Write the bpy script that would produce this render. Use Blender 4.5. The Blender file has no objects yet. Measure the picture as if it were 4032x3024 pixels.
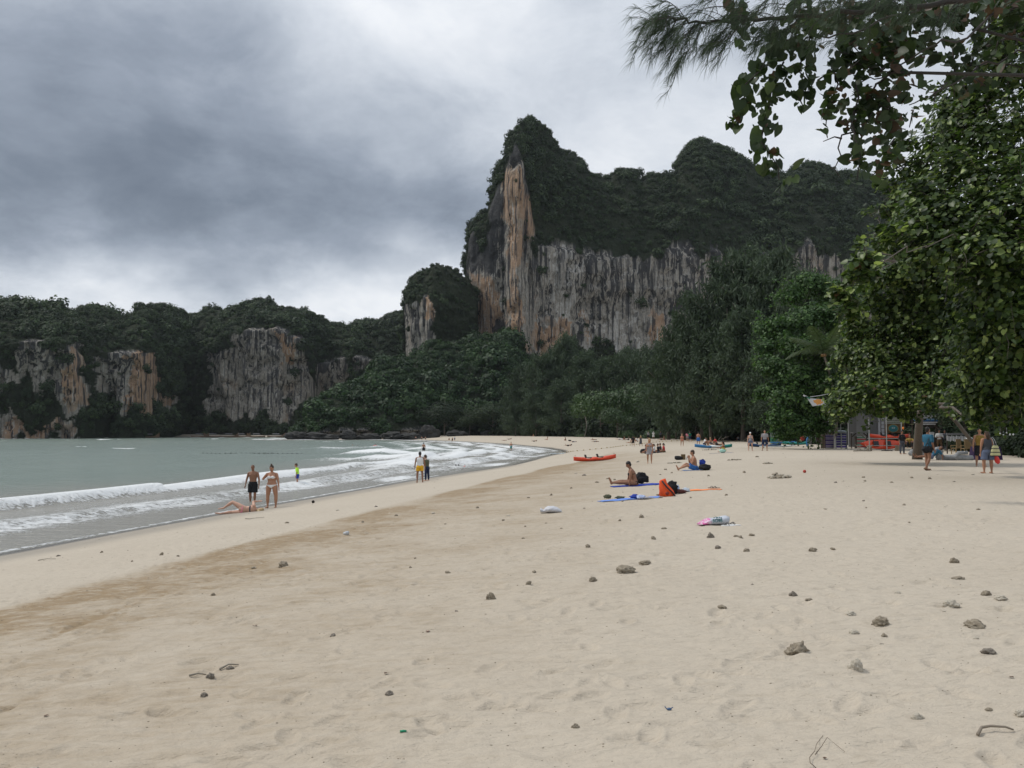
import bpy, bmesh, math, random
import numpy as np
from mathutils import Vector, Matrix, Euler
R = math.radians
rng = np.random.default_rng(7)
random.seed(7)
scn = bpy.context.scene
COL = scn.collection

# ------------------------------------------------------------------ camera
F = 3263.0; CX, CY = 2016.0, 1512.0          # focal length and centre of the photograph, in its own pixels
TILT = math.atan((1700 - 1512) / F)
CAMZ = 1.6
cam_d = bpy.data.cameras.new('camera'); cam = bpy.data.objects.new('camera', cam_d); COL.objects.link(cam)
cam_d.sensor_width = 36.0; cam_d.lens = F / 4032 * 36.0
cam_d.clip_start = 0.05; cam_d.clip_end = 6000
cam.location = (0, 0, CAMZ); cam.rotation_euler = (R(90) + TILT, 0, 0)
scn.camera = cam

# ------------------------------------------------------------------ light
SUN_EL, SUN_AZ = R(54), R(-72)                # azimuth from +Y towards +X: the sun stands to the left, out at sea, behind cloud
world = bpy.data.worlds.new('World'); scn.world = world; world.use_nodes = True
sun_d = bpy.data.lights.new('sun', 'SUN'); sun = bpy.data.objects.new('sun', sun_d); COL.objects.link(sun)
sun_d.energy = 2.0; sun_d.angle = R(8); sun_d.color = (1.0, 0.95, 0.88)
_sd = Vector((math.cos(SUN_EL) * math.sin(SUN_AZ), math.cos(SUN_EL) * math.cos(SUN_AZ), math.sin(SUN_EL)))
sun.rotation_euler = _sd.to_track_quat('Z', 'Y').to_euler()
scn.view_settings.view_transform = 'Standard'; scn.view_settings.look = 'None'
scn.view_settings.gamma = 1.0; scn.view_settings.exposure = -0.1; scn.view_settings.use_curve_mapping = False
scn.render.engine = 'CYCLES'
cy = scn.cycles
cy.use_denoising = True; cy.max_bounces = 6; cy.diffuse_bounces = 2; cy.glossy_bounces = 2
cy.transmission_bounces = 4; cy.transparent_max_bounces = 8; cy.volume_bounces = 0
cy.caustics_reflective = False; cy.caustics_refractive = False

class NT:
    """small helper to write node trees"""
    def __init__(s, tree): s.t = tree; s.n = tree.nodes; s.l = tree.links
    def __call__(s, kind, _out=None, **kw):
        n = s.n.new(kind)
        ins = kw.pop('ins', {})
        for k, v in kw.items(): setattr(n, k, v)
        for k, v in ins.items(): s.put(n.inputs[k], v)
        return n
    def put(s, sock, v):
        if hasattr(v, 'is_linked') or isinstance(v, bpy.types.NodeSocket): s.l.new(v, sock)
        elif v is not None:
            if hasattr(sock.default_value, '__len__') and not hasattr(v, '__len__'): v = [v] * len(sock.default_value)
            if hasattr(sock.default_value, '__len__') and len(sock.default_value) == 4 and len(v) == 3: v = (*v, 1)
            sock.default_value = v
    def m(s, op, a, b=None, c=None, clamp=False):
        n = s.n.new('ShaderNodeMath'); n.operation = op; n.use_clamp = clamp
        s.put(n.inputs[0], a)
        if b is not None: s.put(n.inputs[1], b)
        if c is not None: s.put(n.inputs[2], c)
        return n.outputs[0]
    def vm(s, op, a, b=None):
        n = s.n.new('ShaderNodeVectorMath'); n.operation = op
        s.put(n.inputs[0], a)
        if b is not None: s.put(n.inputs[1], b)
        return n.outputs[0]
    def mix(s, f, a, b, mode='MIX'):
        n = s.n.new('ShaderNodeMix'); n.data_type = 'RGBA'; n.blend_type = mode; n.clamp_factor = True
        s.put(n.inputs[0], f); s.put(n.inputs[6], a); s.put(n.inputs[7], b)
        return n.outputs[2]
    def ramp(s, f, stops, interp='LINEAR'):
        n = s.n.new('ShaderNodeValToRGB'); cr = n.color_ramp; cr.interpolation = interp
        while len(cr.elements) > len(stops): cr.elements.remove(cr.elements[-1])
        while len(cr.elements) < len(stops): cr.elements.new(0.5)
        for e, (p, c) in zip(cr.elements, stops):
            e.position = p
            if not hasattr(c, '__len__'): c = (c, c, c)
            e.color = (*c, 1) if len(c) == 3 else c
        s.put(n.inputs[0], f); return n.outputs[0]
    def noise(s, vec, scale, detail=4, rough=0.55, dist=0.0, out=0):
        n = s.n.new('ShaderNodeTexNoise'); n.inputs['Scale'].default_value = scale
        n.inputs['Detail'].default_value = detail; n.inputs['Roughness'].default_value = rough; n.inputs['Distortion'].default_value = dist
        if vec is not None: s.l.new(vec, n.inputs['Vector'])
        return n.outputs[out]
    def mapv(s, vec, scale=(1, 1, 1), rot=(0, 0, 0), loc=(0, 0, 0)):
        n = s.n.new('ShaderNodeMapping'); n.inputs['Scale'].default_value = scale; n.inputs['Rotation'].default_value = rot; n.inputs['Location'].default_value = loc
        s.l.new(vec, n.inputs['Vector']); return n.outputs[0]

def build_sky():
    T = NT(world.node_tree); T.n.clear()
    out = T('ShaderNodeOutputWorld'); bg = T('ShaderNodeBackground'); T.l.new(bg.outputs[0], out.inputs[0])
    sky = T('ShaderNodeTexSky'); sky.sky_type = 'NISHITA'; sky.sun_disc = False
    sky.sun_elevation = SUN_EL; sky.sun_rotation = SUN_AZ; sky.air_density = 1.0; sky.dust_density = 3.0
    tc = T('ShaderNodeTexCoord').outputs['Generated']
    sep = T('ShaderNodeSeparateXYZ'); T.l.new(tc, sep.inputs[0]); x, y, z = sep.outputs
    az = T.m('ARCTAN2', x, y); el = T.m('ARCSINE', z)
    # cloud sheet seen in perspective: direction projected on a plane above
    zz = T.m('ADD', T.m('MAXIMUM', z, 0.0), 0.17)
    cp = T('ShaderNodeCombineXYZ', ins={0: T.m('DIVIDE', x, zz), 1: T.m('DIVIDE', y, zz), 2: 0.0}).outputs[0]
    n1 = T.noise(cp, 0.55, 4, 0.5, 0.2); n2 = T.noise(cp, 1.3, 6, 0.55, 0.0); n3 = T.noise(T.mapv(tc, (1, 1, 1.8)), 5.6, 9, 0.64, 0.25)
    wv = T.noise(tc, 3.1, 3, 0.5, 0.0); wv2 = T.noise(T.mapv(tc, (1, 1, 1), (0, 0, 0), (5, 3, 1)), 3.7, 3, 0.5)
    az2 = T.m('MULTIPLY_ADD', T.m('SUBTRACT', wv, 0.5), 0.5, az); el2 = T.m('MULTIPLY_ADD', T.m('SUBTRACT', wv2, 0.5), 0.22, el)
    def blob(a, e, wa, we, tilt=0.0, A=az2, E=el2):
        da = T.m('SUBTRACT', A, a)
        de = T.m('SUBTRACT', T.m('SUBTRACT', E, e), T.m('MULTIPLY', da, tilt))
        q = T.m('ADD', T.m('POWER', T.m('DIVIDE', T.m('ABSOLUTE', da), wa), 2.0), T.m('POWER', T.m('DIVIDE', T.m('ABSOLUTE', de), we), 2.0))
        return T.m('EXPONENT', T.m('MULTIPLY', q, -1.0))
    v = T.m('MULTIPLY_ADD', T.m('SUBTRACT', n1, 0.5), 0.50, 0.635)
    v = T.m('MULTIPLY_ADD', T.m('SUBTRACT', n2, 0.5), 0.16, v)
    v = T.m('MULTIPLY_ADD', T.m('SUBTRACT', n3, 0.5), 0.62, v)
    n4 = T.noise(T.mapv(tc, (1, 1, 1.9), (0, 0, 0), (2, 7, 3)), 9.0, 7, 0.60, 0.1); v = T.m('MULTIPLY_ADD', T.m('SUBTRACT', T.ramp(n4, [(0.40, 0), (0.60, 1)]), 0.5), T.m('MULTIPLY_ADD', T.m('EXPONENT', T.m('MULTIPLY', T.m('ABSOLUTE', T.m('SUBTRACT', z, 0.12)), -9.0)), 0.16, 0.03), v)
    for k, b in ((-0.37, blob(-0.50, 0.265, 0.30, 0.085)), (-0.24, blob(-0.15, 0.255, 0.26, 0.06, -0.1)), (-0.16, blob(-0.62, 0.40, 0.4, 0.10)),
                 (0.38, blob(-0.20, 0.125, 0.24, 0.045)), (0.16, blob(-0.55, 0.125, 0.2, 0.03)), (0.34, blob(-0.12, 0.50, 0.16, 0.09)),
                 (0.15, blob(0.20, 0.32, 0.2, 0.10)), (0.04, blob(0.0, 0.42, 0.2, 0.10)), (0.18, blob(-0.42, 0.50, 0.12, 0.06)), (0.12, blob(0.5, 0.30, 0.3, 0.2))):
        v = T.m('MULTIPLY_ADD', b, k, v)
    col = T.ramp(v, [(0.0, (0.14, 0.172, 0.225)), (0.20, (0.21, 0.252, 0.315)), (0.40, (0.335, 0.385, 0.465)), (0.58, (0.52, 0.575, 0.655)), (0.78, (0.76, 0.81, 0.88)), (1.0, (1.0, 1.03, 1.07))])
    # an overcast sky grows brighter towards the zenith
    zen = T.m('MULTIPLY_ADD', T.m('SMOOTH_MAX', T.m('SUBTRACT', z, 0.5), 0.0, 0.2), 1.5, 1.0)
    colz = T.vm('MULTIPLY', col, T('ShaderNodeCombineXYZ', ins={0: zen, 1: zen, 2: zen}).outputs[0])
    clear = T.vm('MULTIPLY', sky.outputs[0], (0.10, 0.10, 0.10))
    fin = T.mix(0.92, clear, colz)
    T.l.new(fin, bg.inputs[0]); bg.inputs[1].default_value = 1.0
build_sky()

# ------------------------------------------------------------------ noise
def _h(ix, iy, iz):
    h = (ix.astype(np.int64) * 374761393 + iy.astype(np.int64) * 668265263 + iz.astype(np.int64) * 2147483647 % 998244353) & 0xffffffff
    h = ((h ^ (h >> 13)) * 1274126177) & 0xffffffff
    h = (h ^ (h >> 16)) * 2246822519 & 0xffffffff
    return ((h ^ (h >> 15)) & 0xffffff) / float(0xffffff)
def vnoise(x, y, z=None):
    x = np.asarray(x, float); y = np.asarray(y, float); z = np.zeros_like(x) if z is None else np.asarray(z, float) + np.zeros_like(x)
    ix, iy, iz = np.floor(x), np.floor(y), np.floor(z)
    fx, fy, fz = x - ix, y - iy, z - iz
    ix, iy, iz = ix.astype(np.int64), iy.astype(np.int64), iz.astype(np.int64)
    fx = fx * fx * (3 - 2 * fx); fy = fy * fy * (3 - 2 * fy); fz = fz * fz * (3 - 2 * fz)
    r = 0
    for a in (0, 1):
        for b in (0, 1):
            for c in (0, 1):
                w = (fx if a else 1 - fx) * (fy if b else 1 - fy) * (fz if c else 1 - fz)
                r = r + w * _h(ix + a, iy + b, iz + c)
    return r * 2 - 1
def fbm(x, y, z=None, o=4, g=0.5, l=2.03):
    r = 0; a = 1; s = 0
    z = 0 * np.asarray(x, float) if z is None else z
    for i in range(o):
        r = r + a * vnoise(x + i * 17.3, y + i * 9.1, z + i * 5.7); s += a; a *= g; x = x * l; y = y * l; z = z * l
    return r / s
def sstep(a, b, x):
    t = np.clip((x - a) / (b - a), 0, 1); return t * t * (3 - 2 * t)

# ------------------------------------------------------------------ from the photograph to the place
cT, sT = math.cos(TILT), math.sin(TILT)
def ray(px, py):
    u = (np.asarray(px, float) - CX) / F; v = (CY - np.asarray(py, float)) / F
    return u, cT - v * sT, sT + v * cT
def P(px, py, Y):
    """point at depth Y along +Y seen at pixel px, py"""
    dx, dy, dz = ray(px, py); t = Y / dy
    return dx * t, Y + 0 * t, CAMZ + dz * t
def PV(px, py, Y):
    a = P(px, py, Y); return Vector((float(a[0]), float(a[1]), float(a[2])))

SEA = -1.55
SHORE = np.array([(-21, -60), (-18.3, -5), (-16.8, 5), (-15.3, 13), (-13.3, 21.6), (-12.2, 27.2), (-11.1, 32.7), (-9.3, 41.1), (-6.3, 55), (-3.8, 64.6), (-0.3, 78),
    (4.5, 108), (7.6, 124), (8.3, 140), (6.6, 161), (-0.7, 206), (-15, 262), (-40, 325), (-86, 321), (-93, 335), (-92, 420), (-104, 455), (-125, 466), (-175, 470), (-198, 466), (-214, 420), (-229, 356), (-290, 330), (-700, 300)], float)
LAND = np.vstack([SHORE, [(-700, 2500), (2500, 2500), (2500, -60)]])
def inside(x, y, poly):
    c = np.zeros(np.shape(x), bool); n = len(poly); j = n - 1
    for i in range(n):
        xi, yi = poly[i]; xj, yj = poly[j]
        k = ((yi > y) != (yj > y)) & (x < (xj - xi) * (y - yi) / (yj - yi + 1e-12) + xi)
        c ^= k; j = i
    return c
def shore_sd(x, y):
    x = np.asarray(x, float); y = np.asarray(y, float); d = np.full(x.shape, 1e9)
    for i in range(len(SHORE) - 1):
        a, b = SHORE[i], SHORE[i + 1]; ab = b - a
        t = np.clip(((x - a[0]) * ab[0] + (y - a[1]) * ab[1]) / (ab @ ab), 0, 1)
        d = np.minimum(d, np.hypot(x - a[0] - t * ab[0], y - a[1] - t * ab[1]))
    return np.where(inside(x, y, LAND), d, -d)
def ground(x, y, sd=None, fine=False):
    x = np.asarray(x, float); y = np.asarray(y, float)
    if sd is None: sd = shore_sd(x, y)
    h = np.where(sd > 0, SEA * (1 - np.clip(sd / 25, 0, 1)) ** 1.6, SEA + np.maximum(sd * 0.075, -4))
    w = sstep(1.0, 9, sd)
    h = h + w * 0.05 * fbm(x * 0.16, y * 0.16, o=3) * np.clip(1.2 - y / 80, 0.15, 1)
    return h
def G(px, py, extra=0.0):
    """where the line of sight through a pixel meets the sand"""
    dx, dy, dz = [float(a) for a in ray(px, py)]
    lo, hi = 1.0, 900.0
    t = np.concatenate([np.linspace(1, 30, 600), np.geomspace(30.01, 900, 1500)])
    g = ground(dx * t, dy * t); below = (CAMZ + dz * t) <= g + extra
    i = int(np.argmax(below)) if below.any() else len(t) - 1
    t0, t1 = (t[i - 1], t[i]) if i else (t[0], t[0])
    for _ in range(12):
        m = (t0 + t1) / 2; X, Y = dx * m, dy * m
        if CAMZ + dz * m <= float(ground(X, Y)) + extra: t1 = m
        else: t0 = m
    X, Y = dx * t1, dy * t1
    return Vector((X, Y, float(ground(X, Y))))
def gz(x, y): return float(ground(np.array(float(x)), np.array(float(y))))

# ------------------------------------------------------------------ objects
def tag(o, label=None, cat=None, group=None, kind=None):
    if label: o['label'] = label
    if cat: o['category'] = cat
    if group: o['group'] = group
    if kind: o['kind'] = kind
    return o
def empty(name, loc=(0, 0, 0), rz=0.0, **kw):
    o = bpy.data.objects.new(name, None); COL.objects.link(o); o.location = loc; o.rotation_euler = (0, 0, rz); o.empty_display_size = 0.2
    return tag(o, **kw)
def link(name, me, parent=None, **kw):
    o = bpy.data.objects.new(name, me); COL.objects.link(o)
    if parent is not None: o.parent = parent
    return tag(o, **kw)
def mesh_np(name, V, Fc, mats=(), smooth=False, attrs=None, fmat=None):
    """V (n,3); Fc (m,k) array or list of arrays with k of 3 or 4"""
    V = np.asarray(V, np.float32); me = bpy.data.meshes.new(name)
    if not isinstance(Fc, (list, tuple)): Fc = [Fc]
    Fc = [np.asarray(f, np.int32) for f in Fc if len(f)]
    me.vertices.add(len(V)); me.vertices.foreach_set('co', V.ravel())
    nl = sum(f.size for f in Fc); npoly = sum(len(f) for f in Fc)
    me.loops.add(nl); me.loops.foreach_set('vertex_index', np.concatenate([f.ravel() for f in Fc]))
    starts = []; s = 0
    for f in Fc: starts.append(s + np.arange(len(f)) * f.shape[1]); s += f.size
    me.polygons.add(npoly); me.polygons.foreach_set('loop_start', np.concatenate(starts).astype(np.int32))
    if smooth: me.polygons.foreach_set('use_smooth', np.ones(npoly, bool))
    if fmat is not None: me.polygons.foreach_set('material_index', np.asarray(fmat, np.int32))
    for k, a in (attrs or {}).items():
        at = me.attributes.new(k, 'FLOAT', 'POINT'); at.data.foreach_set('value', np.asarray(a, np.float32).ravel())
    for m in mats: me.materials.append(m)
    me.update(calc_edges=True)
    return me
def grid_faces(nr, nc, wrap=False):
    r = np.arange(nr - 1)[:, None]; c = np.arange(nc if wrap else nc - 1)[None, :]
    c2 = (c + 1) % nc
    return np.stack([r * nc + c, r * nc + c2, (r + 1) * nc + c2, (r + 1) * nc + c], -1).reshape(-1, 4)

# ------------------------------------------------------------------ materials
MATS = {}
def material(name, fn):
    if name not in MATS:
        m = bpy.data.materials.new(name); m.use_nodes = True; T = NT(m.node_tree); T.n.clear()
        out = T('ShaderNodeOutputMaterial'); fn(T, out); MATS[name] = m
    return MATS[name]
def prin(T, out, **ins):
    b = T('ShaderNodeBsdfPrincipled')
    for k, v in ins.items(): T.put(b.inputs[k.replace('_', ' ')], v)
    T.l.new(b.outputs[0], out.inputs[0]); return b
def plain(name, col, rough=0.6, var=0.12, scale=6.0, bump=0.0, metal=0.0, spec=0.4):
    """a material of one colour with faint mottling and wear"""
    def fn(T, out):
        tc = T('ShaderNodeTexCoord').outputs['Object']
        n = T.noise(tc, scale, 5, 0.6)
        c = T.mix(n, [max(0, a * (1 - var)) for a in col], [min(1, a * (1 + var)) for a in col])
        b = prin(T, out, Base_Color=c, Roughness=T.m('MULTIPLY_ADD', n, 0.2, rough - 0.1), Metallic=metal)
        b.inputs['Specular IOR Level'].default_value = spec
        if bump:
            bn = T('ShaderNodeBump', ins={'Height': T.noise(tc, scale * 6, 4), 'Strength': bump, 'Distance': 0.01})
            T.l.new(bn.outputs[0], b.inputs['Normal'])
    return material(name, fn)
# ================================================================== the sand
def sand_mat(T, out):
    tc = T('ShaderNodeTexCoord').outputs['Object']
    damp = T('ShaderNodeAttribute', attribute_name='damp').outputs['Fac']
    wet = T('ShaderNodeAttribute', attribute_name='wet').outputs['Fac']
    n = T.noise(tc, 0.35, 5, 0.6); n2 = T.noise(tc, 9.0, 5, 0.65); n3 = T.noise(tc, 160.0, 2, 0.7)
    dry = T.mix(n, (0.455, 0.392, 0.308), (0.530, 0.466, 0.374))
    brown = T.mix(n2, (0.215, 0.150, 0.085), (0.360, 0.270, 0.165))
    n5 = T.noise(T.mapv(tc, (1.0, 2.6, 1), (0, 0, R(-14))), 2.4, 6, 0.7)
    c = T.mix(T.m('MULTIPLY', damp, T.m('MULTIPLY_ADD', T.ramp(n5, [(0.35, 0), (0.65, 1)]), 0.9, 0.45), None, True), dry, brown)
    c = T.mix(T.m('MULTIPLY', T.ramp(n5, [(0.56, 0), (0.72, 1)]), 0.30), c, (0.30, 0.245, 0.17))
    c = T.mix(T.ramp(n2, [(0.33, 0.22), (0.5, 0.0)]), c, (0.30, 0.25, 0.19))
    c = T.mix(T.m('MULTIPLY', T.ramp(n3, [(0.60, 0), (0.78, 1)]), 0.5), c, (0.20, 0.16, 0.12))
    c = T.mix(wet, c, (0.115, 0.105, 0.090))
    b = prin(T, out, Base_Color=c, Roughness=T.m('MULTIPLY_ADD', wet, -0.62, 0.92))
    b.inputs['Specular IOR Level'].default_value = 0.25
    # wind ripples, scuffs and grains
    rip = T.noise(T.mapv(tc, (4.2, 13.0, 1), (0, 0, R(-17))), 1.0, 4, 0.6, 0.5)
    sc = T.noise(T.mapv(tc, (1, 1.6, 1), (0, 0, R(-12))), 8.5, 4, 0.6)
    gr = T.noise(tc, 60.0, 3, 0.7)
    dn = T.noise(T.mapv(tc, (1, 1.5, 1), (0, 0, R(-20)), (4, 1, 0)), 2.6, 5, 0.62, 0.5)
    h = T.m('ADD', T.m('MULTIPLY', rip, 0.030), T.m('ADD', T.m('MULTIPLY', sc, 0.022), T.m('ADD', T.m('MULTIPLY', dn, 0.028), T.m('MULTIPLY', gr, 0.005))))
    h = T.m('MULTIPLY', h, T.m('SUBTRACT', 1.0, T.m('MULTIPLY', wet, 0.95)))
    bn = T('ShaderNodeBump', ins={'Height': h, 'Strength': 1.0, 'Distance': 1.0}); T.l.new(bn.outputs[0], b.inputs['Normal'])
M_SAND = material('sand', sand_mat)

def build_sand():
    ang = np.concatenate([np.linspace(-100, -37, 40)[:-1], np.linspace(-37, 37, 520), np.linspace(37, 100, 40)[1:]])
    r = [0.4]
    while r[-1] < 1500:
        k = r[-1]; r.append(k * (1.15 if k < 2.6 else 1.0048 if k < 13 else 1.009 if k < 60 else 1.02 if k < 500 else 1.06))
    r = np.array(r); A, Rr = np.meshgrid(np.radians(ang), r)
    x = (np.sin(A) * Rr).ravel(); y = (np.cos(A) * Rr).ravel()
    sd = shore_sd(x, y); h = ground(x, y, sd)
    dist = np.hypot(x, y); w = sstep(1.5, 7, sd); near = np.clip(1.25 - dist / 45, 0, 1)
    # wind ripples and trampled ground, as relief
    a = R(-16); u = x * math.cos(a) + y * math.sin(a); v = -x * math.sin(a) + y * math.cos(a)
    rr = fbm(u * 2.1, v * 7.5, o=3); rr = np.abs(rr)
    h += w * near * (0.018 * fbm(x * 1.1, y * 1.5, o=3) - 0.040 * rr)
    # footprints: shallow dents with a raised rim, in a few walked lines and strewn about
    pts = []
    q = np.random.default_rng(3)
    for _ in range(60):
        p = np.array([q.uniform(-9, 12), q.uniform(3, 26)]); hd = q.uniform(-0.5, 3.6)
        for k in range(q.integers(8, 34)):
            hd += q.normal(0, 0.08); p = p + 0.62 * np.array([math.cos(hd), math.sin(hd)])
            s = 0.09 * (1 if k % 2 else -1); pts.append((p[0] - s * math.sin(hd), p[1] + s * math.cos(hd), hd))
    for _ in range(1500): pts.append((q.uniform(-9, 16), 3 + 24 * q.random() ** 1.3, q.uniform(0, 3.14)))
    order = np.argsort(y); ys = y[order]
    for (fx, fy, hd) in pts:
        i0, i1 = np.searchsorted(ys, fy - 0.35), np.searchsorted(ys, fy + 0.35)
        idx = order[i0:i1]; dx = x[idx] - fx; dy = y[idx] - fy
        k = np.abs(dx) < 0.35; idx = idx[k]; dx = dx[k]; dy = dy[k]
        l = dx * math.cos(hd) + dy * math.sin(hd); t = -dx * math.sin(hd) + dy * math.cos(hd)
        q2 = ((l / 0.14) ** 2 + (t / 0.062) ** 2) ** 1.5
        h[idx] += w[idx] * (-0.024 * np.exp(-q2) + 0.010 * np.exp(-((q2 ** 0.333 - 1.35) / 0.3) ** 2))
    # damp brown band left by the last high water, with the ragged dark edge and wheel tracks
    along = y + 0.25 * x
    n1 = fbm(sd * 0.5, along * 0.12, o=4); n2 = fbm(x * 0.9, y * 0.9, o=4)
    e = sd + 0.9 * n1
    band = sstep(8.0, 8.9, e) * (1 - 0.45 * sstep(9.8, 12.0, e) - 0.55 * sstep(12.5, 18.0, e)) * (0.75 + 0.65 * n2)
    dark = 1.5 * np.exp(-((e - 8.9) / 0.42) ** 2) * sstep(-0.25, 0.25, fbm(sd * 0.3, along * 0.3 + 9, o=3) + 0.1)
    far = 1 - sstep(60, 110, y)
    damp = np.clip(band * 1.0 + dark * 1.1, 0, 1) * far
    for off, wd in ((10.9, 0.09), (12.2, 0.09), (11.5, 0.06)):
        tr = sd + 0.11 * (y - 8) + 0.25 * fbm(x * 0.2, y * 0.2 + off, o=2)
        g = np.exp(-((tr - off) / wd) ** 2) * sstep(-0.35, 0.2, n2 + 0.3) * (y < 22) * (y > 3)
        damp = np.clip(damp + 0.5 * g * sstep(-0.2, 0.3, n1), 0, 1); h -= 0.015 * g
    wet = np.clip(1 - sstep(0.35, 1.3, sd + 0.30 * fbm(along * 0.18, sd * 0.2, o=3)) , 0, 1)
    wet = np.maximum(wet, 0.42 * (1 - sstep(1.5, 3.2, sd)) * (y < 75))
    global SANDGRID; SANDGRID = (ang, r, h.reshape(len(r), len(ang)))
    me = mesh_np('sand', np.stack([x, y, h], -1), grid_faces(len(r), len(ang)), [M_SAND], smooth=True, attrs={'damp': damp, 'wet': wet})
    return link('ground', me, label='pale sandy beach with a damp brown band, scuffs and footprints', kind='structure')
GROUND = build_sand()
def gzv(x, y):
    """height of the sand as built, prints and ripples included"""
    ang, r, Hh = SANDGRID; x = np.ravel(np.asarray(x, float)); y = np.ravel(np.asarray(y, float))
    a = np.interp(np.degrees(np.arctan2(x, y)), ang, np.arange(len(ang))); b = np.interp(np.hypot(x, y), r, np.arange(len(r)))
    i = np.clip(a.astype(int), 0, len(ang) - 2); j = np.clip(b.astype(int), 0, len(r) - 2); u = a - i; v = b - j
    return (Hh[j, i] * (1 - u) + Hh[j, i + 1] * u) * (1 - v) + (Hh[j + 1, i] * (1 - u) + Hh[j + 1, i + 1] * u) * v
def gz(x, y): return float(gzv(x, y)[0])
_G = G
def G(px, py, extra=0.0):
    p = _G(px, py, extra); p.z = gz(p.x, p.y); return p

# ================================================================== the sea
def sea_mat(T, out):
    tc = T('ShaderNodeTexCoord').outputs['Object']
    foam = T('ShaderNodeAttribute', attribute_name='foam').outputs['Fac']
    silt = T('ShaderNodeAttribute', attribute_name='silt').outputs['Fac']
    st = T.mapv(tc, (0.85, 1.15, 1), (0, 0, R(12)))
    n = T.noise(st, 1.7, 6, 0.66, 0.6); nf = T.noise(st, 7.0, 5, 0.7, 0.3)
    lace = T.noise(st, 2.6, 8, 0.72, 1.4); vo = T('ShaderNodeTexVoronoi', feature='DISTANCE_TO_EDGE'); vo.inputs['Scale'].default_value = 1.6; T.l.new(T.vm('ADD', st, T.vm('MULTIPLY', T.noise(st, 1.3, 4, 0.6, 0, 1), (0.9, 0.9, 0.9))), vo.inputs['Vector'])
    cell = T.ramp(vo.outputs['Distance'], [(0.0, 0.62), (0.28, 0.36)])
    mixn = T.m('MULTIPLY_ADD', lace, 0.55, T.m('MULTIPLY_ADD', nf, 0.25, T.m('MULTIPLY', cell, 0.20)))
    f = T.m('ADD', foam, T.m('MULTIPLY', T.m('SUBTRACT', mixn, 0.5), 3.4))
    f = T.ramp(T.m('MULTIPLY', f, T.ramp(foam, [(0.02, 0), (0.12, 1)])), [(0.42, 0), (0.60, 0.75), (0.85, 1)])
    base = T.mix(silt, (0.185, 0.228, 0.195), (0.250, 0.240, 0.205))
    base = T.mix(T.noise(tc, 0.03, 4), base, T.mix(silt, (0.225, 0.270, 0.230), (0.295, 0.283, 0.245)))
    c = T.mix(f, base, (0.80, 0.81, 0.80))
    b = prin(T, out, Base_Color=c, Roughness=T.m('MULTIPLY_ADD', f, 0.6, 0.22), IOR=1.333)
    b.inputs['Specular IOR Level'].default_value = 0.45
    w1 = T.noise(T.mapv(tc, (0.35, 1.2, 1), (0, 0, R(8))), 1.6, 5, 0.62); w2 = T.noise(tc, 5.0, 4, 0.6)
    h = T.m('ADD', T.m('MULTIPLY', w1, 0.30), T.m('ADD', T.m('MULTIPLY', w2, 0.05), T.m('MULTIPLY', T.m('MULTIPLY', nf, f), 0.12)))
    bn = T('ShaderNodeBump', ins={'Height': h, 'Strength': 0.8, 'Distance': 1.0}); T.l.new(bn.outputs[0], b.inputs['Normal'])
M_SEA = material('sea_water', sea_mat)

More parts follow.
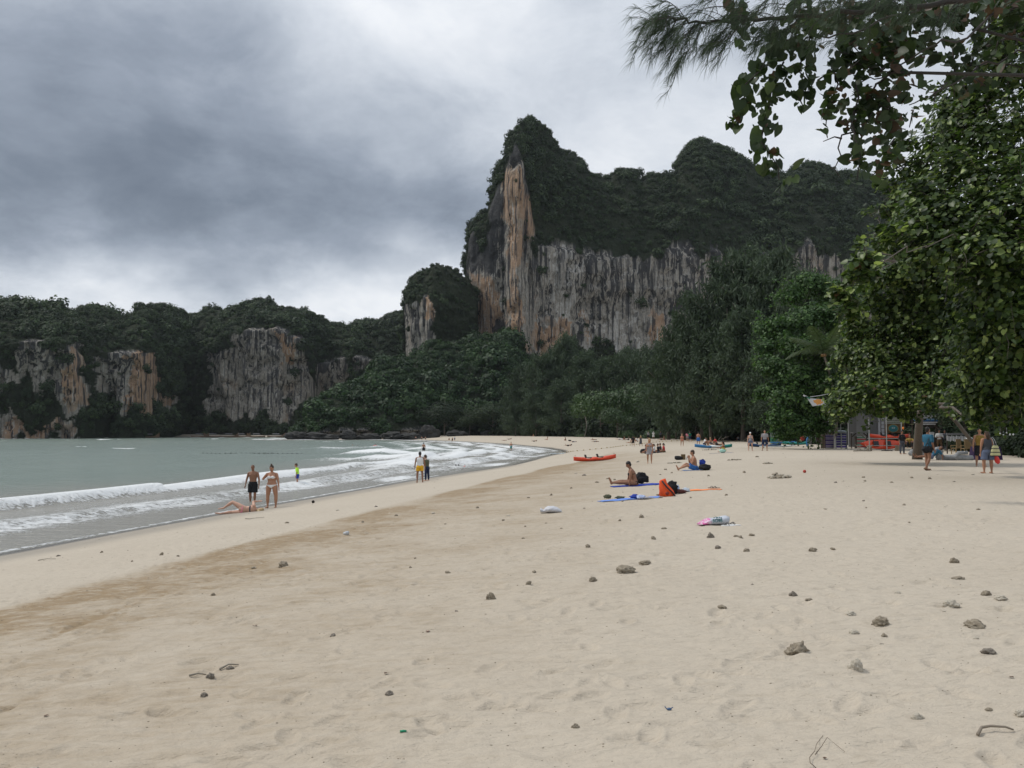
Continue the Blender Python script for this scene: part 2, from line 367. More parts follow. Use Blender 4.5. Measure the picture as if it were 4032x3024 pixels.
def build_sea():
    ang = np.concatenate([np.linspace(-100, -38, 50)[:-1], np.linspace(-38, 4.5, 520), np.linspace(4.5, 12, 20)[1:]])
    r = [8.0]
    while r[-1] < 1900:
        k = r[-1]; r.append(k * (1.0042 if k < 60 else 1.006 if k < 180 else 1.012 if k < 600 else 1.08))
    r = np.array(r); A, Rr = np.meshgrid(np.radians(ang), r)
    x = (np.sin(A) * Rr).ravel(); y = (np.cos(A) * Rr).ravel()
    sd = shore_sd(x, y); s = -sd; al = y * 0.97 + x * 0.2
    dist = np.hypot(x, y)
    ws = s + 1.5 * fbm(al * 0.045, s * 0.02, o=3)          # wave fronts bend and break unevenly along the shore
    n1 = fbm(x * 0.25, y * 0.25, o=4); n2 = fbm(al * 0.10, s * 0.5, o=4)
    h = np.zeros_like(x); foam = np.zeros_like(x)
    # swell offshore
    amp = sstep(2, 25, s) * (0.08 + 0.10 * sstep(20, 90, s))
    h += amp * (np.sin(s * 0.62 + 1.3 * fbm(al * 0.03, s * 0.03, o=2)) + 0.7 * fbm(x * 0.35, y * 0.16, o=3))
    # first breaker: a curling white front with a steep face towards the shore
    k1 = np.where(y < 44, 1.0, 0.55)
    fr = ws - 10.4
    h += 0.42 * k1 * np.exp(-np.where(fr < 0, (fr / 0.55) ** 2, (fr / 2.2) ** 2)) * sstep(4, 9, y)
    foam = np.maximum(foam, (1.25 * np.exp(-np.where(fr < 0, (fr / 0.9) ** 2, (fr / 1.15) ** 2)) + 0.0) * (0.85 + 0.5 * n2) * sstep(0.0, 6, y))
    foam = np.maximum(foam, 0.34 * sstep(-4.5, -0.3, fr) * (fr < 0) * sstep(-0.3, 0.4, n1 + 0.1))
    foam = np.maximum(foam, 0.30 * sstep(4.0, 0.3, fr) * (fr > 0) * sstep(-0.1, 0.4, n2))
    # second, spent bore with lacy foam behind
    f2 = ws - 5.0
    h += 0.14 * np.exp(-np.where(f2 < 0, (f2 / 0.4) ** 2, (f2 / 1.5) ** 2))
    foam = np.maximum(foam, 0.74 * np.exp(-np.where(f2 < 0, (f2 / 2.0) ** 4, (f2 / 3.0) ** 2)) * (0.85 + 0.5 * n1))
    # thin swash edge on the sand
    foam = np.maximum(foam, 0.62 * np.exp(-((s - 0.28 + 0.22 * fbm(al * 0.25, 0 * s, o=3)) / 0.22) ** 2) * (y < 60))
    # the long shallow shelf further along is nearly all broken water
    shelf = sstep(38, 56, y) * (1 - sstep(230, 300, y))
    width = 9 + 0.20 * np.clip(y - 45, 0, 110)
    lines = 0.5 + 0.5 * np.sin(ws * (1.25) + 2.2 * fbm(al * 0.05, s * 0.08, o=3))
    fs = shelf * (1 - sstep(width * 0.7, width * 1.15, s + 5 * n1)) * sstep(0, 1.2, s) * (0.33 + 0.36 * lines ** 1.4 + 0.40 * n1 + 0.25 * n2)
    foam = np.maximum(foam, fs); h += shelf * 0.16 * lines ** 2 * sstep(0.5, 4, s) * (1 - sstep(width, width * 1.4, s))
    # bigger wave peaking off the point of broken water
    for (bx, by, ln, wd, hh, fo) in ((-12.5, 88, 7.0, 1.6, 1.0, 1.5), (-16, 112, 9, 1.8, 0.75, 1.2), (-9, 72, 5, 1.4, 0.5, 1.1), (-7.5, 104, 7, 1.6, 0.5, 1.0), (-2, 118, 6, 1.4, .4, 1.0), (-14, 135, 10, 2, .6, 1.0), (-30, 150, 12, 2.0, 0.5, .7)):
        uu = (x - bx) * 0.97 + (y - by) * 0.24; vv = -(x - bx) * 0.24 + (y - by) * 0.97
        bump = np.exp(-(uu / ln) ** 2 - ((vv + 0.08 * uu) / (wd * 2.2)) ** 2)
        h += hh * bump * (0.8 + 0.5 * n1); foam = np.maximum(foam, fo * np.exp(-(uu / ln) ** 2 - ((vv + 0.08 * uu + 1.0) / (wd * 1.6)) ** 2) * (0.85 + 0.6 * n1))
    # whitecaps far out
    wc = fbm(x * 0.055, y * 0.03 + 4, o=3) + 0.5 * fbm(x * 0.4, y * 0.10, o=3)
    foam = np.maximum(foam, sstep(0.46, 0.72, wc) * sstep(60, 200, dist) * 1.0 * sstep(0.3, 1, s / 40))
    far = (y > 250) | (x < -60)
    foam = np.maximum(foam, 0.8 * np.exp(-((s - 1.0) / 1.6) ** 2) * far * sstep(-0.1, 0.3, n1))
    h *= sstep(-0.1, 2.0, s)
    silt = 1 - sstep(7, 24, s + 6 * fbm(x * 0.05, y * 0.05, o=3))
    silt = np.maximum(silt, 0.0)
    hz = SEA + 0.006 + np.where(s > -1.0, h, h)
    V = np.stack([x, y, hz], -1)
    Fq = grid_faces(len(r), len(ang)); Fq = Fq[(s[Fq] > -1.5).any(1)]
    me = mesh_np('sea', V, Fq, [M_SEA], smooth=True, attrs={'foam': np.clip(foam, 0, 1.3), 'silt': silt})
    link('sea', me, label='grey green sea with white breaking waves along the beach', kind='structure')
build_sea()

# ================================================================== foliage building
def leaf_mat(name, dark, mid, light, brown=None, trans=0.35, rough=0.5):
    def fn(T, out):
        a = T('ShaderNodeAttribute', attribute_name='tint').outputs['Fac']
        oi = T('ShaderNodeObjectInfo').outputs['Random']
        k = T.m('ADD', T.m('MULTIPLY', a, 0.60), T.m('MULTIPLY', oi, 0.40))
        st = [(0.0, dark), (0.5, mid), (0.93, light)]
        if brown: st = [(0.0, brown), (0.07, brown), (0.10, dark), (0.5, mid), (0.93, light)]
        c = T.ramp(k, st)
        b = T('ShaderNodeBsdfPrincipled'); T.put(b.inputs['Base Color'], c); b.inputs['Roughness'].default_value = rough; b.inputs['Specular IOR Level'].default_value = 0.35
        t = T('ShaderNodeBsdfTranslucent'); T.l.new(T.vm('MULTIPLY', c, (1.25, 1.45, 0.8)), t.inputs[0])
        mx = T('ShaderNodeMixShader', ins={0: trans}); T.l.new(b.outputs[0], mx.inputs[1]); T.l.new(t.outputs[0], mx.inputs[2]); T.l.new(mx.outputs[0], out.inputs[0])
    return material(name, fn)
L_FOREST = leaf_mat('forest_leaves', (0.014, 0.024, 0.012), (0.034, 0.056, 0.024), (0.075, 0.115, 0.042), trans=0.15, rough=0.7)
L_HILL = leaf_mat('hill_leaves', (0.012, 0.026, 0.010), (0.026, 0.056, 0.018), (0.058, 0.112, 0.032), trans=0.2, rough=0.65)
L_BUSH = leaf_mat('bush_leaves', (0.018, 0.038, 0.011), (0.038, 0.074, 0.020), (0.075, 0.125, 0.032), trans=0.2)
L_CASU = leaf_mat('casuarina_needles', (0.034, 0.050, 0.030), (0.054, 0.078, 0.045), (0.085, 0.115, 0.066), trans=0.2, rough=0.75)
L_ALMOND = leaf_mat('almond_leaves', (0.022, 0.052, 0.016), (0.070, 0.135, 0.036), (0.24, 0.36, 0.12), trans=0.3)
L_HIB = leaf_mat('hibiscus_leaves', (0.010, 0.022, 0.006), (0.062, 0.102, 0.022), (0.42, 0.50, 0.16), brown=(0.13, 0.075, 0.035), trans=0.32, rough=0.42)
L_PALM = leaf_mat('palm_leaves', (0.035, 0.055, 0.022), (0.060, 0.085, 0.035), (0.10, 0.13, 0.06), trans=0.3)
def bark_mat(name, c1, c2):
    def fn(T, out):
        tc = T('ShaderNodeTexCoord').outputs['Object']; n = T.noise(T.mapv(tc, (6, 6, 1.2)), 2.0, 6, 0.65)
        b = prin(T, out, Base_Color=T.mix(n, c1, c2), Roughness=0.9)
        bn = T('ShaderNodeBump', ins={'Height': n, 'Strength': 0.6, 'Distance': 0.03}); T.l.new(bn.outputs[0], b.inputs['Normal'])
    return material(name, fn)
M_BARK = bark_mat('bark', (0.065, 0.052, 0.042), (0.16, 0.135, 0.11)); M_BARKL = bark_mat('pale_bark', (0.13, 0.115, 0.095), (0.27, 0.24, 0.20))
M_DRIFT = bark_mat('dry_wood', (0.20, 0.175, 0.14), (0.36, 0.32, 0.26))

def unit(v): return v / (np.linalg.norm(v, axis=-1, keepdims=True) + 1e-9)
def leaf_cloud(C, N, size, q, aspect=0.7, fold=0.25, droop=None):
    """one folded four-cornered leaf (or leaf spray) per point C, facing N; returns V, F, tint"""
    n = len(C); N = unit(N); t = q.normal(size=(n, 3))
    if droop is not None: t = t + np.array([0, 0, -1.0]) * droop
    t = unit(t - (t * N).sum(1, keepdims=True) * N); b = np.cross(N, t); s = (size * q.uniform(0.55, 1.45, n))[:, None]
    V = np.stack([C - t * s * 0.5, C + b * s * aspect * 0.5 + N * s * fold * 0.5, C + t * s * 0.5, C - b * s * aspect * 0.5 + N * s * fold * 0.5], 1)
    i = np.arange(n)[:, None] * 4
    Fq = np.concatenate([i + np.array([0, 1, 2]), i + np.array([0, 2, 3])])
    tint = np.repeat(np.clip(q.normal(0.43, 0.28, n), 0, 1), 4)
    return V.reshape(-1, 3), Fq, tint
def crown_points(q, n, rad, lumps=9, lump_r=0.42, hollow=0.55, base_cut=-0.6):
    """points on the outside of an uneven, lumpy crown; returns points and outward normals"""
    L = unit(q.normal(size=(lumps, 3))) * np.array([1, 1, 0.8]) * q.uniform(0.35, 0.72, (lumps, 1)); L[:, 2] = np.maximum(L[:, 2], -0.35)
    lr = lump_r * q.uniform(0.65, 1.3, lumps)
    k = q.integers(0, lumps, n); d = unit(q.normal(size=(n, 3)))
    p = L[k] + d * lr[k][:, None] * q.uniform(hollow, 1.05, n)[:, None]
    nrm = unit(d + 0.6 * unit(L[k]) + q.normal(0, 0.45, (n, 3)) + np.array([0, 0, 0.5]))
    return p * np.asarray(rad), nrm

def proto(name, fn, mat, n=3):
    out = []
    for i in range(n):
        V, Fc, t = fn(np.random.default_rng(100 + i * 7 + len(name)))
        out.append(mesh_np(name, V, Fc, [mat], attrs={'tint': t}))
    return out
def scatter(name, pts, scale, rot, protos, **kw):
    """stuff that nobody could count: copies of a few meshes on points"""
    pc = bpy.data.collections.new(name + '_kinds')
    for i, m in enumerate(protos):
        o = bpy.data.objects.new(f'{name}_kind', m); pc.objects.link(o)
    q = np.random.default_rng(len(pts)); n = len(pts)
    me = bpy.data.meshes.new(name); me.vertices.add(n); me.vertices.foreach_set('co', np.asarray(pts, np.float32).ravel())
    for k, a in (('sc', scale), ('rz', rot)):
        at = me.attributes.new(k, 'FLOAT', 'POINT'); at.data.foreach_set('value', np.asarray(a, np.float32))
    at = me.attributes.new('pick', 'INT', 'POINT'); at.data.foreach_set('value', q.integers(0, len(protos), n).astype(np.int32))
    o = link(name, me, kind='stuff', **kw)
    g = bpy.data.node_groups.new(name + '_nodes', 'GeometryNodeTree')
    g.interface.new_socket('Geometry', in_out='INPUT', socket_type='NodeSocketGeometry'); g.interface.new_socket('Geometry', in_out='OUTPUT', socket_type='NodeSocketGeometry')
    N = g.nodes; gi = N.new('NodeGroupInput'); go = N.new('NodeGroupOutput'); ip = N.new('GeometryNodeInstanceOnPoints'); ci = N.new('GeometryNodeCollectionInfo')
    ci.inputs['Collection'].default_value = pc; ci.inputs['Separate Children'].default_value = True; ci.inputs['Reset Children'].default_value = True
    ip.inputs['Pick Instance'].default_value = True
    def attr(nm, ty):
        a = N.new('GeometryNodeInputNamedAttribute'); a.data_type = ty; a.inputs['Name'].default_value = nm; return a.outputs['Attribute']
    cx = N.new('ShaderNodeCombineXYZ'); g.links.new(attr('rz', 'FLOAT'), cx.inputs[2])
    g.links.new(gi.outputs[0], ip.inputs['Points']); g.links.new(ci.outputs[0], ip.inputs['Instance']); g.links.new(attr('pick', 'INT'), ip.inputs['Instance Index'])
    e2r = N.new('FunctionNodeEulerToRotation'); g.links.new(cx.outputs[0], e2r.inputs[0]); g.links.new(e2r.outputs[0], ip.inputs['Rotation'])
    g.links.new(attr('sc', 'FLOAT'), ip.inputs['Scale']); g.links.new(ip.outputs[0], go.inputs[0])
    md = o.modifiers.new('scatter', 'NODES'); md.node_group = g
    return o

# ================================================================== limestone cliffs
def rock_mat(T, out):
    tc = T('ShaderNodeTexCoord').outputs['Object']
    veg = T('ShaderNodeAttribute', attribute_name='veg').outputs['Fac']
    ora = T('ShaderNodeAttribute', attribute_name='orange').outputs['Fac']
    pale = T('ShaderNodeAttribute', attribute_name='pale').outputs['Fac']
    st = T.noise(T.mapv(tc, (0.50, 0.50, 0.024)), 1.0, 7, 0.68, 0.5); st2 = T.noise(T.mapv(tc, (1.1, 1.1, 0.045), (0, 0, 0), (9, 4, 2)), 1.0, 6, 0.66, 0.3)
    st3 = T.noise(T.mapv(tc, (0.24, 0.24, 0.035), (0, 0, 0), (31, 14, 7)), 1.0, 7, 0.66, 0.5)
    bl = T.noise(tc, 0.055, 5, 0.6); fi = T.noise(tc, 0.6, 5, 0.65)
    c = T.mix(T.ramp(fi, [(0.3, 0), (0.7, 1)]), (0.23, 0.21, 0.18), (0.45, 0.415, 0.355))
    c = T.mix(T.m('MULTIPLY', T.ramp(T.m('ADD', bl, T.m('MULTIPLY', ora, 0.30)), [(0.58, 0), (0.78, 1)]), 0.78), c, (0.43, 0.265, 0.155))
    c = T.mix(T.ramp(T.m('ADD', st2, T.m('MULTIPLY', pale, 0.09)), [(0.56, 0), (0.63, 0.85)]), c, (0.56, 0.54, 0.50))
    stain = T('ShaderNodeAttribute', attribute_name='stain').outputs['Fac']
    dk = T.ramp(T.m('ADD', T.m('SUBTRACT', st, T.m('MULTIPLY', pale, 0.05)), T.m('MULTIPLY', stain, 0.075)), [(0.51, 0), (0.57, 1)])
    c = T.mix(T.m('MULTIPLY', dk, 0.92), c, (0.040, 0.042, 0.046))
    c = T.mix(T.ramp(T.m('SUBTRACT', st3, T.m('MULTIPLY', ora, 0.12)), [(0.55, 0), (0.64, 0.85)]), c, (0.075, 0.074, 0.075))
    soil = T.mix(fi, (0.018, 0.024, 0.014), (0.035, 0.045, 0.024))
    c = T.mix(veg, c, soil)
    b = prin(T, out, Base_Color=c, Roughness=0.9); b.inputs['Specular IOR Level'].default_value = 0.15
    h = T.m('ADD', T.m('MULTIPLY', fi, 0.9), T.m('ADD', T.m('MULTIPLY', st2, 1.6), T.m('MULTIPLY', T.noise(tc, 0.22, 4, 0.6), 2.0)))
    bn = T('ShaderNodeBump', ins={'Height': h, 'Strength': 1.0, 'Distance': 1.0}); T.l.new(bn.outputs[0], b.inputs['Normal'])
M_ROCK = material('limestone', rock_mat)

def softpoly(px, py, polys, soft=18.0):
    """0..1 inside any of the polygons drawn in photo pixels, with a ragged edge"""
    jx = px + 30 * fbm(px * 0.03, py * 0.03, o=4); jy = py + 85 * fbm(px * 0.028 + 50, py * 0.008, o=4)
    r = np.zeros(np.shape(px))
    for p in polys: r = np.maximum(r, inside(jx, jy, np.array(p, float)).astype(float))
    return r
FOREST_PTS = {'far': [], 'main': [], 'hill': []}
def cliff(name, label, outline, brk, D, recede, polys_rock, bucket, step=6.5, nf=110, ns=46, relief=(6.0, 1.8), lean=0.0, back=60, veg_density=0.05, orange=(), pale=(), dark=(), base_z=-2.0, size=(5, 9)):
    ox, oy = np.array(outline, float).T; bx, by = np.array(brk, float).T; dx, dy = np.array(D, float).T
    px = np.arange(ox[0], ox[-1] + 0.1, step); nu = len(px)
    top = np.interp(px, ox, oy); bk = np.maximum(np.interp(px, bx, by), top + 12); Dp = np.interp(px, dx, dy)
    rc = recede if np.isscalar(recede) else np.interp(px, *np.array(recede, float).T)
    # face rows (base to break), slope rows (break to ridge), back rows
    tb = P(px, bk, Dp)[2]; tt = P(px, top, Dp + rc)[2]
    rows = []
    tf = np.linspace(0, 1, nf)
    for t in tf: rows.append((Dp - 0.03 * (t * (tb - base_z)) * lean, base_z + (tb - base_z) * t, 0, t + 0 * px))
    for t in np.linspace(0, 1, ns)[1:]:
        a = np.sin(t * math.pi / 2) ** 0.85; rows.append((Dp + rc * t, tb + (tt - tb) * a, 1, 1 + t + 0 * px))
    for t in np.linspace(0, 1, 10)[1:]: rows.append((Dp + rc + back * t, tt + (base_z - tt) * t ** 1.5, 2, 2 + t + 0 * px))
    Y = np.array([r[0] for r in rows]); Z = np.array([r[1] for r in rows]); K = np.array([[r[2]] * nu for r in rows]); TT = np.array([r[3] for r in rows])
    ux = (px - CX) / F; X = ux[None, :] * (Y * cT + (Z - CAMZ) * sT)
    Y0, Z0 = Y.copy(), Z.copy()
    yc = Y * cT + (Z - CAMZ) * sT; PY = CY - F * (-(Y) * sT + (Z - CAMZ) * cT) / yc; PX = np.repeat(px[None, :], len(rows), 0)
    rock = softpoly(PX, PY, polys_rock) * (K == 0) if polys_rock is not None else (K == 0).astype(float)
    big = fbm(X / 34, Z / 60, Y / 60, o=3); flute = fbm(X / 5.5, Z / 42, Y / 40, o=3); pits = fbm(X / 7.0, Z / 7.0, Y / 9, o=4)
    ledge = fbm(X / 40 + 7, Z / 9.0, o=3)
    face = (K == 0)
    amp = sstep(0, 0.08, TT)
    Y = Y + np.where(face, -relief[0] * big - relief[1] * 1.6 * np.abs(flute) * 2 + relief[1] * 1.7 * np.maximum(pits, 0) * 2 + 1.0 * fbm(X / 2.4, Z / 12, o=3) + 1.6 * ledge - relief[1] * 2.2 * sstep(0.62, 0.95, TT) * (1 - sstep(0.97, 1.0, TT)), -2.5 * big + 3 * pits)
    X = X + np.where(face, 0.8 * flute + 0.8 * pits, 1.5 * pits)
    Z = Z + np.where(K == 1, 1.4 * fbm(X / 6, Y / 6, o=3) * np.clip(2.2 - TT, 0, 1), 0)
    V = np.stack([X, Y, Z], -1).reshape(-1, 3); Fq = grid_faces(len(rows), nu)
    # caps at both ends so the mass is closed
    n0 = np.arange(len(rows)) * nu
    veg = 1 - rock
    og = softpoly(PX, PY, orange) if len(orange) else 0 * PX; pl = softpoly(PX, PY, pale) if len(pale) else 0 * PX
    me = mesh_np(name, V, Fq, [M_ROCK], smooth=False, attrs={'veg': np.clip(veg, 0, 1), 'orange': og, 'pale': pl, 'stain': np.clip(sstep(0.62, 1.0, TT) * (og < 0.5), 0, 1) - 0.25 * sstep(0.6, 0.2, TT) + (1.6 * softpoly(PX, PY, dark) if len(dark) else 0)})
    bm = bmesh.new(); bm.from_mesh(me); bmesh.ops.holes_fill(bm, edges=[e for e in bm.edges if e.is_boundary], sides=0); bm.to_mesh(me); bm.free()
    link(name, me, kind='structure', label=label)
    # where the plants hold on: area weighted points on the ungrown faces
    fv = V[Fq]; ar = 0.5 * np.linalg.norm(np.cross(fv[:, 2] - fv[:, 0], fv[:, 3] - fv[:, 1]), axis=1)
    kk = K.reshape(-1)[Fq].max(1); vg = veg.reshape(-1)[Fq].mean(1)
    wgt = ar * ((vg > 0.5) + 0.035 * (vg <= 0.5)) * (kk < 2) * np.where(kk == 0, 0.8, 1.0); zc = fv[:, :, 2].mean(1); wgt = wgt * (zc > 0)
    q = np.random.default_rng(len(name)); n = int(wgt.sum() * veg_density); idx = q.choice(len(Fq), n, p=wgt / wgt.sum())
    w = q.dirichlet((1, 1, 1, 1), n)[:, :, None]; pts = (fv[idx] * w).sum(1)
    rid = np.interp(0, [0, 1], [0, 1])
    FOREST_PTS[bucket].append((pts, q.uniform(size[0], size[1], n)))
    return px, top
FAR_OUT = [(-420, 1225), (-260, 1190), (-120, 1215), (0, 1200), (76, 1197), (100, 1212), (153, 1215), (235, 1218), (270, 1241), (311, 1247), (329, 1223), (388, 1221), (423, 1238), (470, 1256), (523, 1253), (552, 1223), (599, 1208), (641, 1210), (676, 1226), (717, 1235), (741, 1247), (788, 1247), (811, 1223), (858, 1223), (917, 1229), (952, 1209), (1023, 1197), (1081, 1215), (1134, 1221), (1234, 1241), (1245, 1244), (1288, 1273), (1327, 1278), (1363, 1295), (1384, 1287), (1437, 1273), (1495, 1278), (1510, 1259), (1553, 1237), (1592, 1237), (1640, 1270), (1700, 1290), (1800, 1290)]
FAR_BRK = [(-420, 1380), (0, 1360), (140, 1340), (300, 1350), (400, 1385), (600, 1385), (700, 1420), (820, 1370), (930, 1300), (1090, 1285), (1200, 1330), (1260, 1430), (1400, 1400), (1500, 1420), (1800, 1450)]
FAR_D = [(-420, 345), (0, 372), (120, 376), (300, 384), (350, 400), (400, 412), (560, 425), (680, 470), (740, 505), (820, 500), (900, 492), (1100, 490), (1220, 498), (1270, 520), (1400, 520), (1600, 540), (1800, 560)]
FAR_ROCK = [[(-420, 1400), (0, 1420), (60, 1470), (140, 1330), (210, 1330), (250, 1390), (300, 1330), (345, 1370), (335, 1480), (352, 1500), (345, 1600), (310, 1640), (285, 1665), (240, 1650), (200, 1560), (150, 1510), (80, 1480), (0, 1530), (-420, 1540)],
    [(-420, 1610), (0, 1600), (40, 1605), (60, 1670), (200, 1690), (240, 1665), (285, 1690), (290, 1730), (-420, 1740)],
    [(405, 1395), (440, 1385), (585, 1385), (618, 1430), (622, 1545), (680, 1560), (705, 1600), (672, 1665), (640, 1660), (600, 1600), (500, 1625), (460, 1615), (440, 1560), (378, 1572), (375, 1520)],
    [(825, 1365), (860, 1375), (925, 1400), (935, 1330), (960, 1290), (1090, 1275), (1150, 1290), (1205, 1340), (1213, 1420), (1243, 1480), (1225, 1600), (1180, 1640), (900, 1645), (860, 1605), (800, 1600), (828, 1500), (818, 1450)],
    [(1255, 1450), (1290, 1375), (1330, 1430), (1375, 1460), (1365, 1560), (1230, 1560)], [(1400, 1400), (1450, 1385), (1495, 1410), (1485, 1440), (1450, 1480), (1395, 1530)]]
cliff('far_limestone_cliff', 'long far limestone cliff with forested top across the bay', FAR_OUT, FAR_BRK, FAR_D, 55, FAR_ROCK, 'far', step=6.5, nf=90, relief=(7, 2.6), veg_density=0.080, size=(4.0, 8.0), orange=[[(300, 1390), (340, 1390), (345, 1620), (250, 1640), (250, 1500)], [(540, 1390), (620, 1400), (700, 1640), (480, 1600)], [(1100, 1330), (1170, 1330), (1170, 1420), (1110, 1420)], [(0, 1640), (280, 1680), (280, 1720), (0, 1720)]])
TOW_OUT = [(1590, 1350), (1594, 1200), (1598, 1140), (1606, 1123), (1628, 1094), (1661, 1068), (1700, 1053), (1732, 1045), (1765, 1058), (1794, 1061), (1814, 1075), (1826, 1090), (1850, 1100), (1880, 1150)]
TOW_ROCK = [[(1590, 1150), (1640, 1200), (1700, 1180), (1720, 1240), (1700, 1300), (1730, 1380), (1740, 1450), (1590, 1450)]]
cliff('limestone_tower', 'narrow limestone tower left of the big cliff', TOW_OUT, [(1590, 1360), (1598, 1160), (1640, 1150), (1700, 1170), (1880, 1230)], [(1590, 462), (1620, 440), (1700, 430), (1880, 440)], 22, TOW_ROCK, 'main', step=5, relief=(3.5, 1.6), veg_density=0.085, size=(2.4, 4.6), back=50, orange=[[(1680, 1170), (1720, 1200), (1720, 1300), (1670, 1260)]])
MAIN_OUT = [(1826, 1420), (1829, 1200), (1832, 1060), (1838, 952), (1848, 912), (1858, 886), (1892, 853), (1919, 833), (1932, 793), (1945, 747), (1955, 704), (1975, 667), (1992, 627), (2000, 580), (2008, 535), (2025, 505), (2058, 478), (2100, 470), (2124, 472), (2144, 508), (2164, 525), (2190, 558), (2210, 601), (2263, 616), (2297, 647), (2310, 687), (2356, 700), (2403, 704), (2429, 682), (2462, 670), (2505, 688), (2519, 722), (2542, 704), (2575, 698), (2608, 711), (2661, 706), (2671, 655), (2701, 602), (2747, 571), (2774, 564), (2814, 581), (2880, 614), (2926, 647), (2999, 680), (3060, 694), (3099, 704), (3117, 677), (3181, 659), (3263, 668), (3290, 696), (3372, 692), (3463, 714), (3600, 745), (3750, 820), (4032, 930), (4300, 960)]
MAIN_BRK = [(1826, 1430), (1832, 1080), (1850, 930), (1900, 880), (1960, 740), (1985, 690), (2010, 600), (2030, 560), (2060, 640), (2100, 900), (2120, 960), (2200, 965), (2300, 990), (2420, 1005), (2550, 985), (2650, 965), (2750, 955), (2850, 990), (3000, 990), (3100, 960), (3250, 955), (3400, 1040), (4300, 1050)]
MAIN_D = [(1826, 478), (1860, 462), (1940, 450), (1985, 446), (2000, 434), (2040, 426), (2075, 432), (2110, 442), (2300, 452), (2500, 456), (2700, 462), (3000, 470), (3400, 480), (4300, 520)]
MAIN_REC = [(1826, 3), (1850, 8), (1950, 14), (2040, 8), (2100, 22), (2200, 38), (2300, 45), (2700, 60), (4300, 70)]
MAIN_ROCK = [[(1820, 1500), (1826, 930), (1870, 900), (1900, 960), (1930, 900), (1935, 800), (1960, 700), (1985, 640), (2010, 620), (2030, 620), (2065, 690), (2105, 760), (2120, 830), (2105, 900), (2080, 950), (2090, 985), (2140, 1000), (2200, 965), (2300, 990), (2420, 1005), (2560, 985), (2600, 1020), (2660, 965), (2700, 950), (2760, 1010), (2860, 1000), (3000, 1010), (3070, 1060), (3130, 980), (3180, 960), (3300, 1060), (3400, 1050), (4300, 1060), (4300, 1500), (2650, 1500), (2520, 1400), (2240, 1320), (2200, 1400), (2010, 1420), (2005, 1280), (1990, 1310), (1850, 1420)],
    [(2010, 540), (2030, 520), (2060, 560), (2100, 520), (2140, 560), (2120, 620), (2020, 640)], [(2225, 900), (2250, 890), (2260, 950), (2230, 950)], [(2490, 900), (2510, 880), (2520, 920), (2500, 930)], [(2670, 660), (2700, 640), (2720, 700), (2680, 730)], [(2670, 980), (2690, 950), (2720, 1010)]]
MAIN_OR = [[(1975, 680), (2030, 690), (2095, 750), (2115, 830), (2085, 940), (2030, 1100), (2060, 1250), (2060, 1420), (2010, 1420), (2000, 1000), (1985, 800)], [(1850, 1040), (1890, 1100), (1980, 1180), (1990, 1330), (1860, 1330), (1845, 1150)], [(2110, 1250), (2240, 1240), (2260, 1320), (2160, 1400), (2040, 1400)], [(2285, 1240), (2330, 1240), (2330, 1320), (2290, 1300)], [(2560, 1230), (2620, 1240), (2620, 1320), (2560, 1320)]]
MAIN_DARK = [[(1826, 800), (1960, 700), (1985, 620), (2010, 480), (2130, 470), (2160, 560), (2080, 640), (2000, 690), (1975, 760), (1985, 900), (1985, 1100), (1940, 1120), (1900, 1060), (1826, 1050)], [(2640, 1180), (2720, 1170), (2740, 1260), (2660, 1260)], [(1940, 1230), (1990, 1220), (1990, 1330), (1945, 1330)], [(2160, 1380), (2290, 1290), (2290, 1420), (2160, 1440)]]
MAIN_PALE = [[(2290, 1240), (2340, 1260), (2340, 1400), (2300, 1400)], [(2480, 1180), (2520, 1180), (2530, 1380), (2480, 1380)], [(1830, 1220), (1870, 1250), (1900, 1350), (1830, 1360)], [(2160, 1020), (2300, 1020), (2240, 1250), (2190, 1250)], [(2380, 1260), (2470, 1250), (2470, 1380), (2380, 1380)]]
cliff('limestone_cliff', 'tall streaked limestone cliff with a pinnacle above the beach', MAIN_OUT, MAIN_BRK, MAIN_D, MAIN_REC, MAIN_ROCK, 'main', step=5.5, nf=150, ns=44, relief=(4.0, 1.5), veg_density=0.090, size=(3.2, 7.0), back=80, orange=MAIN_OR, pale=MAIN_PALE, dark=MAIN_DARK)
HILL_OUT = [(1146, 1728), (1152, 1706), (1163, 1690), (1211, 1656), (1225, 1600), (1264, 1575), (1331, 1550), (1360, 1555), (1384, 1536), (1437, 1500), (1500, 1445), (1563, 1433), (1616, 1430), (1635, 1402), (1683, 1390), (1693, 1352), (1741, 1362), (1823, 1372), (1852, 1352), (1910, 1330), (1949, 1340), (1985, 1320), (2005, 1310), (2030, 1360), (2080, 1440), (2200, 1480), (2500, 1500), (2900, 1500), (3300, 1500), (4200, 1500)]
cliff('wooded_headland', 'dark green wooded headland sloping down to a rocky point', HILL_OUT, [(1146, 1729), (1160, 1712), (1200, 1700), (1400, 1690), (1700, 1690), (4200, 1690)], [(1146, 323), (1200, 325), (1400, 330), (1600, 338), (1700, 352), (2000, 362), (2300, 330), (2700, 260), (3000, 230), (4200, 190)],
    [(1146, 6), (1200, 25), (1400, 50), (1600, 75), (2000, 72), (2200, 60), (4200, 60)], [[(1530, 1580), (1545, 1570), (1575, 1610), (1555, 1640), (1530, 1630)], [(1690, 1560), (1715, 1540), (1725, 1580), (1695, 1590)], [(1146, 1700), (1300, 1705), (1420, 1695), (1700, 1690), (1700, 1735), (1146, 1735)]], 'hill', step=9, nf=24, ns=60, relief=(3, 1.0), veg_density=0.085, size=(4.2, 8.5), back=60, base_z=-2.5)

